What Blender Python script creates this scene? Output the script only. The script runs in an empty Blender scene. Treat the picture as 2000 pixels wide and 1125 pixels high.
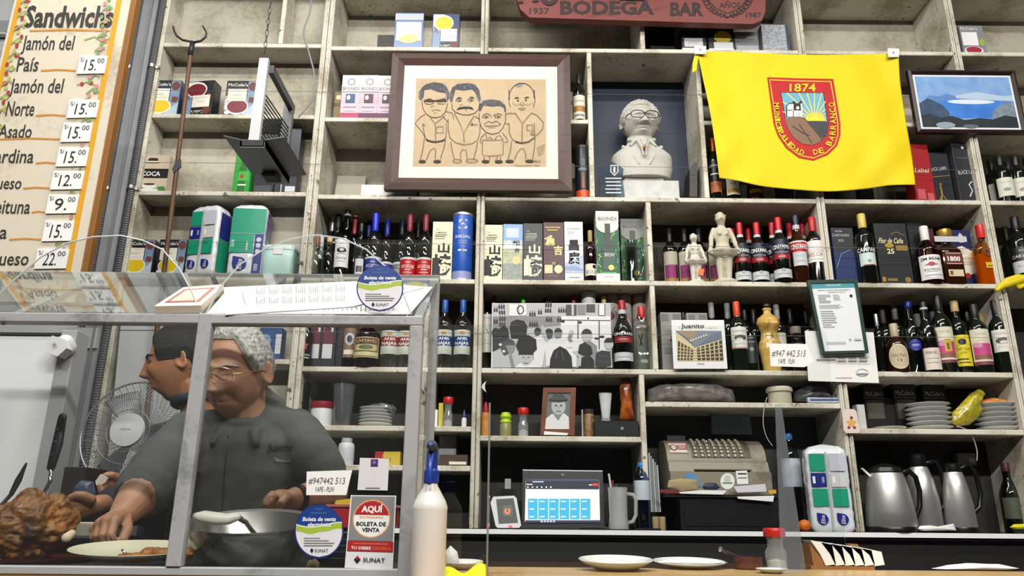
import bpy, math, random
from mathutils import Vector, Matrix, noise
random.seed(7)
SC = bpy.context.scene
COL = SC.collection
# ------------------------------------------------------------------ camera, world, lights, exposure
FPX = 1480.0
PITCH = math.radians(17.1); ROLL = math.radians(0.51)
CAMP = Vector((0, 0, 1.10))
RM = Matrix.Rotation(math.radians(90) + PITCH, 3, 'X') @ Matrix.Rotation(ROLL, 3, 'Z')
cam = bpy.data.cameras.new('camera'); camo = bpy.data.objects.new('camera', cam); COL.objects.link(camo)
cam.sensor_width = 36; cam.lens = 36 * FPX / 2000; cam.clip_start = 0.02
camo.matrix_world = Matrix.Translation(CAMP) @ RM.to_4x4()
SC.camera = camo
wd = bpy.data.worlds.new('world'); SC.world = wd; wd.use_nodes = True
wd.node_tree.nodes['Background'].inputs[0].default_value = (0.93, 0.96, 1.0, 1)
wd.node_tree.nodes['Background'].inputs[1].default_value = 0.045
def area(name, loc, sx, sy, power, rot=(0, 0, 0), col=(1, .97, .92)):
    l = bpy.data.lights.new(name, 'AREA'); l.shape = 'RECTANGLE'; l.size = sx; l.size_y = sy; l.energy = power; l.color = col
    o = bpy.data.objects.new(name, l); COL.objects.link(o); o.location = loc; o.rotation_euler = rot
    return o
for lx in (-1.9, -0.35, 1.2, 2.6):
    area('ceiling_tube_light', (lx, 1.35, 4.35), 1.2, 0.14, 40, (math.radians(20), 0, 0))
for lx in (-1.2, 0.6, 2.2):
    area('room_tube_light', (lx, -1.8, 4.3), 1.2, 0.14, 195, (math.radians(25), 0, 0))
area('work_tube_light', (-0.75, 1.95, 4.35), 1.2, 0.14, 62)
SC.view_settings.view_transform = 'Standard'; SC.view_settings.look = 'None'
SC.view_settings.gamma = 1; SC.view_settings.exposure = -0.88; SC.view_settings.use_curve_mapping = False
SC.cycles.transparent_max_bounces = 32
SC.cycles.max_bounces = 8; SC.cycles.diffuse_bounces = 1
# ------------------------------------------------------------------ pixel helpers (frame 2000 x 1125)
def ray(px, py):
    return RM @ Vector(((px - 1000) / FPX, -(py - 562.5) / FPX, -1))
def at(px, py, Y):
    d = ray(px, py); return CAMP + d * (Y / d.y)
def at_plane(px, py, p, n):
    d = ray(px, py); return CAMP + d * ((p - CAMP).dot(n) / d.dot(n))
def at_z(px, py, z):
    d = ray(px, py); return CAMP + d * ((z - CAMP.z) / d.z)
def ppm(px, py, Y):          # pixels per metre at that place
    return (at(px + 10, py, Y) - at(px, py, Y)).length / 10
# ------------------------------------------------------------------ materials
def lin(h):
    h = h.lstrip('#'); c = [int(h[i:i+2], 16) / 255 for i in (0, 2, 4)]
    return tuple((x / 12.92 if x <= .04045 else ((x + .055) / 1.055) ** 2.4) for x in c) + (1,)
MT = {}
def mat(h, rough=.5, metal=0, name=None, spec=.5, emit=0, coat=0, n=0, nscale=40, h2=None, bump=0):
    key = (h, rough, metal, emit, coat, n, nscale, h2, bump, spec)
    if key in MT: return MT[key]
    m = bpy.data.materials.new(name or 'm_' + h.strip('#')); m.use_nodes = True
    nt = m.node_tree; b = nt.nodes['Principled BSDF']
    b.inputs['Base Color'].default_value = lin(h); b.inputs['Roughness'].default_value = rough
    b.inputs['Metallic'].default_value = metal; b.inputs['Specular IOR Level'].default_value = spec
    b.inputs['Coat Weight'].default_value = coat
    if emit:
        b.inputs['Emission Color'].default_value = lin(h); b.inputs['Emission Strength'].default_value = emit
    if n or bump:
        tc = nt.nodes.new('ShaderNodeTexCoord'); nz = nt.nodes.new('ShaderNodeTexNoise')
        nz.inputs['Scale'].default_value = nscale; nz.inputs['Detail'].default_value = 6
        nt.links.new(tc.outputs['Object'], nz.inputs['Vector'])
        if n:
            rp = nt.nodes.new('ShaderNodeValToRGB'); rp.color_ramp.elements[0].position = .5 - n; rp.color_ramp.elements[1].position = .5 + n * .6
            rp.color_ramp.elements[0].color = lin(h2 or h); rp.color_ramp.elements[1].color = lin(h)
            nt.links.new(nz.outputs['Fac'], rp.inputs[0]); nt.links.new(rp.outputs[0], b.inputs['Base Color'])
        if bump:
            bp = nt.nodes.new('ShaderNodeBump'); bp.inputs['Strength'].default_value = bump; bp.inputs['Distance'].default_value = .01
            nt.links.new(nz.outputs['Fac'], bp.inputs['Height']); nt.links.new(bp.outputs[0], b.inputs['Normal'])
    MT[key] = m; return m
def glass(h, refl=1.0, name='clear_glass', rough=.02, alpha=0.0, film='#ffffff'):
    key = ('g', h, refl, rough, alpha, film)
    if key in MT: return MT[key]
    m = bpy.data.materials.new(name); m.use_nodes = True; nt = m.node_tree; nt.nodes.clear()
    out = nt.nodes.new('ShaderNodeOutputMaterial'); mx = nt.nodes.new('ShaderNodeMixShader')
    tr = nt.nodes.new('ShaderNodeBsdfTransparent'); gl = nt.nodes.new('ShaderNodeBsdfGlossy'); lw = nt.nodes.new('ShaderNodeLayerWeight'); lw.inputs['Blend'].default_value = .5
    pw = nt.nodes.new('ShaderNodeMath'); pw.operation = 'POWER'; pw.inputs[1].default_value = 5; nt.links.new(lw.outputs['Facing'], pw.inputs[0])
    fr = nt.nodes.new('ShaderNodeMath'); fr.operation = 'MULTIPLY_ADD'; fr.inputs[1].default_value = .96; fr.inputs[2].default_value = .04; fr.use_clamp = True; nt.links.new(pw.outputs[0], fr.inputs[0])
    tr.inputs[0].default_value = lin(h); gl.inputs['Roughness'].default_value = rough
    mul = nt.nodes.new('ShaderNodeMath'); mul.operation = 'MULTIPLY'; mul.use_clamp = True; mul.inputs[1].default_value = refl
    nt.links.new(fr.outputs[0], mul.inputs[0]); nt.links.new(mul.outputs[0], mx.inputs[0])
    base = tr
    if alpha:
        df = nt.nodes.new('ShaderNodeBsdfDiffuse'); df.inputs[0].default_value = lin(film)
        m2 = nt.nodes.new('ShaderNodeMixShader'); m2.inputs[0].default_value = alpha
        nt.links.new(tr.outputs[0], m2.inputs[1]); nt.links.new(df.outputs[0], m2.inputs[2]); base = m2
    nt.links.new(base.outputs[0], mx.inputs[1]); nt.links.new(gl.outputs[0], mx.inputs[2])
    nt.links.new(mx.outputs[0], out.inputs[0]); MT[key] = m; return m
def dirty(name, base, dirt, s1=6, s2=60, rough=.6, lo=.45, hi=.62, streak=(1, 1, 1), chip=None):
    m = bpy.data.materials.new(name); m.use_nodes = True; nt = m.node_tree; b = nt.nodes['Principled BSDF']
    b.inputs['Roughness'].default_value = rough
    tc = nt.nodes.new('ShaderNodeTexCoord'); mp = nt.nodes.new('ShaderNodeMapping'); mp.inputs['Scale'].default_value = streak
    nt.links.new(tc.outputs['Object'], mp.inputs[0])
    n1 = nt.nodes.new('ShaderNodeTexNoise'); n1.inputs['Scale'].default_value = s1; n1.inputs['Detail'].default_value = 8
    n2 = nt.nodes.new('ShaderNodeTexNoise'); n2.inputs['Scale'].default_value = s2; n2.inputs['Detail'].default_value = 4
    for n in (n1, n2): nt.links.new(mp.outputs[0], n.inputs['Vector'])
    ad = nt.nodes.new('ShaderNodeMath'); ad.operation = 'MULTIPLY_ADD'; ad.inputs[1].default_value = .35
    nt.links.new(n2.outputs['Fac'], ad.inputs[0]); nt.links.new(n1.outputs['Fac'], ad.inputs[2])
    rp = nt.nodes.new('ShaderNodeValToRGB'); e = rp.color_ramp.elements
    e[0].position = lo; e[0].color = lin(dirt); e[1].position = hi; e[1].color = lin(base)
    nt.links.new(ad.outputs[0], rp.inputs[0]); last = rp.outputs[0]
    if chip:
        n3 = nt.nodes.new('ShaderNodeTexNoise'); n3.inputs['Scale'].default_value = 34; n3.inputs['Detail'].default_value = 5
        nt.links.new(tc.outputs['Object'], n3.inputs['Vector'])
        r3 = nt.nodes.new('ShaderNodeValToRGB'); r3.color_ramp.elements[0].position = .66; r3.color_ramp.elements[1].position = .70
        nt.links.new(n3.outputs['Fac'], r3.inputs[0])
        mx = nt.nodes.new('ShaderNodeMix'); mx.data_type = 'RGBA'
        nt.links.new(r3.outputs[0], mx.inputs[0]); nt.links.new(last, mx.inputs[6]); mx.inputs[7].default_value = lin(chip)
        last = mx.outputs[2]
    nt.links.new(last, b.inputs['Base Color']); return m
CREAM = dirty('cream_painted_wood', '#dfdac9', '#a9a18a', 5, 70, .55, .5, .72, chip='#77705f')
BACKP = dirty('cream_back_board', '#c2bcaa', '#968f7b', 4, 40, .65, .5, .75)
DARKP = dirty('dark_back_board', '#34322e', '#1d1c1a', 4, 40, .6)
BLACK = mat('#151516', .45); WHITE = mat('#f1f1ee', .5); PAPER = mat('#f3f2ee', .7); INK = mat('#1b1a1c', .6)
STEEL = mat('#b9babb', .3, .9); CHROME = mat('#d8d8d8', .12, 1); ALU = dirty('aluminium', '#a8a9aa', '#85878a', 9, 90, .42)
CLEAR = glass('#f7faf9', 1.3); ACRYL = glass('#fcfdfd', .9, 'acrylic'); GEDGE = mat('#dfe9e6', .2, 0, emit=0)
# ------------------------------------------------------------------ mesh builder
TXT = {}
def text_mesh(s, bold=0):
    k = (s, bold)
    if k in TXT: return TXT[k]
    c = bpy.data.curves.new('t', 'FONT'); c.body = s; c.resolution_u = 2; c.offset = bold
    o = bpy.data.objects.new('t', c); COL.objects.link(o)
    dg = bpy.context.evaluated_depsgraph_get(); me = bpy.data.meshes.new_from_object(o.evaluated_get(dg))
    v = [(a.co.x, a.co.y) for a in me.vertices]; f = [tuple(p.vertices) for p in me.polygons]
    bpy.data.meshes.remove(me); bpy.data.objects.remove(o); bpy.data.curves.remove(c)
    if v:
        x0 = min(a[0] for a in v); x1 = max(a[0] for a in v)
    else: x0, x1 = 0, 1
    TXT[k] = (v, f, x0, x1); return TXT[k]
class G:
    def __init__(s): s.v = []; s.f = []; s.m = []; s.mats = []; s.off = .0005
    def mi(s, m):
        if m not in s.mats: s.mats.append(m)
        return s.mats.index(m)
    def add(s, vs, fs, m):
        k = len(s.v); s.v += [tuple(v) for v in vs]; s.f += [tuple(i + k for i in f) for f in fs]; s.m += [s.mi(m)] * len(fs); return s
    def poly(s, pts, m): return s.add(pts, [tuple(range(len(pts)))], m)
    def box(s, a, b, m, bev=0):
        x0, y0, z0 = a; x1, y1, z1 = b
        if bev:
            vs = []; fs = []
            c = [(min(a[i], b[i]), max(a[i], b[i])) for i in range(3)]
            # chamfered box: 24 verts
            idx = {}
            for sx in (0, 1):
                for sy in (0, 1):
                    for sz in (0, 1):
                        for ax in range(3):
                            p = [c[i][(sx, sy, sz)[i]] - (bev if (sx, sy, sz)[i] else -bev) for i in range(3)]
                            p[ax] = c[ax][(sx, sy, sz)[ax]]
                            idx[(sx, sy, sz, ax)] = len(vs); vs.append(p)
            for ax in range(3):
                o = [i for i in range(3) if i != ax]
                for sd in (0, 1):
                    q = []
                    for (p, r) in ((0, 0), (1, 0), (1, 1), (0, 1)):
                        t = [0, 0, 0]; t[ax] = sd; t[o[0]] = p; t[o[1]] = r; q.append(idx[(*t, ax)])
                    fs.append(q)
            for ax in range(3):
                o = [i for i in range(3) if i != ax]
                for p in (0, 1):
                    for r in (0, 1):
                        t0 = [0, 0, 0]; t1 = [0, 0, 0]; t0[ax] = 0; t1[ax] = 1
                        for t in (t0, t1): t[o[0]] = p; t[o[1]] = r
                        fs.append([idx[(*t0, o[0])], idx[(*t1, o[0])], idx[(*t1, o[1])], idx[(*t0, o[1])]])
            for sx in (0, 1):
                for sy in (0, 1):
                    for sz in (0, 1): fs.append([idx[(sx, sy, sz, i)] for i in range(3)])
            return s.add(vs, fs, m)
        vs = [(x0, y0, z0), (x1, y0, z0), (x1, y1, z0), (x0, y1, z0), (x0, y0, z1), (x1, y0, z1), (x1, y1, z1), (x0, y1, z1)]
        return s.add(vs, [(0, 3, 2, 1), (4, 5, 6, 7), (0, 1, 5, 4), (1, 2, 6, 5), (2, 3, 7, 6), (3, 0, 4, 7)], m)
    def slab(s, front, dv, m, side=None):   # polygon extruded by a vector
        n = len(front); dv = Vector(dv); fr = [Vector(p) for p in front]
        s.add(fr + [p + dv for p in fr], [tuple(range(n)), tuple(range(2 * n - 1, n - 1, -1))], m)
        k = len(s.v) - 2 * n; fs = [(i, (i + 1) % n, n + (i + 1) % n, n + i) for i in range(n)]
        s.f += [tuple(a + k for a in f) for f in fs]; s.m += [s.mi(side or m)] * n; return s
    def tube(s, pts, r, m, n=8, cap=True, flat=1.0, round_end=False):
        P = [Vector(p) for p in pts]; R = list(r) if isinstance(r, (list, tuple)) else [r] * len(P)
        if round_end:
            d0 = (P[0] - P[1]).normalized(); d1 = (P[-1] - P[-2]).normalized()
            a, b, ra, rb = P[0], P[-1], R[0], R[-1]
            P = [a + d0 * ra * .95, a + d0 * ra * .6] + P + [b + d1 * rb * .6, b + d1 * rb * .95]
            R = [ra * .3, ra * .8] + R + [rb * .8, rb * .3]
        vs = []; up = None
        for i, p in enumerate(P):
            d = (P[min(i + 1, len(P) - 1)] - P[max(i - 1, 0)]).normalized()
            if up is None:
                up = Vector((0, 0, 1)) if abs(d.z) < .9 else Vector((0, 1, 0))
            x = d.cross(up).normalized(); y = x.cross(d).normalized(); up = y
            for k in range(n):
                a = 2 * math.pi * k / n; vs.append(p + (x * math.cos(a) + y * math.sin(a) * flat) * R[i])
        fs = []
        for i in range(len(P) - 1):
            for k in range(n): fs.append((i * n + k, i * n + (k + 1) % n, (i + 1) * n + (k + 1) % n, (i + 1) * n + k))
        if cap: fs += [tuple(range(n))[::-1], tuple(range((len(P) - 1) * n, len(P) * n))]
        return s.add(vs, fs, m)
    def lathe(s, prof, m, c=(0, 0, 0), n=20, sx=1, sy=1, mats=None, sq=None):
        vs = []; c = Vector(c)
        for r, z in prof:
            for k in range(n):
                a = 2 * math.pi * (k + .5) / n; ca, sa = math.cos(a), math.sin(a)
                if sq:
                    q = (abs(ca) ** sq + abs(sa) ** sq) ** (-1 / sq); ca *= q; sa *= q
                vs.append(c + Vector((r * ca * sx, r * sa * sy, z)))
        base = len(s.v); s.v += [tuple(v) for v in vs]
        for i in range(len(prof) - 1):
            mm = s.mi(mats[i] if mats else m)
            for k in range(n):
                s.f.append((base + i * n + k, base + i * n + (k + 1) % n, base + (i + 1) * n + (k + 1) % n, base + (i + 1) * n + k)); s.m.append(mm)
        s.f.append(tuple(base + k for k in range(n))[::-1]); s.m.append(s.mi(mats[0] if mats else m))
        k0 = base + (len(prof) - 1) * n; s.f.append(tuple(k0 + k for k in range(n))); s.m.append(s.mi(mats[-1] if mats else m))
        return s
    def grid(s, fn, nu, nv, m, closeu=False):
        vs = [fn(i / nu, j / nv) for j in range(nv + 1) for i in range(nu + (0 if closeu else 1))]
        w = nu if closeu else nu + 1
        fs = [(j * w + i, j * w + (i + 1) % w, (j + 1) * w + (i + 1) % w, (j + 1) * w + i) for j in range(nv) for i in range(nu)]
        return s.add(vs, fs, m)
    # ---- flat print: M(u, v, off) -> point; asp = real height / real width of the unit square
    def draw(s, M, spec, asp=1.0, nseg=1):
        inc = min(.00012, .0045 / len(spec)) if spec else 0
        for it in spec:
            s.off += inc; o = s.off; k = it[0]
            if k == 'r':
                _, u0, v0, u1, v1, m = it; n = max(1, int(nseg * abs(u1 - u0) + .99)) if nseg > 1 else 1
                for i in range(n):
                    a = u0 + (u1 - u0) * i / n; b = u0 + (u1 - u0) * (i + 1) / n
                    s.poly([M(a, v0, o), M(b, v0, o), M(b, v1, o), M(a, v1, o)], m)
            elif k == 'e':      # ellipse cx cy rx ry (ry None: round)
                _, cx, cy, rx, ry, m = it; ry = rx / asp if ry is None else ry; n = 20
                for i in range(n // 2):
                    t0 = math.pi * i / (n / 2); t1 = math.pi * (i + 1) / (n / 2)
                    a, b = cx - rx * math.cos(t0), cx - rx * math.cos(t1); ya, yb = ry * math.sin(t0), ry * math.sin(t1)
                    q = [M(a, cy - ya, o), M(b, cy - yb, o), M(b, cy + yb, o), M(a, cy + ya, o)]
                    if i == 0: q = q[:3]
                    elif i == n // 2 - 1: q = [q[0], q[1], q[3]]
                    s.poly(q, m)
            elif k == 'p':
                s.poly([M(u, v, o) for u, v in it[1]], it[2])
            elif k == 'l':      # polyline pts width(u) mat
                _, pts, w, m = it
                L = []; Rr = []
                for i, (u, v) in enumerate(pts):
                    a = pts[max(i - 1, 0)]; b = pts[min(i + 1, len(pts) - 1)]
                    dx, dy = b[0] - a[0], (b[1] - a[1]) * asp; d = math.hypot(dx, dy) or 1
                    nx, ny = -dy / d * w / 2, dx / d * w / 2 / asp
                    L.append((u + nx, v + ny)); Rr.append((u - nx, v - ny))
                for i in range(len(pts) - 1):
                    s.poly([M(*L[i], o), M(*Rr[i], o), M(*Rr[i + 1], o), M(*L[i + 1], o)], m)
            elif k == 't':      # text cx cy w h mat [opts]; h = cap height
                _, tx, cx, cy, w, h, m = it[:7]; op = it[7] if len(it) > 7 else {}
                V, Fc, x0, x1 = text_mesh(tx, op.get('bold', 0)); rot = math.radians(op.get('rot', 0)); sh = op.get('shear', 0)
                ch = op.get('cap', .73); out = []
                for (x, y) in V:
                    a = ((x - x0) / (x1 - x0) - .5) * w; b = (y / ch - .5) * h
                    a += sh * b * asp
                    if rot:
                        bb = b * asp; a, bb = a * math.cos(rot) - bb * math.sin(rot), a * math.sin(rot) + bb * math.cos(rot); b = bb / asp
                    out.append(M(cx + a, cy + b, o))
                s.add(out, Fc, m)
        return s
    def obj(s, name, parent=None, smooth=False, label=None, cat=None, group=None, kind=None):
        me = bpy.data.meshes.new(name); me.from_pydata(s.v, [], s.f)
        for m in s.mats: me.materials.append(m)
        me.polygons.foreach_set('material_index', s.m)
        if smooth is True: me.polygons.foreach_set('use_smooth', [True] * len(s.f))
        me.update()
        if smooth == 'auto':
            me.polygons.foreach_set('use_smooth', [True] * len(s.f)); me.set_sharp_from_angle(angle=math.radians(38))
        o = bpy.data.objects.new(name, me); COL.objects.link(o)
        if parent is not None: o.parent = parent
        return tag(o, label, cat, group, kind)
def tag(o, label=None, cat=None, group=None, kind=None):
    if label: o['label'] = label
    if cat: o['category'] = cat
    if group: o['group'] = group
    if kind: o['kind'] = kind
    return o
def thing(name, label, cat, loc=(0, 0, 0), group=None):
    o = bpy.data.objects.new(name, None); COL.objects.link(o); o.empty_display_size = .05
    o.location = loc; return tag(o, label, cat, group)
def rebase(root):      # children were modelled in world space: put them under the root without moving
    bpy.context.view_layer.update()
    for c in root.children: c.matrix_parent_inverse = Matrix.Translation(-Vector(root.location))
    return root
def PXM(Y):            # print mapper in photo pixels on the vertical plane Y (v grows downwards)
    return lambda u, v, o: at(u, v, Y - o)
def planeM(o, ux, uy):
    o = Vector(o); ux = Vector(ux); uy = Vector(uy); n = ux.cross(uy).normalized()
    return lambda u, v, f: o + ux * u + uy * v + n * f
def cylM(c, r, a0, a1, z0, z1):   # u: angle a0..a1 (0 = facing the camera, -Y), v: height
    c = Vector(c)
    def M(u, v, o):
        a = a0 + (a1 - a0) * u; return c + Vector(((r + o) * math.sin(a), -(r + o) * math.cos(a), z0 + (z1 - z0) * v))
    return M
def remesh(g, name, voxel, parent=None, material=None, smooth_it=4, disp=None):
    me = bpy.data.meshes.new('tmp'); me.from_pydata(g.v, [], g.f); o = bpy.data.objects.new('tmp', me); COL.objects.link(o)
    md = o.modifiers.new('r', 'REMESH'); md.mode = 'VOXEL'; md.voxel_size = voxel
    if smooth_it:
        sm = o.modifiers.new('s', 'SMOOTH'); sm.iterations = smooth_it; sm.factor = .5
    dg = bpy.context.evaluated_depsgraph_get(); m2 = bpy.data.meshes.new_from_object(o.evaluated_get(dg))
    bpy.data.objects.remove(o); bpy.data.meshes.remove(me); m2.name = name; m2.materials.clear(); m2.materials.append(material)
    m2.polygons.foreach_set('use_smooth', [True] * len(m2.polygons))
    if disp:
        N_ = [v.normal.copy() for v in m2.vertices]; C_ = [v.co.copy() for v in m2.vertices]; flat = []
        for c_, n_ in zip(C_, N_): flat += disp(c_, n_)[:]
        m2.vertices.foreach_set('co', flat); m2.update()
    r = bpy.data.objects.new(name, m2); COL.objects.link(r)
    if parent is not None: r.parent = parent
    return r
# ------------------------------------------------------------------ structure: room and shelving
F = 3.40; DEP = .30
def ZR(y): return at(1000, y, F).z
def XW(px, py=490, Y=F): return at(px, py, Y).x
WALLM = dirty('grey_plaster', '#c3c4c3', '#8e8c88', 2.5, 30, .8, .42, .66)
g = G(); g.box((-3.2, -2.2, -.05), (4.2, 4.0, 0), dirty('floor_tile', '#6a6058', '#4c453f', 3, 30, .4)); g.obj('floor', kind='structure')
g = G(); g.box((-3.2, -2.2, 4.5), (4.2, 4.0, 4.55), mat('#d8d6d0', .8)); g.obj('ceiling', kind='structure')
g = G(); g.box((-3.2, 3.76, 0), (4.2, 3.84, 4.5), mat('#8d877a', .8)); g.obj('wall_back', kind='structure')
XL = XW(240)             # left end of the shelving
g = G(); g.box((-3.2, F + .02, 0), (XL - .03, 3.76, 4.5), WALLM); g.obj('wall_left', kind='structure')
# grey steel column with its ridge
colm = thing('trim_1', 'grey painted steel column left of the shelves', 'column'); del colm['category']; colm['kind'] = 'structure'
x0, x1 = XW(200), XW(232)
g = G(); g.box((x0, F - .03, 0), (x1, F + .02, 4.5), mat('#a6a8ab', .38, .2, n=.25, nscale=4, h2='#8e9093')); g.obj('column_face', colm)
g = G(); g.box((x0 + (x1 - x0) * .62, F - .045, 0), (x0 + (x1 - x0) * .72, F - .03, 4.5), mat('#8c8e91', .4, .2)); g.obj('column_ridge', colm)
def conduit(px, py, label, Y):
    X = at(px, py, Y).x; t = thing('conduit_pipe', label, 'pipe', (X, Y, 0), 'corrugated conduits beside the menu board'); g = G(); prof = []
    z = 1.0
    while z < 3.95: prof += [(.0135, z), (.0165, z + .004), (.0165, z + .008), (.0135, z + .012)]; z += .012
    g.lathe(prof, mat('#6f7073', .45, .3), (0, 0, 0), 8); g.obj('corrugated_tube', t)
    for zz in (2.05, 2.62, 3.3):
        g = G(); g.lathe([(.02, zz), (.021, zz + .004), (.021, zz + .016), (.02, zz + .02)], STEEL, (0, 0, 0), 10); g.box((-.032, .005, zz + .004), (.032, .02, zz + .016), STEEL); g.obj('clamp', t)
conduit(188, 490, 'corrugated grey conduit running up beside the menu board edge', F - .005)
conduit(236, 490, 'corrugated grey conduit running up beside the shelf side', F - .02)
SHADEP = dirty('shaded_back_board', '#4c4638', '#37322a', 4, 40, .65)  # back boards of the bottle rows, with the cell shade put into the colour
# ---- shelving units
TH = .024
R_1 = ZR(93) + .43; R0 = ZR(93); R1 = ZR(232); R2 = ZR(383); R3 = ZR(546); R4 = ZR(719)
CTR = at(1250, 1036, 3.30).z
def unit(label, xa, xb, sides, shelves, dividers, depth=DEP, zlow=CTR, ztop=R_1 + .32, dark_below=None, dz=0):
    t = thing('shelf_unit', label, 'shelving', ((xa + xb) / 2, F, zlow)); loc = Vector(t.location)
    def P(g, n): o = g.obj(n, t); o.location = -loc; return o
    for k, (a, b) in enumerate(sides):
        g = G(); g.box((a, F - .004, zlow), (b, F + depth, ztop), CREAM, .003); P(g, 'side_panel')
        g = G(); w = b - a; g.box((a + w * .3, F - .010, zlow), (a + w * .7, F - .003, ztop), CREAM, .002); P(g, 'moulding')
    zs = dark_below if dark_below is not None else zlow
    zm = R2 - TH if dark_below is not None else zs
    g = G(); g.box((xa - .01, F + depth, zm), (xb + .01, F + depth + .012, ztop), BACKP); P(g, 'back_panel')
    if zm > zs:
        g = G(); g.box((xa - .01, F + depth, zs), (xb + .01, F + depth + .012, zm), SHADEP); P(g, 'back_panel')
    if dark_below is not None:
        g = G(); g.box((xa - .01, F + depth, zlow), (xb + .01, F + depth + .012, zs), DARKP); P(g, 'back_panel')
    for sh in shelves:
        z = sh[0] + dz; a = sh[1] if len(sh) > 1 else xa; b = sh[2] if len(sh) > 2 else xb
        g = G(); g.box((a, F, z - TH), (b, F + depth - .001, z), CREAM, .003); P(g, 'shelf')
    for (x, za, zb) in dividers:
        g = G(); g.box((x - .012, F + .001, za), (x + .012, F + depth - .001, zb), CREAM, .003); P(g, 'divider')
    return t
E_ = .0015
a1, a2 = XW(589), XW(611); am = (a1 + a2) / 2
b1, b2 = XW(929), XW(945); bm = (b1 + b2) / 2
c1, c2 = XW(1606), XW(1622); cm = (c1 + c2) / 2
d1, d2 = XW(1934), XW(1951); dm = (d1 + d2) / 2
L0 = XW(252)
unit('shallow cream shelving with the tea boxes, left of the pipe', L0, a1, [(L0 - .026, L0), (a1, am - E_)],
     [(R_1,), (R0,), (R1,), (R2,), (R3,), (R4 + .02, XW(420, 700)), (ZR(850), XW(420, 850))], [(XW(552, 40), R0 + .012, R_1 - TH + .012)], depth=.15, zlow=.95, dz=.012)
u2s = XW(836, 650)
Z830 = at(700, 831, F).z; Z908 = at(700, 908, F).z
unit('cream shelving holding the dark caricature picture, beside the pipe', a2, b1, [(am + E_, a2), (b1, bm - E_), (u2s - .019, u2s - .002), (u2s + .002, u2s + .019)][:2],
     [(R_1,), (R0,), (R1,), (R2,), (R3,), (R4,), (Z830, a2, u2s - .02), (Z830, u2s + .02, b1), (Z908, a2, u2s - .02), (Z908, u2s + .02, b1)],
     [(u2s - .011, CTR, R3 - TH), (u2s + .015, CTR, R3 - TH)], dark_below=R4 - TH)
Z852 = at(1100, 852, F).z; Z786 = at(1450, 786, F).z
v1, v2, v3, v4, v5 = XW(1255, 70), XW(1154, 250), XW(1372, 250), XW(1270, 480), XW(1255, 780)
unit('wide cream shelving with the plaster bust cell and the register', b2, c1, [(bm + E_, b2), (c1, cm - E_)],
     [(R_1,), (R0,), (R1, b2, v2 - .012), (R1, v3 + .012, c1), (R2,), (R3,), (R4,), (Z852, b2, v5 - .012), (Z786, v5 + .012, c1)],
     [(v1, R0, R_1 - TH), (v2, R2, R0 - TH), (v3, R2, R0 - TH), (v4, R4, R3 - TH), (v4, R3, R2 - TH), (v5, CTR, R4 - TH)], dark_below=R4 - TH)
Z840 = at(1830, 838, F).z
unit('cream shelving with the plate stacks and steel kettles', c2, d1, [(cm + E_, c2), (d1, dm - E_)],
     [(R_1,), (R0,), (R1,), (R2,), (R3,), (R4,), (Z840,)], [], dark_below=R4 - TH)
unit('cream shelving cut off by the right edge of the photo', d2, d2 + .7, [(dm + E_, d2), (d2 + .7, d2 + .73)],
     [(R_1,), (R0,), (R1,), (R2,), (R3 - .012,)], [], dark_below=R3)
# ---- back counter
t = thing('back_counter', 'black back counter with a thin white front edge', 'counter', (.5, 3.3, 0))
g = G(); g.box((-.75, 3.31, CTR - .03), (2.6, 3.755, CTR - .0005), mat('#1a1a1b', .18)); o = g.obj('countertop', t)
g = G(); g.box((-.75, 3.30, CTR - .019), (2.6, 3.31, CTR), mat('#f4f4f2', .4)); o2 = g.obj('front_edge', t)
g = G(); g.box((-.75, 3.34, 0), (2.6, 3.7, CTR - .031), mat('#1c1b1b', .5)); o3 = g.obj('cabinet_body', t)
rebase(t)
# ---- guard wires in front of the bottles
for (y, z, s) in ((184, R1, 'upper'), (325, R2, 'bust'), (479, R3, 'figurine'), (652, R4, 'lower bottle')):
    zz = at(1000, y, F - .006).z; g = G(); g.tube([(L0, F - .0135, zz), (d1, F - .0135, zz)], .0011, mat('#77756e', .4, .3), 5)
    g.obj('guard_wire', label='thin guard wire strung along the %s shelf row' % s, cat='wire')
# ------------------------------------------------------------------ shelf goods: helpers
PROF = {
 'wine': [(.55, .012), (.9, 0), (1, .015), (1, .62), (.93, .675), (.7, .725), (.46, .765), (.37, .80), (.35, .985), (.33, 1)],
 'burg': [(.55, .012), (.9, 0), (1, .015), (1, .50), (.92, .57), (.66, .66), (.44, .74), (.36, .80), (.34, .985), (.32, 1)],
 'liq':  [(.6, .012), (.92, 0), (1, .015), (1, .56), (.95, .61), (.78, .665), (.5, .715), (.36, .75), (.34, .80), (.34, .985), (.32, 1)],
 'anis': [(.6, .012), (.92, 0), (1, .015), (1, .60), (.98, .64), (.86, .69), (.55, .74), (.34, .78), (.33, .985), (.31, 1)],
 'verm': [(.6, .012), (.95, 0), (1, .02), (.99, .53), (.9, .60), (.7, .67), (.48, .735), (.37, .78), (.36, .985), (.34, 1)],
 'squat': [(.6, .012), (.95, 0), (1, .03), (1, .52), (.93, .60), (.7, .67), (.4, .72), (.34, .76), (.34, .985), (.32, 1)],
 'tall': [(.7, .008), (.95, 0), (1, .01), (1, .66), (.95, .70), (.6, .745), (.45, .77), (.42, .985), (.4, 1)],
}
GLS = {'k': mat('#0d0f0c', .08, 0, spec=.6, coat=.3), 'g': mat('#10180f', .07, spec=.6, coat=.3), 'br': mat('#2a1206', .08, spec=.6, coat=.3),
       'c': glass('#eef3f1', 1.8), 'r': mat('#1c0608', .07, coat=.3), 'amb': glass('#e8b352', 1.5), 'whis': glass('#b06a34', 1.5), 'pale': glass('#dde4e1', 1.6), 'dk': glass('#8c918e', 1.6), 'bl': glass('#8fb2e6', 1.6)}
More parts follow.
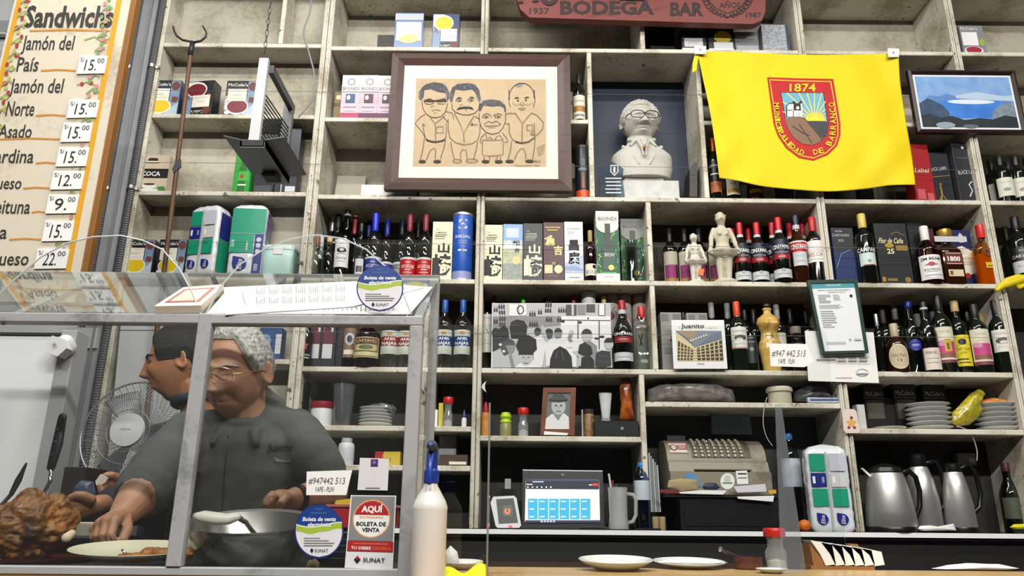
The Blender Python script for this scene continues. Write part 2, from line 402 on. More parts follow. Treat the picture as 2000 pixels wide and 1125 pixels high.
BL = mat('#10172f', .45); RED = mat('#b4121c', .45); NAVY = mat('#1b2f86', .45); GOLD = mat('#c9a24a', .35, .6); SILV = mat('#c4c5c8', .3, .8)
CRM = mat('#ece6cf', .6); WINE = mat('#5d1128', .5); GRN = mat('#1a9a6e', .45); YEL = mat('#f0d800', .5); GRY = mat('#8d8f92', .5); LGR = mat('#c9cbcd', .55); ORG = mat('#e0701c', .5)
BKP = mat('#18181b', .4); PINK = mat('#c2457f', .5); WOODC = mat('#b98d58', .6)
def lines(u0, u1, v0, v1, n, m, th=.35, seed=1):
    r = random.Random(seed); out = []
    for i in range(n):
        v = v1 - (v1 - v0) * (i + .5) / n; h = (v1 - v0) / n * th / 2
        out.append(('r', u0, v - h, u0 + (u1 - u0) * r.uniform(.55, 1), v + h, m))
    return out
def bottle(label, cx, ytop, w, rz, dy=.055, kind='wine', gl='k', cap=None, labs=(), group=None, liq=None, caph=.0, name='bottle', sq=None, depth=1, cat='bottle', capr=1.14, n=20):
    Y = F + dy; p = at(cx, ytop, Y); H = p.z - rz
    base = at(cx, (1125 if rz < 1.2 else 700), Y)
    R = w / 2 * ppm(cx, ytop, Y); c = Vector((p.x, Y, rz))
    # x where the vertical line through the bottle stands at mid height
    t = thing(name, label, cat, c, group); pr = PROF[kind]; gm = GLS[gl]
    g = G(); g.lathe([(r * R, z * H) for r, z in pr], gm, (0, 0, 0), n, sy=depth, sq=sq); g.obj('glass_body', t, 'auto')
    if liq:
        lm, lh = liq; g = G(); pp = [(r * R * .9, z * H + .004) for r, z in pr if z < lh]; pp.append((pp[-1][0], lh * H)); g.lathe(pp, lm, (0, 0, 0), n, sy=depth, sq=sq); g.obj('liquid', t, 'auto')
    if cap:
        cm_, ch = cap[0], cap[1]; nr = max(r for r, z in pr if z > 1 - ch) if ch < .2 else max(r for r, z in pr if z > .82)
        nr = nr * R * capr; g = G(); z0 = (1 - ch) * H
        if len(cap) > 2:
            g.lathe([(nr * .98, z0), (nr, z0 + .002), (nr, z0 + ch * H * .3), (nr * .9, z0 + ch * H * .32)], cap[2], (0, 0, 0), 14)
            g.lathe([(nr * .96, z0 + ch * H * .3), (nr * .96, H), (nr * .88, H + .003)], cm_, (0, 0, 0), 14)
        else: g.lathe([(nr * .97, z0), (nr, z0 + .002), (nr, H), (nr * .88, H + .003)], cm_, (0, 0, 0), 14)
        g.obj('cap', t, 'auto')
    for L in labs:
        v0, v1, ang, bm_, spec = L[:5]; a = math.radians(ang); rr = [r for r, z in pr if z <= (v0 + v1) / 2 + .02][-1] * R
        off = math.radians(L[5]) if len(L) > 5 else math.radians(-cx_angle(c))
        if sq:
            M = planeM((-R * .86 * (ang / 60), -R * depth * 1.004, v0 * H), (2 * R * .86 * (ang / 60), 0, 0), (0, 0, (v1 - v0) * H)); asp = (v1 - v0) * H / (2 * R * .86 * (ang / 60)); ns = 1
        else:
            M = cylM((0, 0, 0), rr, off - a, off + a, v0 * H, v1 * H); asp = (v1 - v0) * H / (rr * 2 * a); ns = 12
        g = G(); g.off = .0006
        g.draw(M, ([('r', 0, 0, 1, 1, bm_)] if bm_ else []) + list(spec), asp, ns); g.obj('label', t)
    return t
def cx_angle(c): return math.degrees(math.atan2(c.x, c.y)) * .6
def carton(label, x0, x1, ytop, rz, body, spec=(), dy=.02, depth=.07, group=None, name='carton', cat='box', yaw=0, sides=None, ybot=None, lid=None):
    Y = F + dy; pm = at((x0 + x1) / 2, ytop, Y); W = (x1 - x0) * ppm((x0 + x1) / 2, ytop, Y)
    yb = None; H = pm.z - rz
    # keep the plumb line through the middle of the traced front
    t = thing(name, label, cat, (pm.x, Y, rz), group); t.rotation_euler.z = math.radians(yaw)
    g = G(); g.box((-W / 2, 0, 0), (W / 2, depth, H), body, .0012); g.obj('box_body', t)
    if spec:
        g = G(); M = planeM((-W / 2, -.0002, 0), (W, 0, 0), (0, 0, H)); g.draw(M, spec, H / W); g.obj('front_print', t)
    if lid:
        g = G(); g.box((-W / 2 - .001, -.001, H * .82), (W / 2 + .001, depth + .001, H + .001), lid, .001); g.obj('lid', t)
    return t
def tube_box(label, cx, ytop, w, rz, body, spec=(), dy=.06, group=None, capm=None, name='gift_tube'):
    Y = F + dy; p = at(cx, ytop, Y); H = p.z - rz; R = w / 2 * ppm(cx, ytop, Y); t = thing(name, label, 'tube', (p.x, Y, rz), group)
    g = G(); g.lathe([(R * .98, 0), (R, .002), (R, H - .002), (R * .98, H)], body, (0, 0, 0), 24); g.obj('tube_body', t, 'auto')
    g = G(); g.lathe([(R * 1.02, H - .012), (R * 1.03, H - .010), (R * 1.03, H + .001), (R, H + .003)], capm or SILV, (0, 0, 0), 24)
    g.lathe([(R * 1.02, 0), (R * 1.03, .001), (R * 1.03, .008), (R, .010)], capm or SILV, (0, 0, 0), 24); g.obj('metal_rim', t, 'auto')
    if spec:
        a = math.radians(62); off = -math.atan2(p.x, Y); g = G(); g.draw(cylM((0, 0, 0), R, off - a, off + a, 0, H), spec, H / (R * 2 * a), 12); g.obj('print', t)
    return t
# ---- tea boxes
TEAB = mat('#2c3f66', .35, coat=.4); TEAK = mat('#26252b', .35, coat=.4); TEAW = mat('#4a2438', .35, coat=.4); CUPY = mat('#e8c41c', .4); CUPR = mat('#7a1f2c', .4)
def tea(cup, flip=False, tag_=True):
    s = [('r', .02, .80, .72, 1, BLACK), ('t', "McColin's", .37, .885, .62, .085, WHITE, {'bold': .01}), ('r', .70, .02, .98, .98, mat('#7d97b4', .4)),
         ('p', [(.55, .02), (.98, .02), (.98, .40)], mat('#b9c8d6', .4)),
         ('e', .86, .45, .10, None, mat('#7a3a2c', .5)), ('l', [(.76, .38), (.95, .52)], .03, mat('#7a3a2c', .5)), ('l', [(.78, .54), (.94, .36)], .03, mat('#7a3a2c', .5)), ('e', .84, .84, .13, .12, mat('#6d3b30', .5)),
         ('e', .42, .26, .36, .22, WHITE), ('e', .42, .27, .32, .185, cup), ('e', .12, .10, .09, .05, WHITE)]
    if tag_: s += [('r', .08, .42, .68, .76, mat('#efe9d8', .6)), ('t', 'ANIS', .38, .60, .25, .05, GRY), ('r', .18, .49, .58, .505, LGR)]
    if flip: s = [tuple([i[0]] + ([1 - i[3], 1 - i[4], 1 - i[1], 1 - i[2], i[5]] if i[0] == 'r' else [i[1], 1 - i[2], i[3], i[4], i[5]] if i[0] == 'e' else [[(1 - a, 1 - b) for a, b in i[1]]] + list(i[2:]) if i[0] in 'pl' else [i[1], 1 - i[2], 1 - i[3], i[4], i[5], i[6], {'rot': 180}])) for i in s]
    return s
gT = 'tea boxes on the left shelves'
carton('blue tea box with yellow cup, leftmost on the shelf beside the hooked pole', 292, 356, 157, R1 + .012, TEAB, tea(CUPY), dy=.02, group=gT)
carton('dark brown tea box standing upside down just behind the hooked pole', 362, 422, 158, R1 + .012, TEAK, tea(CUPR, True), dy=.02, yaw=-8, group=gT)
carton('plum coloured tea box with red cup beside the hanging lamp', 444, 505, 158, R1 + .012, TEAW, tea(CUPR), dy=.02, group=gT)
carton('tea box with yellow cup, leftmost above the glass case', 246, 305, 468, R3 + .012, TEAK, tea(CUPY), dy=.02, group=gT)
carton('tea box with yellow cup behind the foot of the hooked pole', 313, 367, 468, R3 + .012, TEAK, tea(CUPY), dy=.02, group=gT)
carton('pale herbal box with black band reading COCA', 268, 334, 303, R2 + .012, mat('#d8c6ac', .5), [('r', 0, .38, 1, .63, BLACK), ('t', 'COCA', .5, .50, .55, .12, WHITE, {'bold': .03}), ('p', [(.3, .78), (.38, .92), (.62, .92), (.7, .78)], mat('#3a1d16', .5)), ('r', .32, .79, .68, .84, CRM), ('r', 0, 0, 1, .06, mat('#8a7a5c', .5)), ('e', .15, .10, .16, .07, mat('#3c7a35', .5)), ('e', .86, .10, .13, .06, mat('#4c8a40', .5)), ('e', .5, .17, .2, .09, WHITE), ('e', .5, .215, .17, .03, mat('#553018', .5)), ('e', .5, .06, .3, .03, WHITE)], dy=.02, depth=.08)
# green beer pack with a printed bottle
carton('bright green beer carton with a printed bottle and red star', 463, 495, 292, R2 + .012, mat('#2c9a35', .35), [('p', [(.3, 0), (.3, .55), (.42, .72), (.42, .98), (.6, .98), (.6, .72), (.72, .55), (.72, 0)][::-1], mat('#1c6b24', .35)), ('r', .3, .28, .9, .5, mat('#3cb347', .35)), ('p', [(.5 + .2 * (1 if k % 2 == 0 else .42) * math.sin(k * math.pi / 5), .38 + .075 * (1 if k % 2 == 0 else .42) * math.cos(k * math.pi / 5)) for k in range(10)][::-1], RED), ('r', .3, .17, .8, .2, WHITE), ('p', [(.35, .75), (.7, .62), (.8, .68), (.5, .85)], mat('#b7e03a', .4))], dy=.02, depth=.06)
carton('black glossy spirit box at the back behind the hanging lamp', 505, 545, 262, R2 + .012, mat('#1e2026', .3), [('r', .1, .05, .9, .16, mat('#3a3d46', .4))], dy=.05, depth=.07)
carton('dark blue spirit box beside the pipe behind the hanging lamp', 548, 590, 250, R2 + .012, mat('#242834', .3), [('r', .3, .0, .34, .9, LGR), ('r', .5, .06, .95, .14, LGR)], dy=.05, depth=.07)
# upper tea boxes, second unit
g_ = 'wrapped tea boxes on the top shelf'
carton('flat dark box on the top shelf left of the wrapped tea', 738, 772, 68, R0, mat('#2c2a28', .5), [], dy=.09, depth=.09)
carton('plastic wrapped white and blue tea box on the top shelf', 773, 828, 25, R0, mat('#6f86b8', .25, coat=.8), [('r', .06, .25, .94, .75, mat('#e3e6ea', .2, coat=.8)), ('e', .5, .3, .35, .12, mat('#d9cf7a', .3)), ('r', .0, .8, 1, .97, mat('#c9ced8', .15, coat=.8))], dy=.03, group=g_)
carton('blue tea box stood upside down with yellow cup, top shelf', 846, 898, 27, R0, TEAB, tea(CUPY, True), dy=.03, group=g_)
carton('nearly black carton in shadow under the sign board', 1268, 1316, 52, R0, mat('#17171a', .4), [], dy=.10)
carton('dark tea box with white tag below the sign board', 1330, 1378, 58, R0, TEAK, [('r', .1, .25, .85, .62, LGR), ('r', .0, .0, .95, .2, PAPER), ('t', 'ANIS', .45, .43, .4, .08, GRY)], dy=.03, group=g_)
carton('dark tea box with pale yellow cup below the sign board', 1381, 1432, 48, R0, TEAK, [('e', .55, .55, .33, .22, mat('#c9b53a', .4)), ('r', .2, .15, .92, .38, LGR), ('r', 0, 0, .95, .15, PAPER)], dy=.03, group=g_)
carton('grey tea box with white name, below the sign board', 1434, 1480, 62, R0, mat('#74777c', .3, coat=.5), [('t', "McColin's", .5, .75, .8, .13, WHITE), ('r', .05, .05, .95, .35, mat('#a4a7ac', .3))], dy=.03, group=g_)
carton('silver plastic wrapped box near the post below the sign board', 1486, 1538, 48, R0, mat('#b9bdc4', .22, coat=.8, n=.2, nscale=60, h2='#80868f'), [('r', .9, 0, 1, 1, mat('#3a4354', .3))], dy=.03, group=g_)
carton('plastic wrapped tea box with red cup at the top right', 1872, 1918, 50, R0, mat('#8d8f95', .25, coat=.6), [('t', "McColin's", .4, .9, .7, .1, WHITE), ('r', .05, .35, .7, .78, PAPER), ('e', .45, .18, .4, .14, WHITE), ('e', .45, .2, .33, .11, mat('#a3283c', .4)), ('e', .85, .45, .12, .12, mat('#9ab648', .4))], dy=.04)
g = G(); p = at(1786, 96, F + .06); g.lathe([(.012, 0), (.03, .004), (.035, .016), (.022, .026), (.01, .03)], mat('#7a2a26', .6), (0, 0, 0), 14, sy=.6); o = g.obj('dried_fruit', None, True, 'small dark red dried fruit lying on the top shelf', 'fruit'); o.location = (p.x, F + .06, R0)
# Biondi boxes
def biondi(c): return [('r', 0, .63, 1, 1, mat('#e6dada', .5)), ('e', .5, .85, .22, None, GRY), ('e', .5, .85, .15, None, CRM), ('t', 'BIONDI', .5, .70, .88, .07, INK), ('r', .25, .38, .75, .58, mat(c, .5)), ('e', .4, .5, .1, .05, WHITE), ('r', .15, .28, .85, .30, GRY), ('r', 0, 0, 1, .16, mat('#b23a62' if c == '#3c5a80' else '#5c2450', .5)), ('r', .2, .2, .8, .22, LGR)]
carton('white wine box with blue picture and pink foot', 670, 706, 147, R1, mat('#d8bcc8', .5), biondi('#3c5a80'), dy=.03, group='white wine boxes left of the caricature picture')
carton('white wine box with grape picture and plum foot, middle one', 706, 741, 147, R1, mat('#cdb6c6', .5), biondi('#57304a'), dy=.03, group='white wine boxes left of the caricature picture')
carton('white wine box half hidden by the caricature picture', 741, 776, 148, R1, mat('#cdb6c6', .5), biondi('#4a2040'), dy=.03, group='white wine boxes left of the caricature picture')
carton('small gold wine box in shadow behind the pink one', 654, 672, 178, R1, mat('#8a7a48', .5), [('t', 'BIO', .45, .62, .8, .1, INK), ('e', .5, .82, .3, None, CRM)], dy=.10, depth=.05)
# leaning board and flat white box
t = thing('leaning_board', 'grey wooden board leaning inside the shelf below the wine boxes', 'board', (at(679, 380, F + .2).x, F + .2, R2)); g = G()
g.box((-.075, 0, 0), (.075, .014, .235), dirty('raw_board', '#b2ab9b', '#8d8676', 5, 40, .7)); o = g.obj('plank', t); t.rotation_euler.x = math.radians(-16)
carton('flat white box lying under the caricature picture', 706, 815, 361, R2, PAPER, [], dy=.03, depth=.12)
# right of the caricature picture
bottle('dark wine bottle right of the caricature picture', 1130, 146, 25, R1, .05, 'wine', 'k', (BKP, .2), [(.05, .52, 60, CRM, [('r', 0, .3, 1, .55, mat('#a8762c', .4)), ('t', 'TABERNERO', .5, .75, .7, .08, GRY), ('r', .1, .1, .9, .2, GRY)])])
tube_box('dark gift tube with orange foot right of the picture', 1137, 290, 30, R2, mat('#20242a', .35), [('r', 0, 0, 1, .16, mat('#d8501c', .4)), ('t', 'SANTIAGO', .5, .55, .5, .05, LGR), ('p', [(.45, .2), (.6, .2), (.55, .5), (.48, .45)], mat('#a83c18', .4)), ('e', .5, .68, .18, .08, mat('#4a5058', .4))], capm=mat('#2a2c30', .4))
# bust cell extras handled later; behind the flag
bottle('dark bottle with copper neck and orange label beside the flag', 1391, 272, 23, R2, .05, 'wine', 'k', (mat('#b4562c', .35, .5), .26), [(.30, .62, 62, BKP, [('t', 'INTIPALKA', .5, .75, .8, .1, WHITE), ('r', .1, .3, .9, .36, WHITE)]), (.12, .29, 62, mat('#c8783c', .5, n=.3, nscale=60, h2='#7a3018'), [])])
for k, (cx, w, gl, lb) in enumerate(((1424, 28, 'k', 'yellow labelled bottle peeping out under the flag corner'), (1466, 30, 'br', 'brown bottle with dark label under the flag hem'), (1522, 34, 'k', 'dark bottle hidden behind the middle of the flag'), (1640, 36, 'c', 'round clear bottle base under the flag hem near the post'), (1676, 30, 'dk', 'smoky glass bottle base under the flag hem'), (1718, 32, 'c', 'clear faceted bottle under the right half of the flag hem'))):
    bottle(lb, cx, 285, w, R2, .06, 'liq' if gl in 'c dk' else 'wine', gl, (BKP, .15), [(.1, .42, 58, (CRM, mat('#3a2c1c', .5), BKP, None, None, None)[k], [('r', .1, .1, .9, .3, mat('#c9a02c', .5)), ('t', ('W', '25', '', '', '', '')[k] or '-', .5, .6, .4, .2, INK)] if k < 2 else [])] if k < 3 else [], group='bottles hidden behind the flag')
carton('red whisky carton sticking out at the flag corner', 1772, 1812, 282, R2, mat('#a51f26', .4), [('t', 'Label', .5, .55, .7, .08, CRM, {'shear': .2}), ('r', .1, .05, .5, .22, mat('#c9606a', .4)), ('r', .6, .04, .9, .16, mat('#c9606a', .4))], dy=.03, yaw=6)
carton('black whisky carton with slanted gold line and striding man', 1802, 1850, 298, R2, mat('#23272c', .4), [('t', 'BLACK LABEL', .5, .68, .8, .07, LGR, {'rot': 8}), ('l', [(.05, .50), (.95, .56)], .03, GOLD), ('l', [(.45, .08), (.5, .22), (.48, .35)], .07, GOLD), ('l', [(.35, .05), (.5, .2), (.65, .06)], .05, GOLD), ('e', .5, .38, .05, None, GOLD)], dy=.05, yaw=4)
carton('tall black whisky carton with silver swirl beside the post', 1856, 1904, 281, R2, mat('#2a2d32', .4), [('e', .45, .93, .06, None, WHITE), ('t', 'BLACK LABEL', .5, .52, .85, .07, LGR, {'rot': 8}), ('l', [(.4, .10), (.55, .2), (.45, .3), (.6, .36)], .05, LGR), ('r', .1, .75, .9, .755, GRY)], dy=.03, yaw=5)
for k, (cx, yt, dy, lb) in enumerate(((1950, 307, .05, 'dark wine bottle with white label just right of the tall post'), (1981, 307, .05, 'dark wine bottle with white label at the right photo edge'), (1934, 315, .14, 'dark bottle neck in shadow behind the two right wine bottles'), (1966, 318, .15, 'dark bottle in shadow between the two right wine bottles'), (2004, 310, .09, 'dark bottle cut by the right photo edge, upper shelf'))):
    bottle(lb, cx, yt, 33, R2, dy, 'wine', 'k', (BKP, .2), [(.12, .5, 55, mat('#dcdacb', .6), [('e', .5, .35, .2, .1, mat('#8a927a', .5)), ('t', 'CHATEAU', .5, .75, .7, .08, GRY)])] if k != 3 else [], group='wine bottles on the right edge unit')
# ---- third row, second unit: pisco and clear bottles
gR = 'bottles behind the round topped acrylic'
OCB = lambda col: (.035, .33, 80, col, [('r', 0, .90, 1, 1, LGR), ('r', 0, 0, 1, .06, LGR), ('t', 'OCUCAJE', .5, .55, .62, .16, WHITE), ('r', .36, .36, .64, .40, LGR), ('r', .3, .22, .7, .25, LGR), ('r', .4, .72, .6, .76, LGR)])
bottle('clear pisco bottle with red label and dark red cap, left one', 802, 421, 31, R3, .05, 'liq', 'c', (mat('#7c2130', .4), .24), [OCB(RED)], gR)
bottle('clear pisco bottle with red label and dark red cap, right one', 833, 421, 30, R3, .05, 'liq', 'c', (mat('#7c2130', .4), .24), [OCB(RED)], gR)
bottle('clear pisco bottle with blue label and bright blue cap', 735, 419, 32, R3, .05, 'liq', 'c', (mat('#1f2fc4', .35), .26), [OCB(NAVY)], gR)
bottle('clear pisco bottle with blue cap standing behind, next to the round sticker', 758, 430, 28, R3, .12, 'liq', 'c', (mat('#1a2690', .4), .24), [OCB(NAVY)], gR)
bottle('blue capped bottle in shadow behind the bright blue one', 722, 432, 26, R3, .2, 'liq', 'c', (mat('#171f6e', .4), .24), [OCB(NAVY)], gR)
bottle('clear bottle with dark green cap and grey label behind the red pair', 787, 430, 30, R3, .13, 'liq', 'c', (mat('#16252a', .4), .24), [OCB(mat('#6d7570', .5))], gR)
bottle('clear bottle with black neck between the two red labelled bottles', 818, 432, 28, R3, .15, 'liq', 'c', (mat('#14151a', .4), .26), [], gR)
bottle('corked round bottle at the back near the pipe', 628, 413, 30, R3, .16, 'squat', 'dk', (WOODC, .12), [], gR, capr=1.25)
bottle('silver capped dark bottle at the back near the pipe', 651, 426, 28, R3, .18, 'squat', 'k', (SILV, .2), [], gR)
bottle('dark round shouldered bottle behind the white labelled rum', 662, 421, 36, R3, .14, 'squat', 'k', (BKP, .2), [], gR)
bottle('tall clear bottle with black stopper and white ring', 680, 413, 34, R3, .10, 'squat', 'dk', (BKP, .07, LGR), [], gR)
bottle('clear bottle with red neck and cork stopper', 695, 420, 26, R3, .13, 'squat', 'c', (mat('#c9b08a', .5), .04, mat('#8c1b26', .4)), [(.72, .93, 170, mat('#8c1b26', .4), [])], gR, capr=1.3)
bottle('small black capped clear bottle behind the rum label', 707, 438, 26, R3, .09, 'squat', 'c', (BKP, .14), [], gR)
bottle('short clear bottle with brown cork nearest the pipe', 621, 464, 28, R3, .05, 'squat', 'c', (mat('#8a5a42', .5), .2), [(.16, .42, 40, None, [('t', 'JUL', .6, .4, .5, .4, INK)])], gR, liq=(mat('#1a1a1c', .1), .14))
bottle('short clear bottle with pale wooden stopper', 645, 465, 25, R3, .05, 'squat', 'c', (mat('#d3b27a', .5), .11), [], gR, liq=(mat('#202022', .1), .22), capr=1.3)
bottle('grey capped slim bottle behind the short pair near the pipe', 629, 461, 20, R3, .09, 'tall', 'pale', (LGR, .5), [], gR)
bottle('clear rum bottle with tall white crest label', 670, 470, 30, R3, .04, 'tall', 'c', None, [(.28, .98, 60, mat('#e4e4df', .6), [('e', .5, .60, .3, .10, BKP), ('e', .5, .62, .14, .05, LGR), ('t', 'LA', .5, .85, .2, .05, INK), ('t', 'Doria', .5, .33, .6, .10, INK), ('r', .2, .46, .8, .48, GRY), ('r', .25, .2, .75, .215, GRY)])], gR)
bottle('small clear flask with a metal framed label', 704, 492, 24, R3, .04, 'tall', 'c', None, [(.1, .8, 55, BKP, [('r', .15, .1, .85, .85, LGR), ('r', .25, .2, .75, .5, mat('#4a4a4c', .4))])], gR)
# whisky boxes
YAM = mat('#ebe3c4', .55); KJ = {'bold': .035, 'cap': .92}
def yam(ink): return [('t', 'THE', .25, .86, .15, .022, ink), ('t', 'YAMAZAKI', .42, .81, .55, .03, ink, {'bold': .01}), ('r', .12, .765, .72, .775, ink), ('r', .12, .735, .65, .745, ink), ('r', .12, .70, .6, .707, ink), ('t', '山', .58, .56, .58, .16, ink, KJ), ('t', '崎', .5, .27, .92, .38, ink, KJ), ('l', [(.15, .16), (.45, .09), (.78, .13), (.9, .2)], .08, ink)]
gW = 'japanese whisky cartons'
carton('cream whisky carton with black brush characters beside the blue tube', 846, 885, 433, R3, YAM, yam(INK), dy=.02, group=gW)
tube_box('bright blue gift tube with a large silver S', 905, 422, 40, R3, mat('#1f55b4', .35), [('t', 'S', .5, .83, .42, .17, mat('#dfe4ee', .3), {}), ('t', 'SHIELDAIG', .5, .64, .72, .045, WHITE), ('r', .3, .57, .7, .575, LGR), ('r', .3, .54, .7, .545, LGR), ('r', .3, .42, .45, .445, WHITE), ('r', .5, .42, .7, .445, LGR), ('r', 0, .02, 1, .13, mat('#8a93c4', .4))], dy=.06)
carton('cream whisky carton with black brush characters beside the centre post', 946, 982, 439, R3, YAM, yam(INK), dy=.02, group=gW)
carton('pale blue whisky carton with painted mountain landscape', 983, 1021, 438, R3, mat('#b9cbe0', .5), [('r', 0, .72, 1, 1, mat('#8db0dc', .5)), ('r', .15, .76, .8, .93, mat('#c3d4ea', .5)), ('r', .2, .86, .7, .88, WHITE), ('r', .25, .82, .65, .835, WHITE), ('p', [(0, .60), (.3, .72), (.5, .62), (.75, .7), (1, .58), (1, .5), (0, .5)], mat('#e8ecef', .5)), ('r', 0, .3, 1, .56, mat('#c9cb9a', .5, n=.3, nscale=40, h2='#8f9aa0')), ('r', 0, 0, 1, .3, mat('#a9aaa4', .5, n=.3, nscale=60, h2='#6d7f78')), ('e', .68, .36, .2, .075, mat('#dcc987', .4)), ('t', '松', .68, .67, .4, .09, INK, KJ), ('t', '井', .72, .54, .25, .08, INK, KJ)], dy=.02, group=gW)
carton('black whisky carton with white brush characters', 1022, 1060, 436, R3, mat('#1d2226', .4), yam(mat('#e2dfc6', .5)), dy=.02, group=gW)
carton('maroon whisky carton with gold characters', 1061, 1101, 434, R3, mat('#43141f', .4), [('t', 'THE KURAYOSHI', .45, .91, .75, .025, GOLD), ('r', .2, .86, .7, .868, GOLD), ('t', '倉', .35, .70, .6, .17, mat('#e2cf86', .4), KJ), ('t', '吉', .72, .53, .42, .15, mat('#e2cf86', .4), KJ), ('t', '12', .5, .30, .14, .04, GOLD), ('r', .06, .13, .44, .27, mat('#d9cb93', .4)), ('r', .12, .18, .38, .22, mat('#e9e2c0', .4)), ('e', .72, .20, .2, .07, mat('#e5d9a8', .4)), ('r', .25, .08, .7, .09, GRY)], dy=.02, group=gW)
carton('white whisky carton with black brush characters and blue haze', 1102, 1138, 433, R3, mat('#e4e6ea', .5), [('t', 'MASAHIRO', .5, .88, .7, .03, GRY), ('r', .15, .82, .55, .83, LGR), ('r', .15, .79, .5, .80, LGR), ('p', [(0, .14), (0, .3), (.4, .34), (1, .44), (1, .14)], mat('#b6c4dc', .5)), ('p', [(0, .24), (.5, .26), (1, .2), (1, .17), (0, .18)], mat('#8fa6cc', .5)), ('t', '昌', .5, .62, .55, .17, INK, KJ), ('t', '廣', .5, .40, .62, .19, INK, KJ), ('r', .2, .06, .8, .07, GRY)], dy=.02, group=gW)
bottle('red wine bottle with cream label and gold cap between the cartons', 1152, 452, 23, R3, .05, 'wine', 'r', (mat('#a08a52', .4), .27), [(.12, .34, 70, CRM, [('t', 'BIOND', .55, .3, .8, .35, INK), ('e', .75, .75, .14, None, BKP)])])
PAT = mat('#2f7a52', .5)
def pat(u0, u1):
    r = random.Random(5); s = [('r', u0, 0, u1, .84, mat('#1f5f3c', .5))]
    for k in range(26):
        u = r.uniform(u0, u1); v = r.uniform(.05, .76); s.append(('l', [(u, v), (min(u1, u + r.uniform(.02, .1)), v + r.uniform(.05, .1))], .03, (mat('#9ccf3c', .5), mat('#5ab8a0', .5), mat('#7ec24a', .5))[k % 3]))
    for k in range(9): s.append(('e', r.uniform(u0 + .05, u1 - .05), r.uniform(.08, .4), .03, None, mat('#d9d08a', .5)))
    return s
def bio(label, x0, x1, yt, dy, bright):  # bright False: same carton, shade mixed into its white parts
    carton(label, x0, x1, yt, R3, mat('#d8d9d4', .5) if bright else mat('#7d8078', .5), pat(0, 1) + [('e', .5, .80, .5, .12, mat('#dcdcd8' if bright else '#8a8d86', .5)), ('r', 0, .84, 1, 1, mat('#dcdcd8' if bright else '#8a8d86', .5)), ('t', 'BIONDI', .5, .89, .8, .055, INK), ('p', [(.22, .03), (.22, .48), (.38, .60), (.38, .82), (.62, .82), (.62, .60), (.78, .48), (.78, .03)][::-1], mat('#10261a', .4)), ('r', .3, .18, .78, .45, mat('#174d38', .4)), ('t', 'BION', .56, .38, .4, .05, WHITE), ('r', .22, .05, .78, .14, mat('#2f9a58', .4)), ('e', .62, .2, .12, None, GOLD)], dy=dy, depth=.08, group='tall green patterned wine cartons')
bio('tall white and green patterned wine carton with printed bottle', 1163, 1207, 413, .03, True)
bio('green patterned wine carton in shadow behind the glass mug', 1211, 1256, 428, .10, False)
# white little stand under the tall carton
carton('small white card block under the tall green carton', 1165, 1211, 534, R3, PAPER, [('r', .3, .5, .7, .55, mat('#d98a8a', .5))], dy=.005, depth=.02)
# glass beer mug
def mug(label, cx, yt, w, rz, dy, gm, side=1, Y0=None):
    Y = Y0 or F + dy; p = at(cx, yt, Y); H = p.z - rz; R = w / 2 * ppm(cx, yt, Y); t = thing('glass_mug', label, 'mug', (p.x, Y, rz)); g = G()
    g.lathe([(R * .8, 0), (R, .004), (R * .98, H * .12), (R * .9, H * .3), (R * .93, H * .9), (R, H), (R * .93, H), (R * .85, H * .3), (R * .8, .02)], gm, (0, 0, 0), 20); g.obj('glass_body', t, 'auto')
    g = G(); g.tube([(side * R * .85, 0, H * .85), (side * R * 1.5, 0, H * .83), (side * R * 1.75, 0, H * .7), (side * R * 1.7, 0, H * .35), (side * R * 1.4, 0, H * .2), (side * R * .85, 0, H * .16)], R * .2, gm, 8); g.obj('handle', t, True); return t
mug('clear glass beer mug standing in front of the dark green carton', 1232, 473, 26, R3, .045, glass('#cfd6d3', 2.2))
# ---- figurine cell bottles
gV = 'dark wine bottles behind the figurines'
for k, (cx, lb) in enumerate(((1306, 'dark wine bottle with pink label, leftmost behind the figurines'), (1335, 'dark wine bottle with pink label just left of the small figurine'), (1363, 'dark wine bottle with pink label between the two figurines'), (1392, 'dark wine bottle with pink label behind the tall figurine'))):
    bottle(lb, cx, 449, 29, R3, .15, 'wine', 'k', (BKP, .25), [(.07, .60, 62, mat('#b9b39e', .6), [('r', .1, .18, .8, .58, mat('#8a2f6a', .6)), ('r', .8, .18, .95, .6, mat('#2a1a1a', .5)), ('r', .1, .08, .9, .18, mat('#a87a3c', .5))])], gV)
gC = 'vermouth bottles in the figurine cell'
def cinz(lab=True): return [(.34, .64, 75, BL, [('r', .05, .0, .95, .26, RED), ('t', 'CINZANO', .5, .62, .85, .2, WHITE, {'bold': .03}), ('t', 'Vermouth', .5, .36, .6, .1, LGR, {'shear': .2}), ('r', .35, .1, .65, .14, LGR)]), (.06, .19, 75, LGR, [('e', .5, .85, .09, None, mat('#9a9a98', .4)), ('r', .2, .4, .8, .5, GRY)])]
RC = (mat('#c01522', .35), .28, mat('#d9d9d6', .4))
for (cx, yt, w, dy, lb) in ((1443, 437, 30, .06, 'vermouth bottle with red cap, first from the tall figurine'), (1476, 437, 32, .06, 'vermouth bottle with red cap, second from the tall figurine'), (1506, 437, 28, .09, 'vermouth bottle half hidden behind the taller front vermouth'), (1518, 427, 33, .03, 'vermouth bottle standing foremost with red cap and white collar'), (1540, 438, 28, .14, 'red capped vermouth bottle behind the black necked one'), (1565, 437, 28, .16, 'red capped vermouth bottle behind the white labelled red one'), (1429, 445, 26, .2, 'dim vermouth bottle in the back row beside the tall figurine'), (1460, 446, 26, .2, 'dim vermouth bottle in the back row between two front ones')):
    bottle(lb, cx, yt, w, R3, dy, 'verm', 'k', RC, cinz(), gC)
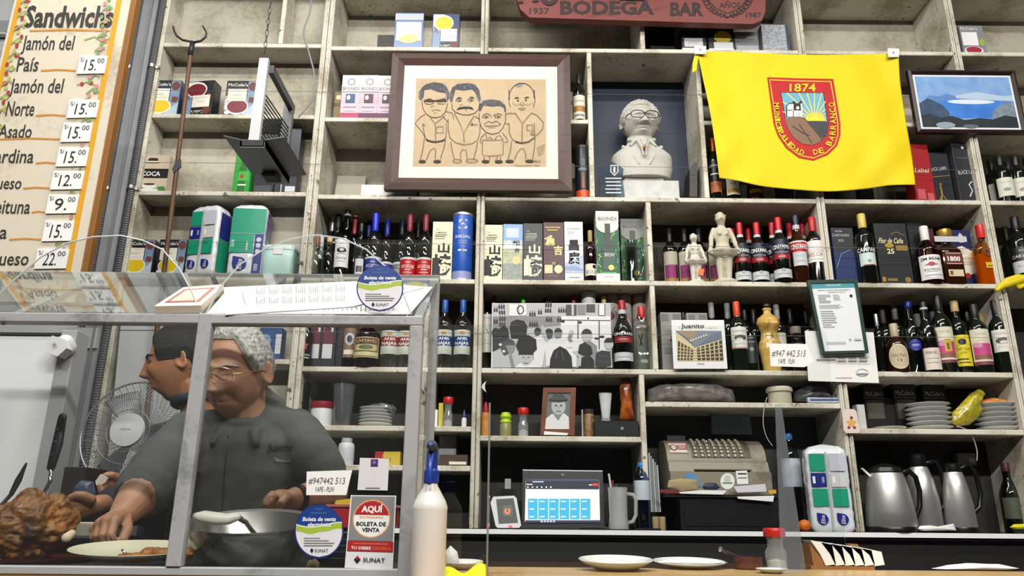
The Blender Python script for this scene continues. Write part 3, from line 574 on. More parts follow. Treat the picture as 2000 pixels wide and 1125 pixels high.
bottle('brown vermouth bottle with black neck and white pennant label', 1552, 423, 33, R3, .04, 'verm', 'br', (mat('#1b2036', .35), .2, LGR), [(.44, .60, 70, RED, [('t', 'CINZANO', .5, .5, .85, .45, WHITE, {'bold': .03}), ('r', 0, .88, 1, 1, WHITE)]), (.24, .44, 48, LGR, [('t', 'Bianco', .5, .7, .5, .12, GRY), ('r', .2, .3, .8, .35, GRY)])], gC)
bottle('dark bottle with long red cap and white label lettered red', 1584, 426, 33, R3, .04, 'wine', 'k', (mat('#b81a22', .35), .24), [(.30, .62, 68, mat('#e8e8e4', .6), [('t', 'BELOKI', .5, .35, .85, .2, mat('#b03328', .5)), ('r', .1, .7, .9, .73, LGR), ('r', .1, .12, .9, .14, GRY)])], gC)
# ---- fourth unit, third row
carton('dark blue rum box with silver lettering behind the red aperitif', 1622, 1664, 445, R3, mat('#1a2f63', .35), [('r', 0, .6, 1, 1, mat('#202329', .4)), ('t', 'RON', .35, .94, .3, .035, LGR), ('t', 'CARTAVIO', .42, .87, .8, .045, LGR), ('t', 'XO', .4, .78, .25, .05, LGR), ('l', [(.05, .3), (.35, .55), (.8, .62)], .012, LGR), ('t', '1g', .3, .06, .1, .03, LGR)], dy=.06)
bottle('tall aperitif bottle with gold cap and white lettered label', 1681, 420, 33, R3, .035, 'tall', 'k', (mat('#d6bf62', .35), .2), [(.43, .50, 75, None, [('t', 'CAMPARI', .5, .5, .9, .85, WHITE, {'bold': .03})]), (.24, .42, 56, mat('#c8dcd4', .5), [('e', .55, .35, .1, None, GRY), ('r', .2, .0, .9, .08, mat('#8a3a30', .5))])])
carton('large black rum box with gold script and 25', 1705, 1768, 436, R3, mat('#1f2126', .4), [('t', 'Flor de Caña', .48, .72, .75, .085, mat('#dccf98', .4), {'shear': .25, 'bold': .02}), ('l', [(.5, .82), (.68, .86), (.92, .8)], .015, GOLD), ('t', '25', .42, .55, .22, .08, mat('#dccf98', .4), {'bold': .03}), ('e', .4, .64, .14, .035, GOLD), ('r', .6, .56, .95, .64, mat('#9a7a3a', .4)), ('r', .05, .07, .15, .14, GOLD), ('r', .2, .08, .5, .12, mat('#8a6f38', .4)), ('e', .82, .1, .09, None, mat('#8a6f38', .4))], dy=.05, depth=.12)
carton('black rum box edge with gold numerals behind the bourbon', 1770, 1800, 435, R3, mat('#191b20', .4), [('t', '200', .4, .38, .5, .06, mat('#9a6a3a', .4))], dy=.09)
bottle('square shouldered bourbon bottle with white cap and white label', 1803, 444, 41, R3, .035, 'liq', 'whis', (mat('#e9e6e2', .4), .24), [(.06, .47, 64, mat('#eceae6', .6), [('t', 'JIM BEAM', .5, .84, .8, .12, INK, {'bold': .03}), ('e', .5, .62, .13, .09, RED), ('e', .5, .6, .25, .05, mat('#9a8f86', .5)), ('e', .5, .62, .11, .075, RED), ('t', 'BOURBON', .5, .40, .6, .09, INK), ('r', .3, .3, .7, .32, GRY), ('r', .2, .15, .85, .18, GRY), ('r', .2, .06, .85, .08, LGR)])], liq=(mat('#3a1a08', .1), .55))
carton('dark red spirit box behind the square tequila bottle', 1801, 1822, 446, R3, mat('#4d1424', .4), [('r', .2, .5, .8, .52, GRY), ('r', .2, .6, .8, .62, GRY)], dy=.10)
bottle('square tequila bottle with big gold stopper and 1800 label', 1843, 451, 43, R3, .035, 'squat', 'br', (mat('#c7a046', .3, .6), .13), [(.33, .55, 52, mat('#6a2a20', .5), [('t', '1800', .5, .48, .75, .38, WHITE, {'bold': .03}), ('r', .05, .06, .95, .1, CRM), ('r', .05, .9, .95, .94, CRM)]), (.12, .24, 46, mat('#dcc8a0', .5), [('r', .1, .2, .3, .8, mat('#7a4a2c', .5))]), (.74, .84, 100, LGR, [])], sq=5, depth=.8, capr=1.75)
carton('navy whisky carton with cream pennant and red seal', 1853, 1893, 449, R3, mat('#1c2450', .4), [('p', [(0, .28), (.5, .2), (1, .28), (1, .62), (.5, .72), (0, .68)], CRM), ('t', 'Ballantines', .5, .52, .8, .06, mat('#8a7a50', .5), {'shear': .25}), ('e', .55, .22, .13, None, RED), ('p', [(.4, .78), (.4, .9), (.5, .95), (.62, .9), (.62, .78)], LGR), ('r', .2, .4, .8, .41, GRY)], dy=.08)
bottle('flat amber tequila bottle with red cap and skull emblem', 1913, 441, 46, R3, .035, 'squat', 'amb', (mat('#d2201c', .35), .22), [(.22, .62, 50, None, [('e', .5, .75, .24, .16, mat('#7a3a2c', .5)), ('e', .4, .78, .07, .05, mat('#3a1a10', .5)), ('e', .6, .78, .07, .05, mat('#3a1a10', .5)), ('r', .2, .1, .8, .34, mat('#d9b820', .4)), ('r', .3, .16, .7, .22, mat('#8a6a10', .4))])], sq=4, depth=.55, liq=(mat('#c98f2c', .15), .5), capr=1.1)
bottle('black rum bottle with dark label at the right photo edge', 1980, 425, 38, R3 - .012, .05, 'wine', 'k', (BKP, .18), [(.36, .55, 70, BKP, [('t', 'CARTAVIO', .5, .35, .9, .22, WHITE), ('t', 'RON', .5, .75, .3, .15, LGR)]), (.2, .36, 70, LGR, [('t', 'BLACK', .5, .6, .6, .2, GRY), ('e', .75, .2, .14, None, mat('#8a4a3c', .5))])])
bottle('dark bottle in shadow behind the black rum at the edge', 1962, 445, 30, R3 - .012, .17, 'wine', 'k', (BKP, .2), [])
# ---- fourth row, second unit (partly behind the case glass)
bottle('black bottle with red star behind the case glass', 603, 600, 29, R4, .05, 'verm', 'g', (BKP, .06), [(.16, .46, 60, None, [('p', [(.5 + .32 * (1 if k % 2 == 0 else .42) * math.sin(k * math.pi / 5), .62 + .30 * (1 if k % 2 == 0 else .42) * math.cos(k * math.pi / 5)) for k in range(10)][::-1], RED), ('t', 'AMSTERDAM', .5, .12, .8, .12, LGR), ('r', .15, -.06, .85, -.01, LGR)])])
ANL = lambda col: (.20, .55, 66, mat('#c4c8c2', .5), [('r', 0, .34, 1, .74, col), ('e', .5, .86, .14, .07, mat('#b8862c', .4)), ('t', 'ANIS', .5, .64, .55, .12, WHITE, {'bold': .02}), ('t', 'NAJAR', .5, .45, .75, .13, WHITE, {'bold': .02}), ('r', .1, .05, .9, .2, mat('#b9c0ad', .5))])
gA = 'clear anise bottles with blue or red labels'
bottle('clear anise bottle with blue label and blue cap, left of the pair', 870, 588, 33, R4, .05, 'anis', 'c', (mat('#1c4f9e', .35), .17), [ANL(mat('#1c3f80', .5))], gA)
bottle('clear anise bottle with blue label and blue cap beside the centre post', 905, 588, 33, R4, .05, 'anis', 'c', (mat('#1c4f9e', .35), .17), [ANL(mat('#1c3f80', .5))], gA)
bottle('clear anise bottle with red label behind the case glass', 766, 592, 36, R4, .05, 'anis', 'c', (mat('#8a1a20', .35), .17), [ANL(mat('#8a2418', .5))], gA)
bottle('clear anise bottle with red label behind the case corner post', 797, 592, 34, R4, .06, 'anis', 'c', (mat('#8a1a20', .35), .17), [ANL(mat('#8a2418', .5))], gA)
for k, (x0, lb) in enumerate(((611, 'black wine carton with white and red panel beside the star bottle'), (636, 'black wine carton with white and red panel, second from the star bottle'))):
    carton(lb, x0, x0 + 25, 605, R4, mat('#15171c', .4), [('r', .0, .18, .75, .98, LGR), ('r', .0, .42, .75, .62, WINE), ('e', .3, .66, .3, .05, WINE), ('r', .1, .85, .6, .87, GRY)], dy=.07, group='black wine cartons behind the case glass')
carton('plain black carton behind the wide rum bottle', 661, 680, 605, R4, mat('#121419', .35), [], dy=.09)
bottle('slanted label liqueur bottle left of the wide rum', 688, 610, 28, R4, .10, 'squat', 'dk', (BKP, .12), [(.2, .72, 55, mat('#8a6a58', .5), [('e', .5, .6, .35, .2, LGR), ('e', .5, .6, .18, .12, BKP), ('r', .1, .1, .9, .25, CRM)])])
bottle('wide brown rum bottle with rounded gold framed label', 721, 612, 52, R4, .05, 'squat', 'whis', (BKP, .14), [(.16, .52, 62, mat('#cbbd84', .5), [('r', .04, .04, .96, .96, mat('#5a2a1c', .5)), ('r', .1, .34, .9, .64, mat('#c9c48a', .5)), ('e', .5, .5, .25, .12, mat('#5a6a3c', .5)), ('t', 'CARTAVIO', .5, .82, .75, .14, mat('#dcc88a', .5)), ('r', .05, .08, .95, .28, mat('#cfc78f', .5))])], liq=(mat('#2c1206', .1), .6))
# centre: photo print, bottles over it
def capneck(label, cx, yt, h, w, m, dy):
    bottle(label, cx, yt, 24, R4, dy, 'wine', 'k', (m, .14), [], 'bottles hidden behind the black and white photograph')
capneck('dark bottle with dull red cap behind the photograph, leftmost', 965, 580, 0, 0, mat('#6a1620', .4), .14)
capneck('bottle with bright green cap behind the photograph', 1022, 579, 0, 0, mat('#54c41c', .35), .12)
capneck('bottle with shadowed red cap behind the middle of the photograph', 1064, 584, 0, 0, mat('#4a0f18', .4), .15)
capneck('bottle with red cap left of the white tube, behind the photograph', 1120, 579, 0, 0, mat('#9a1622', .4), .12)
capneck('bottle with pale yellow cap right of the white tube', 1179, 580, 0, 0, mat('#cfc076', .4), .11)
tube_box('white gift tube standing behind the black and white photograph', 1149, 574, 28, R4, mat('#dcdcd8', .5), [('e', .5, .9, .3, .08, mat('#f2f2f0', .5))], dy=.12, capm=LGR)
for k, (cx, lb) in enumerate(((1193, 'grey gift tube with brush mark beside the photograph corner'), (1218, 'grey gift tube with red mark behind the clear vermouth'), (1248, 'grey gift tube with black tree mark beside the divider'))):
    tube_box(lb, cx, 579, 29, R4, mat('#b3aea4', .5), [('e', .5, .72, .18, .05, mat('#6a1f2c', .5) if k < 2 else BKP), ('l', [(.4, .66), (.55, .78), (.7, .84)], .05, BKP), ('l', [(.45, .35), (.6, .5)], .08, BKP), ('l', [(.6, .35), (.4, .48)], .06, BKP)], dy=.16, group='grey gift tubes with brush marks', capm=mat('#8f8b82', .5))
bottle('clear vermouth bottle with red cap right of the photograph', 1214, 589, 38, R4, .05, 'verm', 'dk', (mat('#9c1722', .35), .19, LGR), [(.36, .54, 70, None, [('t', 'CINZANO', .5, .8, .9, .22, WHITE, {'bold': .03}), ('r', .1, .1, .9, .58, mat('#9c2a2c', .5)), ('r', .3, .32, .7, .38, LGR)]), (.12, .24, 70, LGR, [('r', .2, .4, .8, .5, GRY)])], liq=(mat('#26282a', .1), .16))
bottle('square clear bottle with red cap beside the divider', 1252, 601, 30, R4, .05, 'tall', 'c', (mat('#c01a20', .35), .17), [(.08, .2, 50, None, [('t', 'HANA', .5, .5, .6, .5, LGR)])], sq=5, depth=.9)
bottle('slim pale bottle with black drawing left of the photograph', 952, 610, 20, R4, .08, 'tall', 'c', None, [(.3, .95, 70, mat('#d6d4cc', .5), [('t', 'Des', .5, .9, .6, .06, GRY), ('l', [(.4, .3), (.6, .5), (.45, .6)], .07, BKP), ('l', [(.35, .35), (.65, .4)], .05, BKP)])])
t = carton('upright dark wooden board edge beside the divider', 1275, 1281, 668, R4, mat('#6a4630', .6), [], dy=.02, name='wooden_board', cat='board')
# right half of the fourth row
g2 = 'wine behind the calendar and clay bottle'
carton('grey patterned wine carton left behind the calendar', 1289, 1330, 610, R4, mat('#8d8c88', .5), [('e', .8, .55, .4, .1, mat('#5c3a34', .5)), ('t', 'CASAS', .7, .6, .7, .05, CRM, {'rot': 15}), ('r', .05, .85, .4, .97, mat('#6c6b68', .5)), ('r', .6, .85, .95, .97, mat('#6c6b68', .5)), ('r', .1, .3, .9, .4, mat('#74736f', .5))], dy=.05, group=g2)
carton('grey patterned wine carton peeping over the calendar', 1340, 1381, 611, R4, mat('#8d8c88', .5), [('r', .1, .85, .4, .97, mat('#6c6b68', .5)), ('r', .6, .85, .95, .97, mat('#6c6b68', .5))], dy=.06, group=g2)
for (cx, yt, dy, cm_, lb) in ((1388, 593, .09, GRY, 'wine bottle with grey capsule above the calendar corner'), (1419, 594, .11, GRY, 'wine bottle with grey capsule left of the orange capsule'), (1452, 597, .18, BKP, 'black capped wine bottle behind the orange capped one'), (1515, 597, .10, GRY, 'wine bottle with grey capsule right of the clay bottle'), (1470, 606, .17, BKP, 'black wine bottle in shadow left of the clay bottle'), (1541, 604, .17, BKP, 'black wine bottle in shadow above the phone note'), (1572, 605, .18, BKP, 'black wine bottle in shadow beside the framed certificate'), (1333, 603, .2, BKP, 'black wine bottle in shadow between the grey cartons')):
    bottle(lb, cx, yt, 28, R4, dy, 'wine', 'k', (cm_, .22), [(.3, .58, 60, mat('#c9c8b6', .5), [('r', .2, .3, .8, .35, GRY)])] if cx == 1515 else [], g2)
bottle('wine bottle with orange capsule and white landscape label', 1437, 591, 33, R4, .05, 'wine', 'g', (mat('#cf4318', .4), .21), [(.31, .62, 60, mat('#e6e4d8', .6), [('t', 'ROSEMARY', .5, .8, .75, .08, mat('#6a6a60', .5)), ('e', .55, .5, .34, .13, mat('#4a4c46', .5)), ('e', .5, .42, .2, .06, mat('#e6e4d8', .6)), ('r', .2, .2, .8, .23, LGR), ('r', 0, 0, 1, .06, mat('#b98a78', .5))])], g2)
bottle('short round bottle with blue label and wooden stopper behind the note', 1553, 640, 30, R4, .06, 'squat', 'pale', (mat('#8a7a70', .5), .14), [(.2, .62, 60, mat('#6f86b8', .5), [])], g2, capr=2.0)
bottle('black carton like spirit bottle with grey crest left of the clay bottle', 1464, 650, 26, R4, .05, 'tall', 'k', None, [(.2, .9, 55, mat('#20242a', .4), [('e', .5, .5, .16, None, GRY), ('r', .2, .75, .8, .78, GRY), ('r', .25, .9, .75, .92, GRY)])], g2)
# fourth unit, fourth row
g4 = 'bottles beside the framed certificate'
def farm(h1): return [('t', 'VIÑA', .5, .85, .5, .08, GRY), ('r', .08, .18, .92, .55, PINK), ('e', .3, .5, .2, .08, mat('#d890b8', .5)), ('r', .08, .06, .92, .2, mat('#8a5a40', .5))] + ([('r', .42, .25, .72, .62, mat('#c9b02c', .5)), ('r', .5, .3, .62, .5, mat('#6a5a1c', .5))] if h1 else [])
bottle('dark wine bottle with pink and yellow tower label', 1829, 580, 36, R4, .045, 'wine', 'g', (BKP, .2), [(.16, .58, 62, mat('#ddd7c0', .6), farm(True)), (.12, .16, 62, mat('#7a3a4a', .5), [])], g4)
bottle('dark wine bottle with pink vineyard label', 1900, 596, 36, R4, .045, 'wine', 'g', (BKP, .2), [(.16, .62, 62, mat('#ddd7c0', .6), farm(False)), (.11, .16, 62, mat('#7a3a4a', .5), [])], g4)
bottle('wine bottle with bright yellow label and wooden stopper', 1862, 590, 32, R4, .07, 'wine', 'g', (mat('#c4a878', .5), .14), [(.10, .52, 60, mat('#e3d322', .5), [('e', .5, .78, .22, .1, BKP), ('t', 'CAPTAIN', .5, .55, .85, .09, INK), ('t', 'OF', .5, .42, .3, .07, INK), ('r', .1, .2, .7, .24, INK), ('r', .2, .1, .8, .13, INK)])], g4, capr=1.3)
bottle('dark wine bottle with white house label, rightmost of the row', 1941, 588, 36, R4, .045, 'wine', 'g', (BKP, .25), [(.28, .58, 62, mat('#e2dfd2', .6), [('t', 'ROSEMARY', .5, .82, .75, .1, GRY), ('e', .5, .5, .35, .14, mat('#55564e', .5)), ('e', .5, .44, .18, .07, mat('#e2dfd2', .6)), ('r', .25, .2, .75, .23, LGR), ('e', .9, .08, .08, None, GOLD)])], g4)
bottle('liqueur bottle with large oval cream label', 1744, 634, 40, R4, .04, 'squat', 'br', (mat('#b9ab8c', .45), .26), [(.05, .56, 60, None, [('e', .5, .5, .47, .5, mat('#d8ccb0', .6)), ('e', .5, .5, .41, .44, mat('#c4b596', .6)), ('t', 'Old Parr', .5, .55, .62, .14, mat('#7a1f20', .5)), ('t', '12', .5, .36, .2, .1, INK)])], g4)
bottle('tall clear vodka bottle with blue cap and blue round seal', 1772, 591, 36, R4, .07, 'verm', 'c', (mat('#16257e', .35), .08), [(.30, .46, 40, None, [('e', .5, .5, .45, None, mat('#1f2f96', .4)), ('r', .25, .52, .75, .56, LGR), ('r', .25, .42, .75, .46, LGR)])], g4)
bottle('black bottle with white neck ring and pale slanted label', 1802, 592, 34, R4, .05, 'verm', 'k', (BKP, .1, LGR), [(.04, .34, 55, mat('#e0d3c4', .6), [('t', 'FERNET', .5, .78, .7, .14, INK), ('r', .15, .5, .85, .53, GRY), ('r', .15, .3, .85, .33, GRY)])], g4)
bottle('slim silver capped bottle beside the certificate edge', 1710, 615, 20, R4, .08, 'wine', 'k', (SILV, .2), [], g4)
for (cx, yt, dy, cm_, lb) in ((1722, 606, .17, mat('#3a3734', .5), 'dim bottle at the back above the oval label bottle'), (1745, 597, .16, mat('#6d6a62', .5), 'dim grey capped bottle at the back left of the blue cap'), (1790, 615, .15, GRY, 'dim grey capped bottle right of the blue cap'), (1818, 600, .18, mat('#5a5c5e', .5), 'dim grey necked bottle behind the white ringed bottle'), (1885, 600, .18, BKP, 'black bottle in shadow right of the yellow label'), (1915, 614, .14, mat('#b59a6a', .5), 'corked bottle in shadow left of the house label wine')):
    bottle(lb, cx, yt, 28, R4, dy, 'wine', 'k', (cm_, .2), [], g4)
# ------------------------------------------------------------------ wall pieces, pictures, flag, bust
def rrect(x0, y0, x1, y1, r=0, n=4):
    if not r: return [(x0, y0), (x1, y0), (x1, y1), (x0, y1)]
    out = []
    for cx, cy, a0 in ((x1 - r, y1 - r, 0), (x0 + r, y1 - r, 90), (x0 + r, y0 + r, 180), (x1 - r, y0 + r, 270)):
        for k in range(n + 1):
            a = math.radians(a0 + 90 * k / n); out.append((cx + r * math.cos(a), cy + r * math.sin(a)))
    return out
def ptext(s, x0, x1, yt, yb, m, **op):
    o = dict(op); o['shear'] = -op.get('shear', 0); o['rot'] = op.get('rot', 0)
    return ('t', s, (x0 + x1) / 2, (yt + yb) / 2, x1 - x0, -(yb - yt), m, o)
def pslab(pts, Y, th, m, side=None):
    g = G(); g.slab([at(x, y, Y) for x, y in pts], (0, th, 0), m, side); return g
# ---- menu board
YB = 2.30
bx0, bx1 = at(28, 0, YB).x, at(266, 0, YB).x; bz0, bz1 = at(150, 592, YB).z, at(150, -120, YB).z
mb = thing('menu_board', 'hand painted sandwich menu board with floral yellow border', 'menu board', ((bx0 + bx1) / 2, YB, bz0))
g = G(); g.box((bx0, YB, bz0), (bx1, YB + .03, bz1), mat('#8a5a1e', .6), .002); g.obj('board', mb)
BRD = dirty('board_face', '#d9cfbb', '#b9ad95', 6, 50, .7)
g = G(); g.box((bx0 + .004, YB - .004, bz0 + .002), (bx1 - .018, YB, bz1 - .002), BRD); g.obj('painted_face', mb)
W = bx1 - bx0; BM = lambda u, v, o: Vector((bx0 + u * W, YB - .004 - o, v))
YS = mat('#d99f1c', .6); OR_ = mat('#d08a2a', .6)
g = G(); g.draw(BM, [('r', .845, bz0, .89, bz1, YS), ('r', .03, bz0, .07, bz1, YS)]); g.obj('border_stripe', mb)
g = G(); r = random.Random(3); sp = []
for k in range(150):
    z = bz0 + (bz1 - bz0) * k / 150; side = .79 if k % 2 else .11
    c = (mat('#a8332c', .6), mat('#7f9a58', .6), mat('#b9b35c', .6), mat('#c98a8a', .6))[k % 4]; sp.append(('e', side + r.uniform(-.035, .035), z, .014 + .008 * (k % 3 == 0), .009, c))
    if k % 3 == 0: sp.append(('l', [(side - .04, z - .01), (side + .01, z + .012), (side + .04, z)], .008, mat('#93a66a', .6)))
g.draw(BM, sp); g.obj('floral_border', mb)
g = G(); BP = PXM(YB - .0045); DK = mat('#35322f', .6)
it = [('Sandwichs', 50, 222, 10, 52), ('Jamón del', 44, 145, 68, 97), ('País', 34, 76, 110, 139), ('Jamón del', 20, 124, 152, 181), ('Norte', 13, 68, 196, 226), ('Asado', -2, 63, 242, 269), ('Sardina', -22, 67, 290, 318), ('Queso', -26, 43, 344, 369), ('Aceituna', -40, 60, 388, 417), ('Palta', -50, 15, 438, 466), ('c/queso', -38, 57, 490, 518)]
for t_, a, b, c, d in it: g = G(); g.draw(BP, [ptext(t_, a, b, c, d, DK, shear=.2, bold=.012 if d > 60 else .03)]); g.obj('lettering', mb)
for x0, x1, y in ((58, 215, 60), (80, 148, 138), (70, 128, 226), (0, 118, 272), (70, 108, 319), (45, 98, 368), (62, 88, 415), (18, 80, 468), (60, 70, 520)): g = G(); g.draw(BP, [('l', [(x0, y), ((x0 + x1) / 2, y - 2), (x1, y)], 3.2, OR_)]); g.obj('underline', mb)
g = G(); g.draw(BP, [('l', [(165, 78), (185, 72), (200, 82), (215, 74)], 3, mat('#93a66a', .6)), ('l', [(150, 166), (170, 160), (190, 168)], 3, mat('#93a66a', .6)), ('e', 205, 80, 5, 5, mat('#b8862c', .6)), ('e', 160, 164, 4, 4, mat('#a8332c', .6)), ('e', 178, 162, 4, 4, mat('#a8332c', .6))]); g.obj('vine_ornament', mb)
for (x0, x1, y0, y1, num) in ((149, 210, 108, 144, '15.'), (129, 194, 194, 230, '15.'), (117, 181, 239, 277, '15.'), (108, 174, 287, 325, '15.'), (97, 165, 333, 370, '12.'), (88, 154, 379, 417, '9.'), (81, 145, 430, 471, '15.'), (66, 135, 485, 525, '22.')):
    q = [(x0 + 8, y0), (x1, y0 + 1), (x1 - 7, y1 - 1), (x0, y1)]; g = pslab(q, YB - .010, .004, PAPER); w = x1 - x0; pc_ = g.obj('price_card', mb); g = G()
    g.draw(PXM(YB - .0106), [ptext(num, x0 + w * .28, x0 + w * .66, y0 + 7, y1 - 7, INK, shear=.25), ptext('00', x0 + w * .68, x0 + w * .9, y0 + 5, y0 + 15, INK, shear=.2), ptext('S/', x0 + w * .14, x0 + w * .27, y0 + 4, y0 + 12, INK)]); g.obj('price_figures', pc_)
for x in (bx0 + .06, bx1 - .06): g = G(); g.tube([(x, YB + .015, bz1 - .02), (x, YB + .015, 4.499)], .0015, STEEL, 5); g.obj('hanging_wire', mb)
rebase(mb)
# grey thing in the upper left corner and white panel behind the board are wall
g = pslab([(-60, -20), (22, -20), (10, 66), (-60, 66)], F - .02, .03, mat('#c9cccf', .5)); g.draw(PXM(F - .0205), [('r', -60, 40, 20, 62, mat('#9aa0a4', .5))]); g.obj('wall_notice', None, False, 'pale notice on the wall in the top left corner', 'notice')
# ---- hooked pole
P1 = at(374, 92, F - .10); P0 = at(320, 535, F - .10); d = (P0 - P1); Pb = P1 + d * ((P1.z - .01) / -d.z)
t = thing('hooked_pole', 'brown wooden pole with a forked metal hook leaning on the shelves', 'pole', Pb)
g = G(); g.tube([Pb, P1], [.013, .010], dirty('pole_wood', '#6b4a32', '#4a3324', 8, 60, .55), 10); g.obj('rod', t, 'auto')
IRON = mat('#3f4144', .5, .6)
g = G(); g.tube([P1 + Vector((0, 0, -.05)), P1 + Vector((.002, 0, .03))], .013, IRON, 8)
for pts in ([(376, 82), (356, 78), (345, 70), (340, 60), (338, 51)], [(374, 84), (392, 80), (402, 72), (403, 63), (396, 51)]): g.tube([at(x, y, F - .105) for x, y in pts], [.006, .006, .0055, .005, .004], IRON, 6)
g.obj('fork_hook', t, True); q = at(352, 320, F - .105)
g = G(); g.slab([at(x, y, F - .115) for x, y in ((345, 312), (352, 310), (352, 325), (338, 338), (336, 330))], (0, .012, 0), mat('#55585c', .5, .5)); g.obj('tape_clip', t); rebase(t)
# ---- hanging lamp fixture
YA, YZ = 2.60, 2.93; pc = at(493, 283, YA); XA = pc.x; zb = pc.z; zt = at(513, 113, YA).z
t = thing('hanging_lamp', 'grey metal louvred lamp fixture hanging from a chain', 'lamp', (XA, YA, zb)); GM = mat('#77797b', .45, .4); GD = mat('#4b4d4f', .45, .4)
g = G(); prof = [(-.115, .040), (-.048, .024), (-.048, -.008), (.048, -.008), (.048, .024), (.118, .036)]
vs = [(XA + x, y, zb + z) for y in (YA, YZ) for x, z in prof]; vs += [(x, y, z - .0025) for x, y, z in vs]; n = 6
fs = [(i, i + 1, n + i + 1, n + i) for i in range(5)] + [(2 * n + i + 1, 2 * n + i, 3 * n + i, 3 * n + i + 1) for i in range(5)] + [(i, 2 * n + i, 2 * n + i + 1, i + 1) for i in range(5)] + [(n + i + 1, 3 * n + i + 1, 3 * n + i, n + i) for i in range(5)]
g.add(vs, fs, GM); g.obj('reflector', t)
g = G(); g.box((XA - .04, YA - .002, zb - .004), (XA + .04, YA + .01, zb + .02), mat('#17171a', .5)); g.obj('socket_opening', t)
g = G(); g.box((XA - .03, YA + .2, zb - .03), (XA + .035, YA + .28, zb - .011), mat('#121214', .6), .008); g.obj('dark_opening', t)  # solid dark block standing in for the black opening of the channel
g = G(); xs = at(513, 113, YA).x; g.slab([(XA - .018, YA, zb + .02), (XA + .022, YA, zb + .02), (XA + .022, YA, zt), (XA - .014, YA, zt)], (0, .02, 0), mat('#c4c7c9', .4, .2)); g.obj('front_post', t)
g = G(); g.box((XA + .0, YZ - .03, zb + .01), (XA + .04, YZ - .005, zt - .02), GM); g.obj('rear_post', t)
g = G(); g.slab([(XA + .02, YA + .02, zt - .055), (XA + .02, YZ, zt - .055), (XA + .02, YZ, zt - .02), (XA + .02, YA + .02, zt - .02)], (.02, 0, 0), GD); g.obj('top_bar', t)
for k in range(11):
    z = zb + .05 + .018 * k; g = G(); g.tube([(XA + .02, YA + .02, z), (XA + .03, YZ - .02, z + .01)], .003, GD, 5); g.obj('louvre', t)
rebase(t)
# chain
t = thing('hanging_chain', 'thin steel chain holding up the louvred lamp', 'chain', (XA, YA + .01, zt)); z = 0; k = 0; ztop = 4.5 - zt
lg = G(); pts = [(.006 * math.cos(a), 0, .016 + .015 * math.sin(a)) for a in [2 * math.pi * i / 10 for i in range(11)]]; lg.tube(pts, .0016, mat('#4b4a48', .5, .6), 5, cap=False)
first = None
while z < ztop:
    o = lg.obj('link', t, True) if first is None else first.copy()
    if first is None: first = o
    else: COL.objects.link(o); o.parent = t
    o.location = (0, 0, z); o.rotation_euler.z = math.pi / 2 * (k % 2); z += .0265; k += 1
# ---- cable and pipe on the post
def cable(label, pts, Y, r, m, name='cable', cat='cable'):
    P = [at(x, y, Y) if not isinstance(x, Vector) else x for x, y in pts]; out = []
    for i in range(len(P) - 1):
        a, b, c, d_ = P[max(i - 1, 0)], P[i], P[i + 1], P[min(i + 2, len(P) - 1)]
        for k in range(6):
            s = k / 6; out.append(.5 * ((2 * b) + (c - a) * s + (2 * a - 5 * b + 4 * c - d_) * s * s + (3 * b - a - 3 * c + d_) * s ** 3))
    out.append(P[-1]); g = G(); g.tube(out, r, m, 6); return g.obj(name, None, True, label, cat)
cable('grey lamp cable looping down in front of the cream post', [(608, -30), (606, 20), (593, 62), (604, 105), (614, 150), (608, 195), (583, 229)], F - .05, .0045, mat('#8d8f8f', .5))
t = thing('thin_pipe', 'thin white pipe clamped up the post beside the acrylic', 'pipe', (XW(591), F - .012, .9)); X = 0
g = G(); g.tube([(0, 0, .1), (0, 0, 1.75)], .006, mat('#c9c6ba', .5), 8); g.obj('tube', t, 'auto')
for z in (.75, 1.35): g = G(); g.box((-.012, -.009, z), (.012, .002, z + .012), mat('#6c6c68', .5, .5)); g.obj('clamp', t)
# ---- caricature picture
YP = F - .05; fx0, fx1 = at(758, 238, YP).x, at(1115, 238, YP).x; fz0, fz1 = at(935, 371, YP).z, at(935, 105, YP).z
def framed(name, label, x0, x1, z0, z1, Y, fw, fm, th=.03, inner=None):
    t = thing(name, label, 'picture', ((x0 + x1) / 2, Y, z0))
    A = [(x0, z0), (x1, z0), (x1, z1), (x0, z1)]; B = [(x0 + fw, z0 + fw), (x1 - fw, z0 + fw), (x1 - fw, z1 - fw), (x0 + fw, z1 - fw)]
    for i in range(4):
        j = (i + 1) % 4; g = G(); a, b, c, e = A[i], A[j], B[j], B[i]
        mid = lambda p, q: ((p[0] + q[0]) / 2, (p[1] + q[1]) / 2)
        V = [(a[0], Y, a[1]), (b[0], Y, b[1]), (c[0], Y + .008, c[1]), (e[0], Y + .008, e[1]), (a[0], Y + th, a[1]), (b[0], Y + th, b[1]), (c[0], Y + th, c[1]), (e[0], Y + th, e[1])]
        m1, m2 = mid(a, e), mid(b, c); V += [(m1[0], Y - .006, m1[1]), (m2[0], Y - .006, m2[1])]
        g.add(V, [(0, 1, 9, 8), (8, 9, 2, 3), (4, 7, 6, 5), (0, 4, 5, 1), (3, 2, 6, 7), (0, 8, 3, 7, 4), (1, 5, 6, 2, 9)], fm); g.obj('frame_rail', t)
    return t
pic = framed('caricature_picture', 'dark wood framed line drawing of four caricatured men', fx0, fx1, fz0, fz1, YP, .065, dirty('walnut', '#4a3029', '#33201b', 7, 60, .4, streak=(1, 1, 6)), .035)
g = G(); g.box((fx0 + .06, YP + .010, fz0 + .06), (fx1 - .06, YP + .02, fz1 - .06), mat('#ede9d8', .7)); g.obj('mount', pic)
YD = YP + .0098
g = G(); g.draw(PXM(YD), [('p', [(813, 153), (1066, 155), (1067, 325), (806, 325)], mat('#cbb492', .7, n=.3, nscale=20, h2='#bfa681'))]); g.obj('drawing_paper', pic)
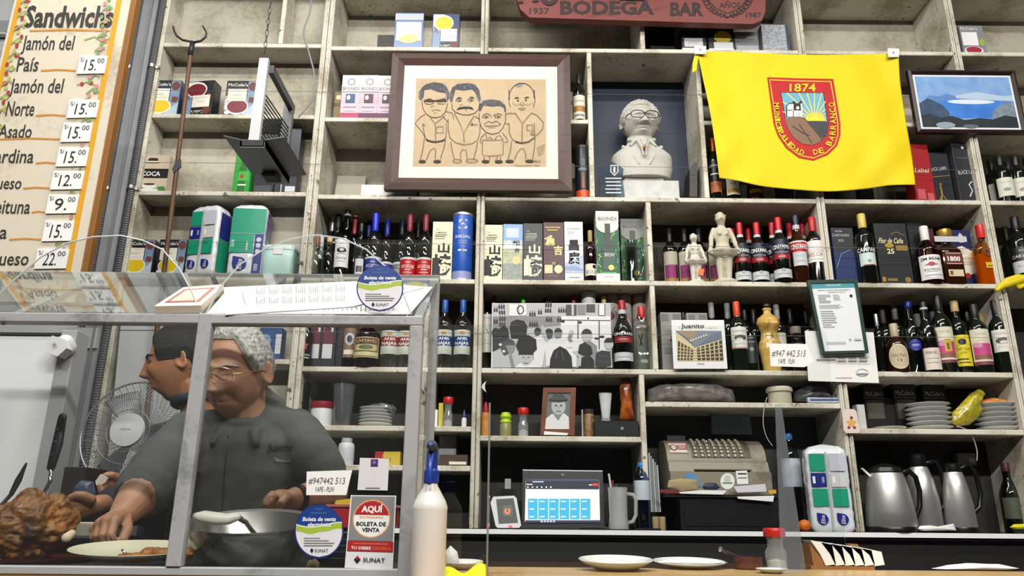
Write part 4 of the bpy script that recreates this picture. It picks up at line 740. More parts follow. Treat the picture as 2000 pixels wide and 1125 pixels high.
CM = lambda u, v, o: at(800 + u * .16, 150 + v * .16, YD - .0008 - o)
PEN = mat('#3a302c', .7); HR = mat('#4a4a52', .7); HRL = mat('#8a8790', .7)
def arc(cx, cy, rx, ry, a0, a1, n=14): return [(cx + rx * math.cos(math.radians(a0 + (a1 - a0) * k / n)), cy + ry * math.sin(math.radians(a0 + (a1 - a0) * k / n))) for k in range(n + 1)]
def blobhair(pts): return ('p', pts, HR)
S = []
def st(pts, w=7, m=None): S.append(('l', pts, w, m or PEN))
# hair masses
S += [blobhair([(110, 260), (115, 200), (150, 130), (200, 90), (300, 65), (400, 80), (450, 120), (480, 180), (490, 260), (460, 300), (440, 200), (340, 185), (260, 150), (180, 165), (170, 250), (140, 290)]),
      blobhair([(495, 300), (490, 210), (520, 130), (590, 85), (720, 75), (800, 95), (850, 160), (870, 280), (850, 310), (800, 190), (760, 155), (660, 170), (560, 155), (540, 230), (520, 310)]),
      blobhair([(845, 420), (850, 340), (900, 290), (1000, 275), (1100, 290), (1170, 350), (1180, 420), (1160, 440), (1150, 380), (1100, 355), (1000, 365), (900, 350), (870, 420)]),
      ('p', [(1280, 110), (1330, 78), (1390, 85), (1370, 120), (1320, 130)], HRL), ('p', [(1205, 170), (1215, 150), (1225, 280), (1212, 285)], HR), ('p', [(1512, 150), (1530, 180), (1522, 280), (1512, 250)], HR)]
rr_ = random.Random(2)
for (cx, cy, rx, ry) in ((300, 120, 150, 45), (680, 120, 150, 35), (1010, 320, 130, 30), (135, 220, 20, 50), (465, 220, 15, 60), (515, 240, 15, 60), (840, 240, 15, 60)):
    for k in range(12):
        a = cx + rr_.uniform(-1, 1) * rx; b = cy + rr_.uniform(-1, 1) * ry; S.append(('l', arc(a, b, 12, 10, rr_.uniform(0, 180), rr_.uniform(200, 360), 5), 4, HRL))
# faces
st([(150, 290), (160, 380), (200, 450), (260, 490), (320, 500), (390, 480), (440, 420), (465, 320)]); st([(515, 320), (520, 390), (560, 430), (640, 460), (720, 465), (800, 440), (845, 390), (855, 310)])
st([(848, 440), (850, 540), (880, 620), (940, 680), (1010, 700), (1090, 680), (1140, 620), (1170, 540), (1172, 440)]); st(arc(1370, 270, 160, 195, 150, 390, 24))
# glasses, brows, eyes, moustache
S += [('p', [(165, 290), (240, 262), (300, 285), (345, 280), (430, 258), (455, 290), (450, 300), (330, 300), (300, 302), (180, 300)], PEN)]
st([(180, 300), (200, 330), (260, 335), (300, 310)], 6); st([(335, 305), (350, 330), (420, 330), (445, 300)], 6); st([(215, 305), (280, 308)], 5); st([(350, 308), (410, 305)], 5)
S += [('p', [(560, 275), (600, 245), (650, 262), (600, 262)], PEN), ('p', [(715, 262), (760, 238), (795, 262), (750, 255)], PEN), ('p', [(570, 405), (600, 372), (660, 362), (700, 362), (760, 368), (785, 400), (720, 385), (640, 388)], PEN)]
for (x, y) in ((600, 290), (745, 285), (925, 490), (1075, 488)): st(arc(x, y, 38, 14, 180, 360, 8), 5); st(arc(x, y, 38, 12, 0, 180, 8), 4); S.append(('e', x + 8, y, 10, 9, PEN))
st([(650, 330), (610, 345)], 4); st([(680, 400), (700, 410)], 5); st([(300, 350), (250, 370)], 4); st([(270, 410), (320, 400), (380, 412)], 5); st([(290, 440), (330, 435)], 4)
st([(895, 465), (940, 445), (990, 470), (1000, 490)], 6); st([(1020, 470), (1080, 445), (1130, 462)], 6); st([(960, 540), (1000, 560), (1045, 545), (1060, 530)], 6); st([(910, 580), (960, 540)], 5); st([(1060, 540), (1115, 578)], 5); st([(920, 600), (1000, 598), (1080, 595), (1110, 580)], 6); st([(960, 620), (1050, 618)], 4)
S += [('p', [(1270, 258), (1310, 246), (1345, 258), (1300, 262)], PEN), ('p', [(1390, 262), (1430, 240), (1468, 250), (1420, 258)], PEN), ('e', 1322, 288, 12, 9, PEN), ('e', 1420, 282, 12, 9, PEN)]
st(arc(1310, 305, 55, 40, 0, 180), 3); st(arc(1440, 300, 60, 40, 0, 180), 3); st([(1345, 330), (1370, 350), (1400, 340)], 5); st([(1320, 390), (1370, 375), (1420, 385)], 5); st([(1345, 400), (1400, 402)], 6)
# bodies
for pts in ([(190, 455), (130, 490), (65, 565), (160, 680), (190, 740)], [(160, 570), (170, 640), (195, 745), (240, 780), (320, 792), (390, 780), (440, 745), (450, 640), (445, 560)], [(160, 570), (190, 600)], [(255, 500), (310, 570), (400, 500), (430, 470)], [(310, 570), (320, 790)], [(415, 490), (475, 560)], [(180, 745), (165, 870), (130, 1010)], [(440, 760), (420, 860), (375, 1000)], [(205, 1010), (250, 900), (300, 865), (320, 900), (310, 1005)], [(330, 610), (410, 605), (412, 680), (330, 685), (330, 610)],
            [(470, 510), (470, 640), (490, 740), (560, 800), (660, 828), (760, 815), (830, 770), (858, 680), (860, 580)], [(545, 440), (620, 580), (660, 690), (720, 580), (790, 470)], [(660, 690), (665, 800)], [(440, 420), (520, 440), (540, 520)], [(800, 480), (860, 520)], [(500, 790), (520, 900), (545, 1000)], [(830, 790), (810, 900), (780, 1000)], [(625, 1000), (620, 930), (645, 890), (690, 890), (700, 960), (700, 1000)], [(740, 585), (830, 580)],
            [(930, 690), (940, 750), (990, 735), (1010, 765)], [(1040, 765), (1060, 730), (1100, 710), (1140, 760)], [(890, 770), (885, 950), (960, 965), (1060, 960), (1140, 945), (1140, 770), (890, 770)], [(920, 690), (870, 740), (860, 800), (890, 810)], [(1130, 680), (1180, 740), (1200, 790), (1150, 800)], [(910, 965), (905, 1020)], [(975, 965), (975, 1020)], [(1045, 1020), (1080, 965)], [(1110, 960), (1105, 1020)],
            [(1290, 440), (1330, 500), (1375, 570), (1440, 490), (1490, 440)], [(1375, 570), (1370, 800)], [(1180, 450), (1240, 440), (1290, 450)], [(1490, 440), (1560, 470), (1635, 560), (1620, 640), (1540, 720), (1490, 700)], [(1215, 560), (1215, 680), (1260, 770), (1370, 808), (1450, 795), (1530, 730), (1520, 560)], [(1430, 590), (1500, 580), (1500, 650), (1435, 655), (1430, 590)], [(1245, 780), (1230, 900), (1200, 1010)], [(1535, 740), (1520, 880), (1500, 1005)], [(1280, 1010), (1310, 930), (1350, 880), (1390, 870), (1415, 930), (1420, 1000)], [(1170, 570), (1215, 572)], [(1470, 690), (1520, 660)], [(1475, 710), (1530, 690)]):
    st(pts, 6)
st([(200, 765), (260, 785), (320, 792), (390, 780), (430, 762)], 14); st([(1290, 790), (1370, 806), (1450, 792), (1525, 738)], 12)
for (x, y, w) in ((155, 1030, 45), (338, 1030, 48), (928, 1030, 48), (1088, 1032, 50), (1220, 1028, 52), (1465, 1026, 55)): S.append(('e', x, y, w, 17, PEN))
for (x, y, w) in ((580, 1025, 55), (760, 1022, 72)): st(arc(x, y, w, 20, 0, 360, 16), 6)
for k in range(5): st([(1545 + 6 * k, 870 + 22 * k), (1650 - 3 * k, 825 + 26 * k)], 4)
S.append(ptext('Beut', 1530, 1600, 1010, 1040, PEN, shear=.4)); st([(1280, 1085), (1500, 1083)], 5); st([(1520, 1082), (1590, 1080)], 5); S.append(('e', 762, 575, 8, 14, PEN))
g = G(); g.draw(CM, S); g.obj('pen_drawing', pic)
g = G(); g.box((fx0 + .06, YP + .0072, fz0 + .06), (fx1 - .06, YP + .0080, fz1 - .06), glass('#fdfdfd', .012, 'picture_glass')); g.obj('glass_pane', pic); rebase(pic)
# ---- landscape picture (right)
YL = F - .045; lx0, lx1 = at(1783, 198, YL).x, at(1995, 198, YL).x; lz0, lz1 = at(1885, 259, YL).z, at(1885, 137, YL).z
pl = framed('landscape_picture', 'dark framed blue coastal landscape print on the right post', lx0, lx1, lz0, lz1, YL, .024, mat('#2c1c1a', .4), .025)
g = G(); g.box((lx0 + .02, YL + .009, lz0 + .02), (lx1 - .02, YL + .015, lz1 - .02), mat('#eceff2', .6)); g.obj('mount', pl)
def LMp(u, v, o): return Vector((lx0 + .034 + (lx1 - lx0 - .068) * u, YL + .0088 - o, lz0 + .034 + (lz1 - lz0 - .068) * v))
sky = mat('#8fb4e0', .6, n=.28, nscale=14, h2='#5f93d4'); sea = mat('#3f8be6', .6, n=.3, nscale=12, h2='#2a63b8'); hill = mat('#3a5578', .6, n=.3, nscale=20, h2='#24354c'); fog = mat('#b9cbe4', .6); tree = mat('#222c36', .6, n=.3, nscale=40, h2='#141a20')
g = G(); g.draw(LMp, [('r', 0, 0, 1, 1, sky), ('p', [(0, .45), (.12, .62), (.22, .60), (.3, .66), (.42, .60), (.6, .62), (.8, .58), (1, .62), (1, .3), (0, .3)], mat('#5b86c4', .6)), ('p', [(.4, .62), (.62, .70), (.9, .62), (1, .64), (1, .52), (.6, .55), (.4, .57)], fog), ('r', .2, .18, .85, .52, sea), ('e', .55, .5, .25, .045, mat('#dce9f6', .6)), ('p', [(0, .1), (0, .46), (.1, .56), (.18, .5), (.25, .42), (.3, .3), (.3, .1)], hill), ('p', [(.75, .3), (.85, .44), (1, .5), (1, .1), (.75, .15)], mat('#8a9aa8', .6, n=.3, nscale=30, h2='#5a6874')), ('p', [(0, 0), (0, .22), (.1, .26), (.2, .18), (.32, .22), (.45, .14), (.6, .18), (.75, .16), (.88, .24), (1, .2), (1, 0)], tree), ('e', .24, .04, .1, .06, mat('#8fa0ac', .6)), ('e', .5, .02, .08, .04, mat('#5a6874', .6))], .5); g.obj('landscape_print', pl); rebase(pl)
# ---- flag
def cr(P, s):
    n = len(P) - 1; x = s * n; i = min(int(x), n - 1); f = x - i; a, b, c, e = P[max(i - 1, 0)], P[i], P[i + 1], P[min(i + 2, n)]
    return tuple(.5 * (2 * b[k] + (c[k] - a[k]) * f + (2 * a[k] - 5 * b[k] + 4 * c[k] - e[k]) * f * f + (3 * b[k] - a[k] - 3 * c[k] + e[k]) * f ** 3) for k in (0, 1))
FT = [(1362, 100), (1440, 102), (1560, 107), (1660, 107), (1755, 104)]; FB = [(1405, 348), (1440, 353), (1490, 364), (1560, 371), (1620, 374), (1690, 369), (1740, 362), (1788, 361)]
FL = [(1362, 100), (1372, 150), (1386, 215), (1397, 285), (1405, 348)]; FR = [(1755, 104), (1758, 160), (1768, 230), (1780, 300), (1788, 361)]
def fY(px, py):
    d = math.hypot((px - 1572) / 106, (py - 232) / 122); w = max(0, min(1, (d - 1) * 1.8))
    return F - .045 + w * (.015 * math.sin((px - .55 * (py - 100)) / 24) + .006 * math.sin((px + .9 * py) / 17) * (py - 60) / 300)
def flagp(u, v):
    t_, b_, l_, r_ = cr(FT, u), cr(FB, u), cr(FL, v), cr(FR, v)
    p = [(1 - v) * t_[k] + v * b_[k] + (1 - u) * l_[k] + u * r_[k] - ((1 - u) * (1 - v) * FT[0][k] + u * (1 - v) * FT[-1][k] + (1 - u) * v * FB[0][k] + u * v * FB[-1][k]) for k in (0, 1)]
    return at(p[0], p[1], fY(*p))
fl = thing('flag', 'yellow municipal flag with red shield draped over the shelves', 'flag', at(1575, 235, F - .045)); FY_ = mat('#f0d500', .7)
g = G(); g.grid(flagp, 90, 60, FY_); o = g.obj('cloth', fl, True); sm = o.modifiers.new('thick', 'SOLIDIFY'); sm.thickness = .0012
g = G(); g.slab([at(x, y, F - .05) for x, y in ((1358, 104), (1365, 106), (1360, 138), (1352, 142), (1353, 122))], (0, .004, 0), FY_); g.obj('tie_ribbon', fl)
FM = lambda u, v, o: at(1340 + .3556 * u, .3556 * v, fY(1340 + .3556 * u, .3556 * v) - .0022 - o)
SR = mat('#c1121c', .65); SY = mat('#f2d21e', .65)
def shield(k): 
    pts = [(445 + k, 424 + k), (630, 430 + k), (808 - k, 433 + k), (826 - k, 540), (848 - k, 680)]
    pts += [(848 - k, 740), (830 - k * .9, 800 - k * .4), (780 - k * .7, 850 - k * .8), (700, 882 - k), (620 + k * .4, 868 - k), (550 + k * .7, 815 - k * .6), (505 + k, 750 - k * .2), (480 + k, 680), (462 + k, 550)]
    return pts
em = [('p', shield(0), SR), ('p', shield(12), SY), ('p', shield(17), SR)]
inner = [(520, 508), (755, 510), (770, 620), (780, 680), (770, 740), (735, 780), (690, 797), (640, 790), (590, 755), (560, 710), (545, 650), (532, 570)]
em += [('p', [(x + (645 - x) * -.02, y) for x, y in inner], INK), ('p', [(x + (650 - x) * .02, y + (650 - y) * .015) for x, y in inner], mat('#6fb2cc', .65))]
for a in range(-75, 80, 15):
    c, s_ = math.sin(math.radians(a)), math.cos(math.radians(a)); L = min(150 / max(s_, .01), (60 if c > 0 else 175) / max(abs(c), .01)); em.append(('l', [(705, 660), (705 + c * L, 660 - s_ * L)], 6, mat('#f0dc6a', .65)))
em += [('p', arc(708, 664, 38, 30, 180, 360, 12), mat('#f4dc2e', .65)), ('p', arc(706, 664, 60, 46, 180, 360, 12)[::1], mat('#ead24a', .65)), ('p', arc(708, 664, 36, 30, 180, 360, 12), mat('#f8e23c', .65)), ('p', [(660, 664), (776, 668), (780, 690), (765, 745), (740, 760), (670, 672)], mat('#3f4147', .65)),
       ('p', [(545, 660), (560, 645), (650, 644), (680, 690), (745, 765), (735, 780), (690, 797), (640, 790), (590, 755), (560, 710)], mat('#8a6a52', .65)), ('l', [(620, 680), (660, 740), (690, 785)], 5, INK), ('l', [(580, 690), (640, 730), (680, 745)], 5, INK), ('l', [(650, 650), (745, 762)], 6, mat('#55402f', .65)),
       ('p', [(553, 640), (553, 580), (565, 568), (585, 568), (585, 557), (596, 557), (596, 566), (624, 566), (624, 557), (636, 557), (640, 640)], WHITE), ('p', [(590, 566), (628, 566), (632, 608), (590, 606)], INK), ('e', 613, 592, 9, 9, WHITE), ('e', 592, 563, 8, 8, INK), ('e', 630, 561, 8, 8, INK), ('p', [(608, 642), (608, 622), (618, 614), (628, 622), (630, 642)], LGR), ('l', [(553, 605), (585, 605)], 4, INK), ('l', [(590, 606), (590, 642)], 4, INK), ('l', [(553, 642), (553, 580), (566, 568), (586, 568)], 5, INK)]
em.append(ptext('1874', 568, 712, 458, 502, SY, bold=.02))
g = G(); g.draw(FM, em)
def letters(txt, path, h, m):
    # glyphs set along a polyline path (crop units), one by one
    L = [0]
    for a, b in zip(path, path[1:]): L.append(L[-1] + math.hypot(b[0] - a[0], b[1] - a[1]))
    adv = [(.62 if c not in 'I ' else .34) for c in txt]; tot = sum(adv); sc = L[-1] / tot; s = 0
    for c, a in zip(txt, adv):
        q = (s + a / 2) * sc; s += a
        if c == ' ': continue
        i = max(k for k in range(len(path) - 1) if L[k] <= q); f = (q - L[i]) / (L[i + 1] - L[i]); A, B = path[i], path[i + 1]
        x, y = A[0] + (B[0] - A[0]) * f, A[1] + (B[1] - A[1]) * f; an = math.atan2(B[1] - A[1], B[0] - A[0])
        V, Fc, x0, x1 = text_mesh(c, .02); w = a * sc * .84; out = []
        for (vx, vy) in V:
            p_ = ((vx - x0) / (x1 - x0) - .5) * w; q_ = -(vy / .73 - .5) * h; out.append(FM(x + p_ * math.cos(an) - q_ * math.sin(an), y + p_ * math.sin(an) + q_ * math.cos(an), g.off + .0003))
        g.add(out, Fc, m)
lp = [(496, 562), (500, 620), (506, 680), (520, 720), (545, 762), (580, 800), (615, 828), (650, 842)]
letters('MUNICIPALIDAD', lp, 30, SY); letters('DE', [(695, 838), (757, 822)], 30, SY); letters('BARRANCO', [(778, 800), (800, 755), (808, 690), (806, 625), (795, 560)], 32, SY)
g.obj('shield_print', fl); rebase(fl)
for (x0, x1, y0, y1, lb) in ((1356, 1379, 89, 105, 'white square clip card at the left flag corner'), (1734, 1756, 94, 111, 'white square clip card at the right flag corner')):
    g = pslab([(x0, y0), (x1, y0 + 1), (x1, y1), (x0 + 1, y1)], F - .062, .006, PAPER); g.draw(PXM(F - .0625), [('e', (x0 + x1) / 2, (y0 + y1) / 2, 2, 2, GRY)]); g.obj('clip_card', None, False, lb, 'clip')
# ---- carved sign board
YS_ = F - .075
sg = thing('bar_sign', 'dark red carved wooden bodega bar sign hung above the shelves', 'sign', at(1250, 40, YS_))
out = [(1009, -90), (1009, -5), (1016, 18), (1034, 34), (1470, 47), (1488, 40), (1495, 22), (1496, -90)]
SGM = dirty('red_sign_wood', '#7c3a33', '#572621', 5, 40, .5, streak=(1, 1, 3)); g = pslab(out, YS_, .045, SGM); g.obj('board', sg)
SP = PXM(YS_ - .0005); g = G(); CV = mat('#2b1a1c', .6)
for w_ in ('BODEGA', 1094, 1278, 1, 27), ('BAR', 1309, 1374, 4, 30), ('1937', 1034, 1073, 15, 27), ('1987', 1457, 1487, 24, 34), ('AÑOS', 1405, 1446, 4, 15): g = G(); g.draw(SP, [ptext(*w_, CV, bold=.04 if w_[0][0] == 'B' else .02)]); g.obj('carved_lettering', sg)
g = G(); sp = []
for s_ in (-1, 1):
    sp.append(('l', [(1421 + s_ * x, y) for x, y in ((4, 30), (18, 26), (32, 15), (40, 0), (44, -20))], 2.5, CV))
    for k in range(8):
        x, y = ((6, 30), (13, 27), (20, 24), (26, 19), (31, 14), (36, 7), (39, 0), (42, -8))[k]; sp.append(('l', [(1421 + s_ * x, y), (1421 + s_ * (x + 6), y + 3), (1421 + s_ * (x + 11), y - 2)], 2.2, CV)); sp.append(('l', [(1421 + s_ * x, y), (1421 + s_ * (x - 2), y - 5), (1421 + s_ * (x + 3), y - 9)], 2, CV))
sp += [('e', 1421, 29, 6, 5, CV), ('e', 1421, 29, 4, 3.2, SGM)]; sp += [('l', arc(1073, -14, 16, 20, 20, 160), 8, CV), ('l', [(1040, 2), (1052, 1)], 4, CV), ('l', [(1210, -2), (1260, -1)], 3, CV), ('l', [(1012, 4), (1022, 3)], 4, CV)]
g.draw(SP, sp); g.obj('carved_laurel', sg); rebase(sg)
# ------------------------------------------------------------------ heads (shared by the bust and the two men)
def smst(a, b, x): t_ = max(0, min(1, (x - a) / (b - a))); return t_ * t_ * (3 - 2 * t_)
def head_pt(d, fat=0., old=0.):
    x, y, z = d; X = x * .076; Y = y * .097; Z = z * .122
    sgn = 1 if x >= 0 else -1
    # squarer skull, jaw taper
    X *= 1 + .10 * (1 - abs(z)) * abs(y)
    if z < 0:
        k = smst(0, -1, z); X *= 1 - (.26 - .14 * fat) * k; Y *= 1 - (.30 if y > 0 else .08) * k
        if y < 0: Y -= .012 * k * (1 - abs(x)) ; 
    if y < 0:
        fz = Z; fx = abs(X); front = min(1, -y * 1.6)
        ga = lambda cx, cz, sx, sz: math.exp(-((fx - cx) / sx) ** 2 - ((fz - cz) / sz) ** 2)
        Y += front * (.010 * ga(.030, .010, .015, .011) - .007 * ga(.024, .030, .026, .008) - .006 * ga(.042, -.016, .018, .02) * (1 + fat) + .004 * ga(.03, -.052, .010, .02))
        if -.042 < fz < .03:
            tt = (.03 - fz) / .062; ns = (.0085 + .007 * tt) * (1 + .35 * old); prot = (.006 + .024 * min(1, tt) ** 1.3) * (1 + .15 * old)
            if fz < -.030: prot *= max(0, 1 - ((-.030 - fz) / .012) ** 1.5)
            Y -= front * prot * math.exp(-(fx / ns) ** 2)
            Y -= front * .010 * math.exp(-((fx - .014) / .007) ** 2 - ((fz + .031) / .009) ** 2)
        Y -= front * (.006 * ga(0, -.054, .022, .006) + .007 * ga(0, -.069, .018, .007) - .006 * ga(0, -.0615, .024, .0028) + .009 * ga(0, -.070, .03, .003) * 0 - .009 * ga(0, -.098, .022, .014) - .004 * ga(0, -.08, .016, .004) * 0)
        Y += front * .0035 * old * (math.exp(-((fx - (.022 + (-.03 - fz) * .45)) / .0045) ** 2) if -.075 < fz < -.03 else 0)
        X += sgn * .006 * fat * math.exp(-((fz + .05) / .03) ** 2) * smst(.3, .8, abs(x))
    return Vector((X, Y, Z))
def surf(X, Z, lift=0):
    x, z = X / .0805, Z / .122; y = -math.sqrt(max(.02, 1 - x * x - z * z)); p = head_pt((x, y, z)); p.y -= lift; return p
def head_geo(g, T, m, fat=0., old=0., nu=88, nv=64, ears=True):
    vs = []
    for j in range(nv + 1):
        ph = math.pi * j / nv
        for i in range(nu):
            th = 2 * math.pi * i / nu; vs.append(T @ head_pt((math.sin(ph) * math.sin(th), -math.sin(ph) * math.cos(th), math.cos(ph)), fat, old))
    fs = [(j * nu + i, j * nu + (i + 1) % nu, (j + 1) * nu + (i + 1) % nu, (j + 1) * nu + i) for j in range(nv) for i in range(nu)]
    g.add(vs, fs, m)
    if ears:
        for s in (-1, 1):
            def ef(u, v):
                a = 2 * math.pi * u; ph = math.pi * v; p = Vector((s * (.006 * math.cos(ph) * 1.3), .020 * math.sin(ph) * math.cos(a), .034 * math.sin(ph) * math.sin(a) * (1 if math.sin(a) > 0 else .85)))
                rim = abs(math.sin(ph)); p.x += s * (.006 * rim ** 2 - .006 * (1 - rim))
                p.y += .006 * abs(p.z) / .034
                return T @ (Matrix.Translation((s * .079, .012, -.002)) @ Matrix.Rotation(s * math.radians(-22), 4, 'Z') @ Matrix.Rotation(math.radians(10), 4, 'X') @ p)
            g.grid(ef, 20, 12, m, closeu=True)
    return g
def hair_geo(g, T, m, line, thick, wave=0, nu=90, nv=48, seed=0, strand=30):
    # cap of hair: line(theta) -> how far down (polar angle) the hair reaches; theta 0 = face
    vs = []
    for shell in (0, 1):
        for j in range(nv + 1):
            for i in range(nu):
                th = 2 * math.pi * i / nu; ph = line(th) * j / nv; d = Vector((math.sin(ph) * math.sin(th), -math.sin(ph) * math.cos(th), math.cos(ph))); p = head_pt(d); e = min(1, (1 - j / nv) * 6)
                t_ = thick * (.35 + .65 * e) if shell else -.004
                if shell and wave: t_ += wave * e * (math.sin(strand * th + 9 * ph + 3 * noise.noise(d * 5)) * .6 + noise.noise(d * 22 + Vector((seed, 0, 0))))
                vs.append(T @ (p + d * t_))
    N = nu * (nv + 1); fs = []
    for j in range(nv):
        for i in range(nu):
            a, b, c, e = j * nu + i, j * nu + (i + 1) % nu, (j + 1) * nu + (i + 1) % nu, (j + 1) * nu + i; fs.append((N + a, N + b, N + c, N + e)); fs.append((a, e, c, b))
    for i in range(nu): a, b = nv * nu + i, nv * nu + (i + 1) % nu; fs.append((a, N + a, N + b, b)[::-1])
    g.add(vs, fs, m); return g
def glasses(T, parent, fm, lens=None, rx=.026, rz=.018, top_only=False, r=.0016, y=-.112):
    g = G()
    for s in (-1, 1):
        c = Vector((s * .033, y, .010)); pts = [T @ (c + Vector((rx * math.copysign(abs(math.cos(a)) ** .7, math.cos(a)), abs(math.cos(a)) * .004 if math.cos(a) * s > 0 else 0, rz * math.copysign(abs(math.sin(a)) ** .7, math.sin(a))))) for a in [2 * math.pi * k / 24 for k in range(25)]]
        g.tube(pts, r * (.6 if top_only else 1), fm, 6, cap=False)
        if top_only: g.tube([T @ (c + Vector((-rx, 0, rz * .75))), T @ (c + Vector((0, -.001, rz))), T @ (c + Vector((rx, 0, rz * .75)))], r * 1.7, fm, 6)
        g.tube([T @ Vector((s * (.033 + rx), y + .002, .014)), T @ Vector((s * .076, y + .03, .014)), T @ Vector((s * .081, -.01, .012)), T @ Vector((s * .081, .02, .0))], r, fm, 6)
    g.tube([T @ Vector((-.033 + rx * .9, y, .013)), T @ Vector((0, y - .004, .017)), T @ Vector((.033 - rx * .9, y, .013))], r, fm, 6)
    return g.obj('glasses', parent, True)
# ---- plaster bust
YU = F + .13; hb = at(1250, 243, YU); SCL = .84
bu = thing('plaster_bust', 'off white plaster bust of an old man with glasses', 'bust', (hb.x, YU, R2))
PL = mat('#c9c7bf', .6, n=.25, nscale=9, h2='#b3b0a6')
TB = Matrix.Translation(hb) @ Matrix.Rotation(math.radians(6), 4, 'X') @ Matrix.Rotation(math.radians(4), 4, 'Z') @ Matrix.Diagonal((1.12, .98, .92, 1))
g = G(); head_geo(g, TB, PL, .9, 1.); hair_geo(g, TB, PL, lambda th: math.radians(44 + 52 * smst(.5, 1.3, min(th, 2 * math.pi - th)) + 20 * smst(1.6, 2.4, min(th, 2 * math.pi - th))), .017, .007, strand=22)
for s in (-1, 1): g.lathe([(.001, -.011), (.008, -.008), (.011, 0), (.008, .008), (.001, .011)], PL, TB @ Vector((s * .031, -.078, .010)), 12)
zt = at(1250, 353, YU).z
g.tube([hb + Vector((0, .01, -.06)), hb + Vector((0, .015, -.12)), hb + Vector((0, .02, -.17))], [.062, .064, .075], PL, 20)
def chest(u, v):
    a = 2 * math.pi * u; z0 = hb.z - .105; z = z0 + (zt - z0) * v; w = .07 + .085 * smst(0, .45, v) - .012 * smst(.75, 1, v); d_ = .056 + .029 * smst(0, .5, v)
    ca, sa = math.cos(a), math.sin(a); q = (abs(ca) ** 2.6 + abs(sa) ** 2.6) ** (-1 / 2.6); return Vector((hb.x + w * ca * q, YU + .012 + d_ * sa * q, z))
g.grid(chest, 40, 24, PL, closeu=True); k = len(g.v); 
g.poly([chest(i / 40, 0) for i in range(40)], PL); g.poly([chest(i / 40, 1) for i in range(40)][::-1], PL)
for s in (-1, 1):   # collar, lapel folds
    c = hb + Vector((0, 0, -.105)); g.tube([c + Vector((s * .060, .03, .012)), c + Vector((s * .064, -.02, .004)), c + Vector((s * .042, -.050, -.022)), c + Vector((s * .066, -.058, -.05))], [.010, .013, .013, .007], PL, 8)
    g.tube([c + Vector((s * .10, -.030, -.04)), c + Vector((s * .075, -.055, -.08)), c + Vector((s * .045, -.068, -.12)), c + Vector((s * .025, -.072, -.16))], [.010, .009, .008, .006], PL, 8)
    g.tube([c + Vector((s * .03, -.066, -.02)), c + Vector((s * .012, -.08, -.07)), c + Vector((s * .006, -.09, -.12))], [.006, .006, .004], PL, 8)
o = remesh(g, 'bust_body', .0026, bu, PL, 2); o.matrix_parent_inverse = Matrix.Identity(4)
gl_ = glasses(TB, bu, mat('#2f2d2b', .4), rx=.030, rz=.021, r=.0026, y=-.112)
g = G(); g.lathe([(.02, -.004), (.05, -.003), (.045, .003), (.001, .003)], mat('#4a2c14', .5), (0, 0, 0), 6); 
g = G(); c = hb + Vector((.004, -.08, -.205 * SCL)); g.lathe([(.002, -.016), (.008, -.008), (.009, .002), (.005, .008), (.001, .010)], mat('#9c6f24', .35, .6), c, 12); g.tube([c + Vector((-.02, .01, .05)), c, c + Vector((.02, .01, .05))], .0012, mat('#9c6f24', .35, .6), 5); g.obj('gold_pendant', bu, True)
z1 = at(1250, 355, F + .06).z
g = G(); g.box((hb.x - .10, YU - .04, z1), (hb.x + .10, YU + .07, zt + .006), PL, .004); g.obj('plinth', bu)
rebase(bu)
x0, x1 = at(1203, 370, F + .04).x, at(1327, 370, F + .04).x
g = G(); g.box((x0, F + .04, R2), (x1, F + .21, z1 - .0005), mat('#d9dad6', .6, n=.3, nscale=20, h2='#bcbdb9'), .003); g.obj('stone_block', None, False, 'white stone block the plaster bust stands on', 'block')
g = G(); xa, xb = at(1166, 270, F + .27).x, at(1340, 270, F + .27).x; g.box((v2 + .013, F + .275, R2), (xb, F + .289, at(1250, 157, F + .275).z), mat('#142844', .5, n=.3, nscale=5, h2='#101e34')); g.obj('backing_board', None, False, 'dark blue backing panel behind the plaster bust', 'panel')
# glass plaque
t = thing('glass_plaque', 'clear glass award plaque with small crest beside the bust', 'plaque', (at(1190, 384, F + .03).x, F + .03, R2)); pts = [(1170, 384), (1173, 362), (1168, 345), (1170, 328), (1182, 324), (1196, 316), (1208, 322), (1218, 330), (1216, 350), (1220, 384)]
g = pslab(pts, F + .03, .014, glass('#a9bcc8', 1.4, alpha=.12, film='#8fa3b4')); g.obj('glass_slab', t)
g = G(); g.draw(PXM(F + .0295), [('p', [(1192, 322), (1208, 322), (1208, 336), (1200, 344), (1192, 336)], LGR), ('p', [(1194, 324), (1206, 324), (1206, 335), (1200, 341), (1194, 335)], mat('#1d1f33', .5)), ('r', 1198, 326, 1202, 338, LGR)] + [('r', 1182 + (k % 3), 347 + 7 * k, 1214 - 2 * (k % 2), 349.5 + 7 * k, LGR) for k in range(5)]); g.obj('engraving', t); rebase(t)
g = pslab([(1347, 384), (1347, 330), (1356, 316), (1362, 318), (1362, 384)], F + .04, .12, mat('#2e2a28', .5)); g.obj('picture_board', None, False, 'dark picture board stood edge on beside the bust cell wall', 'picture')
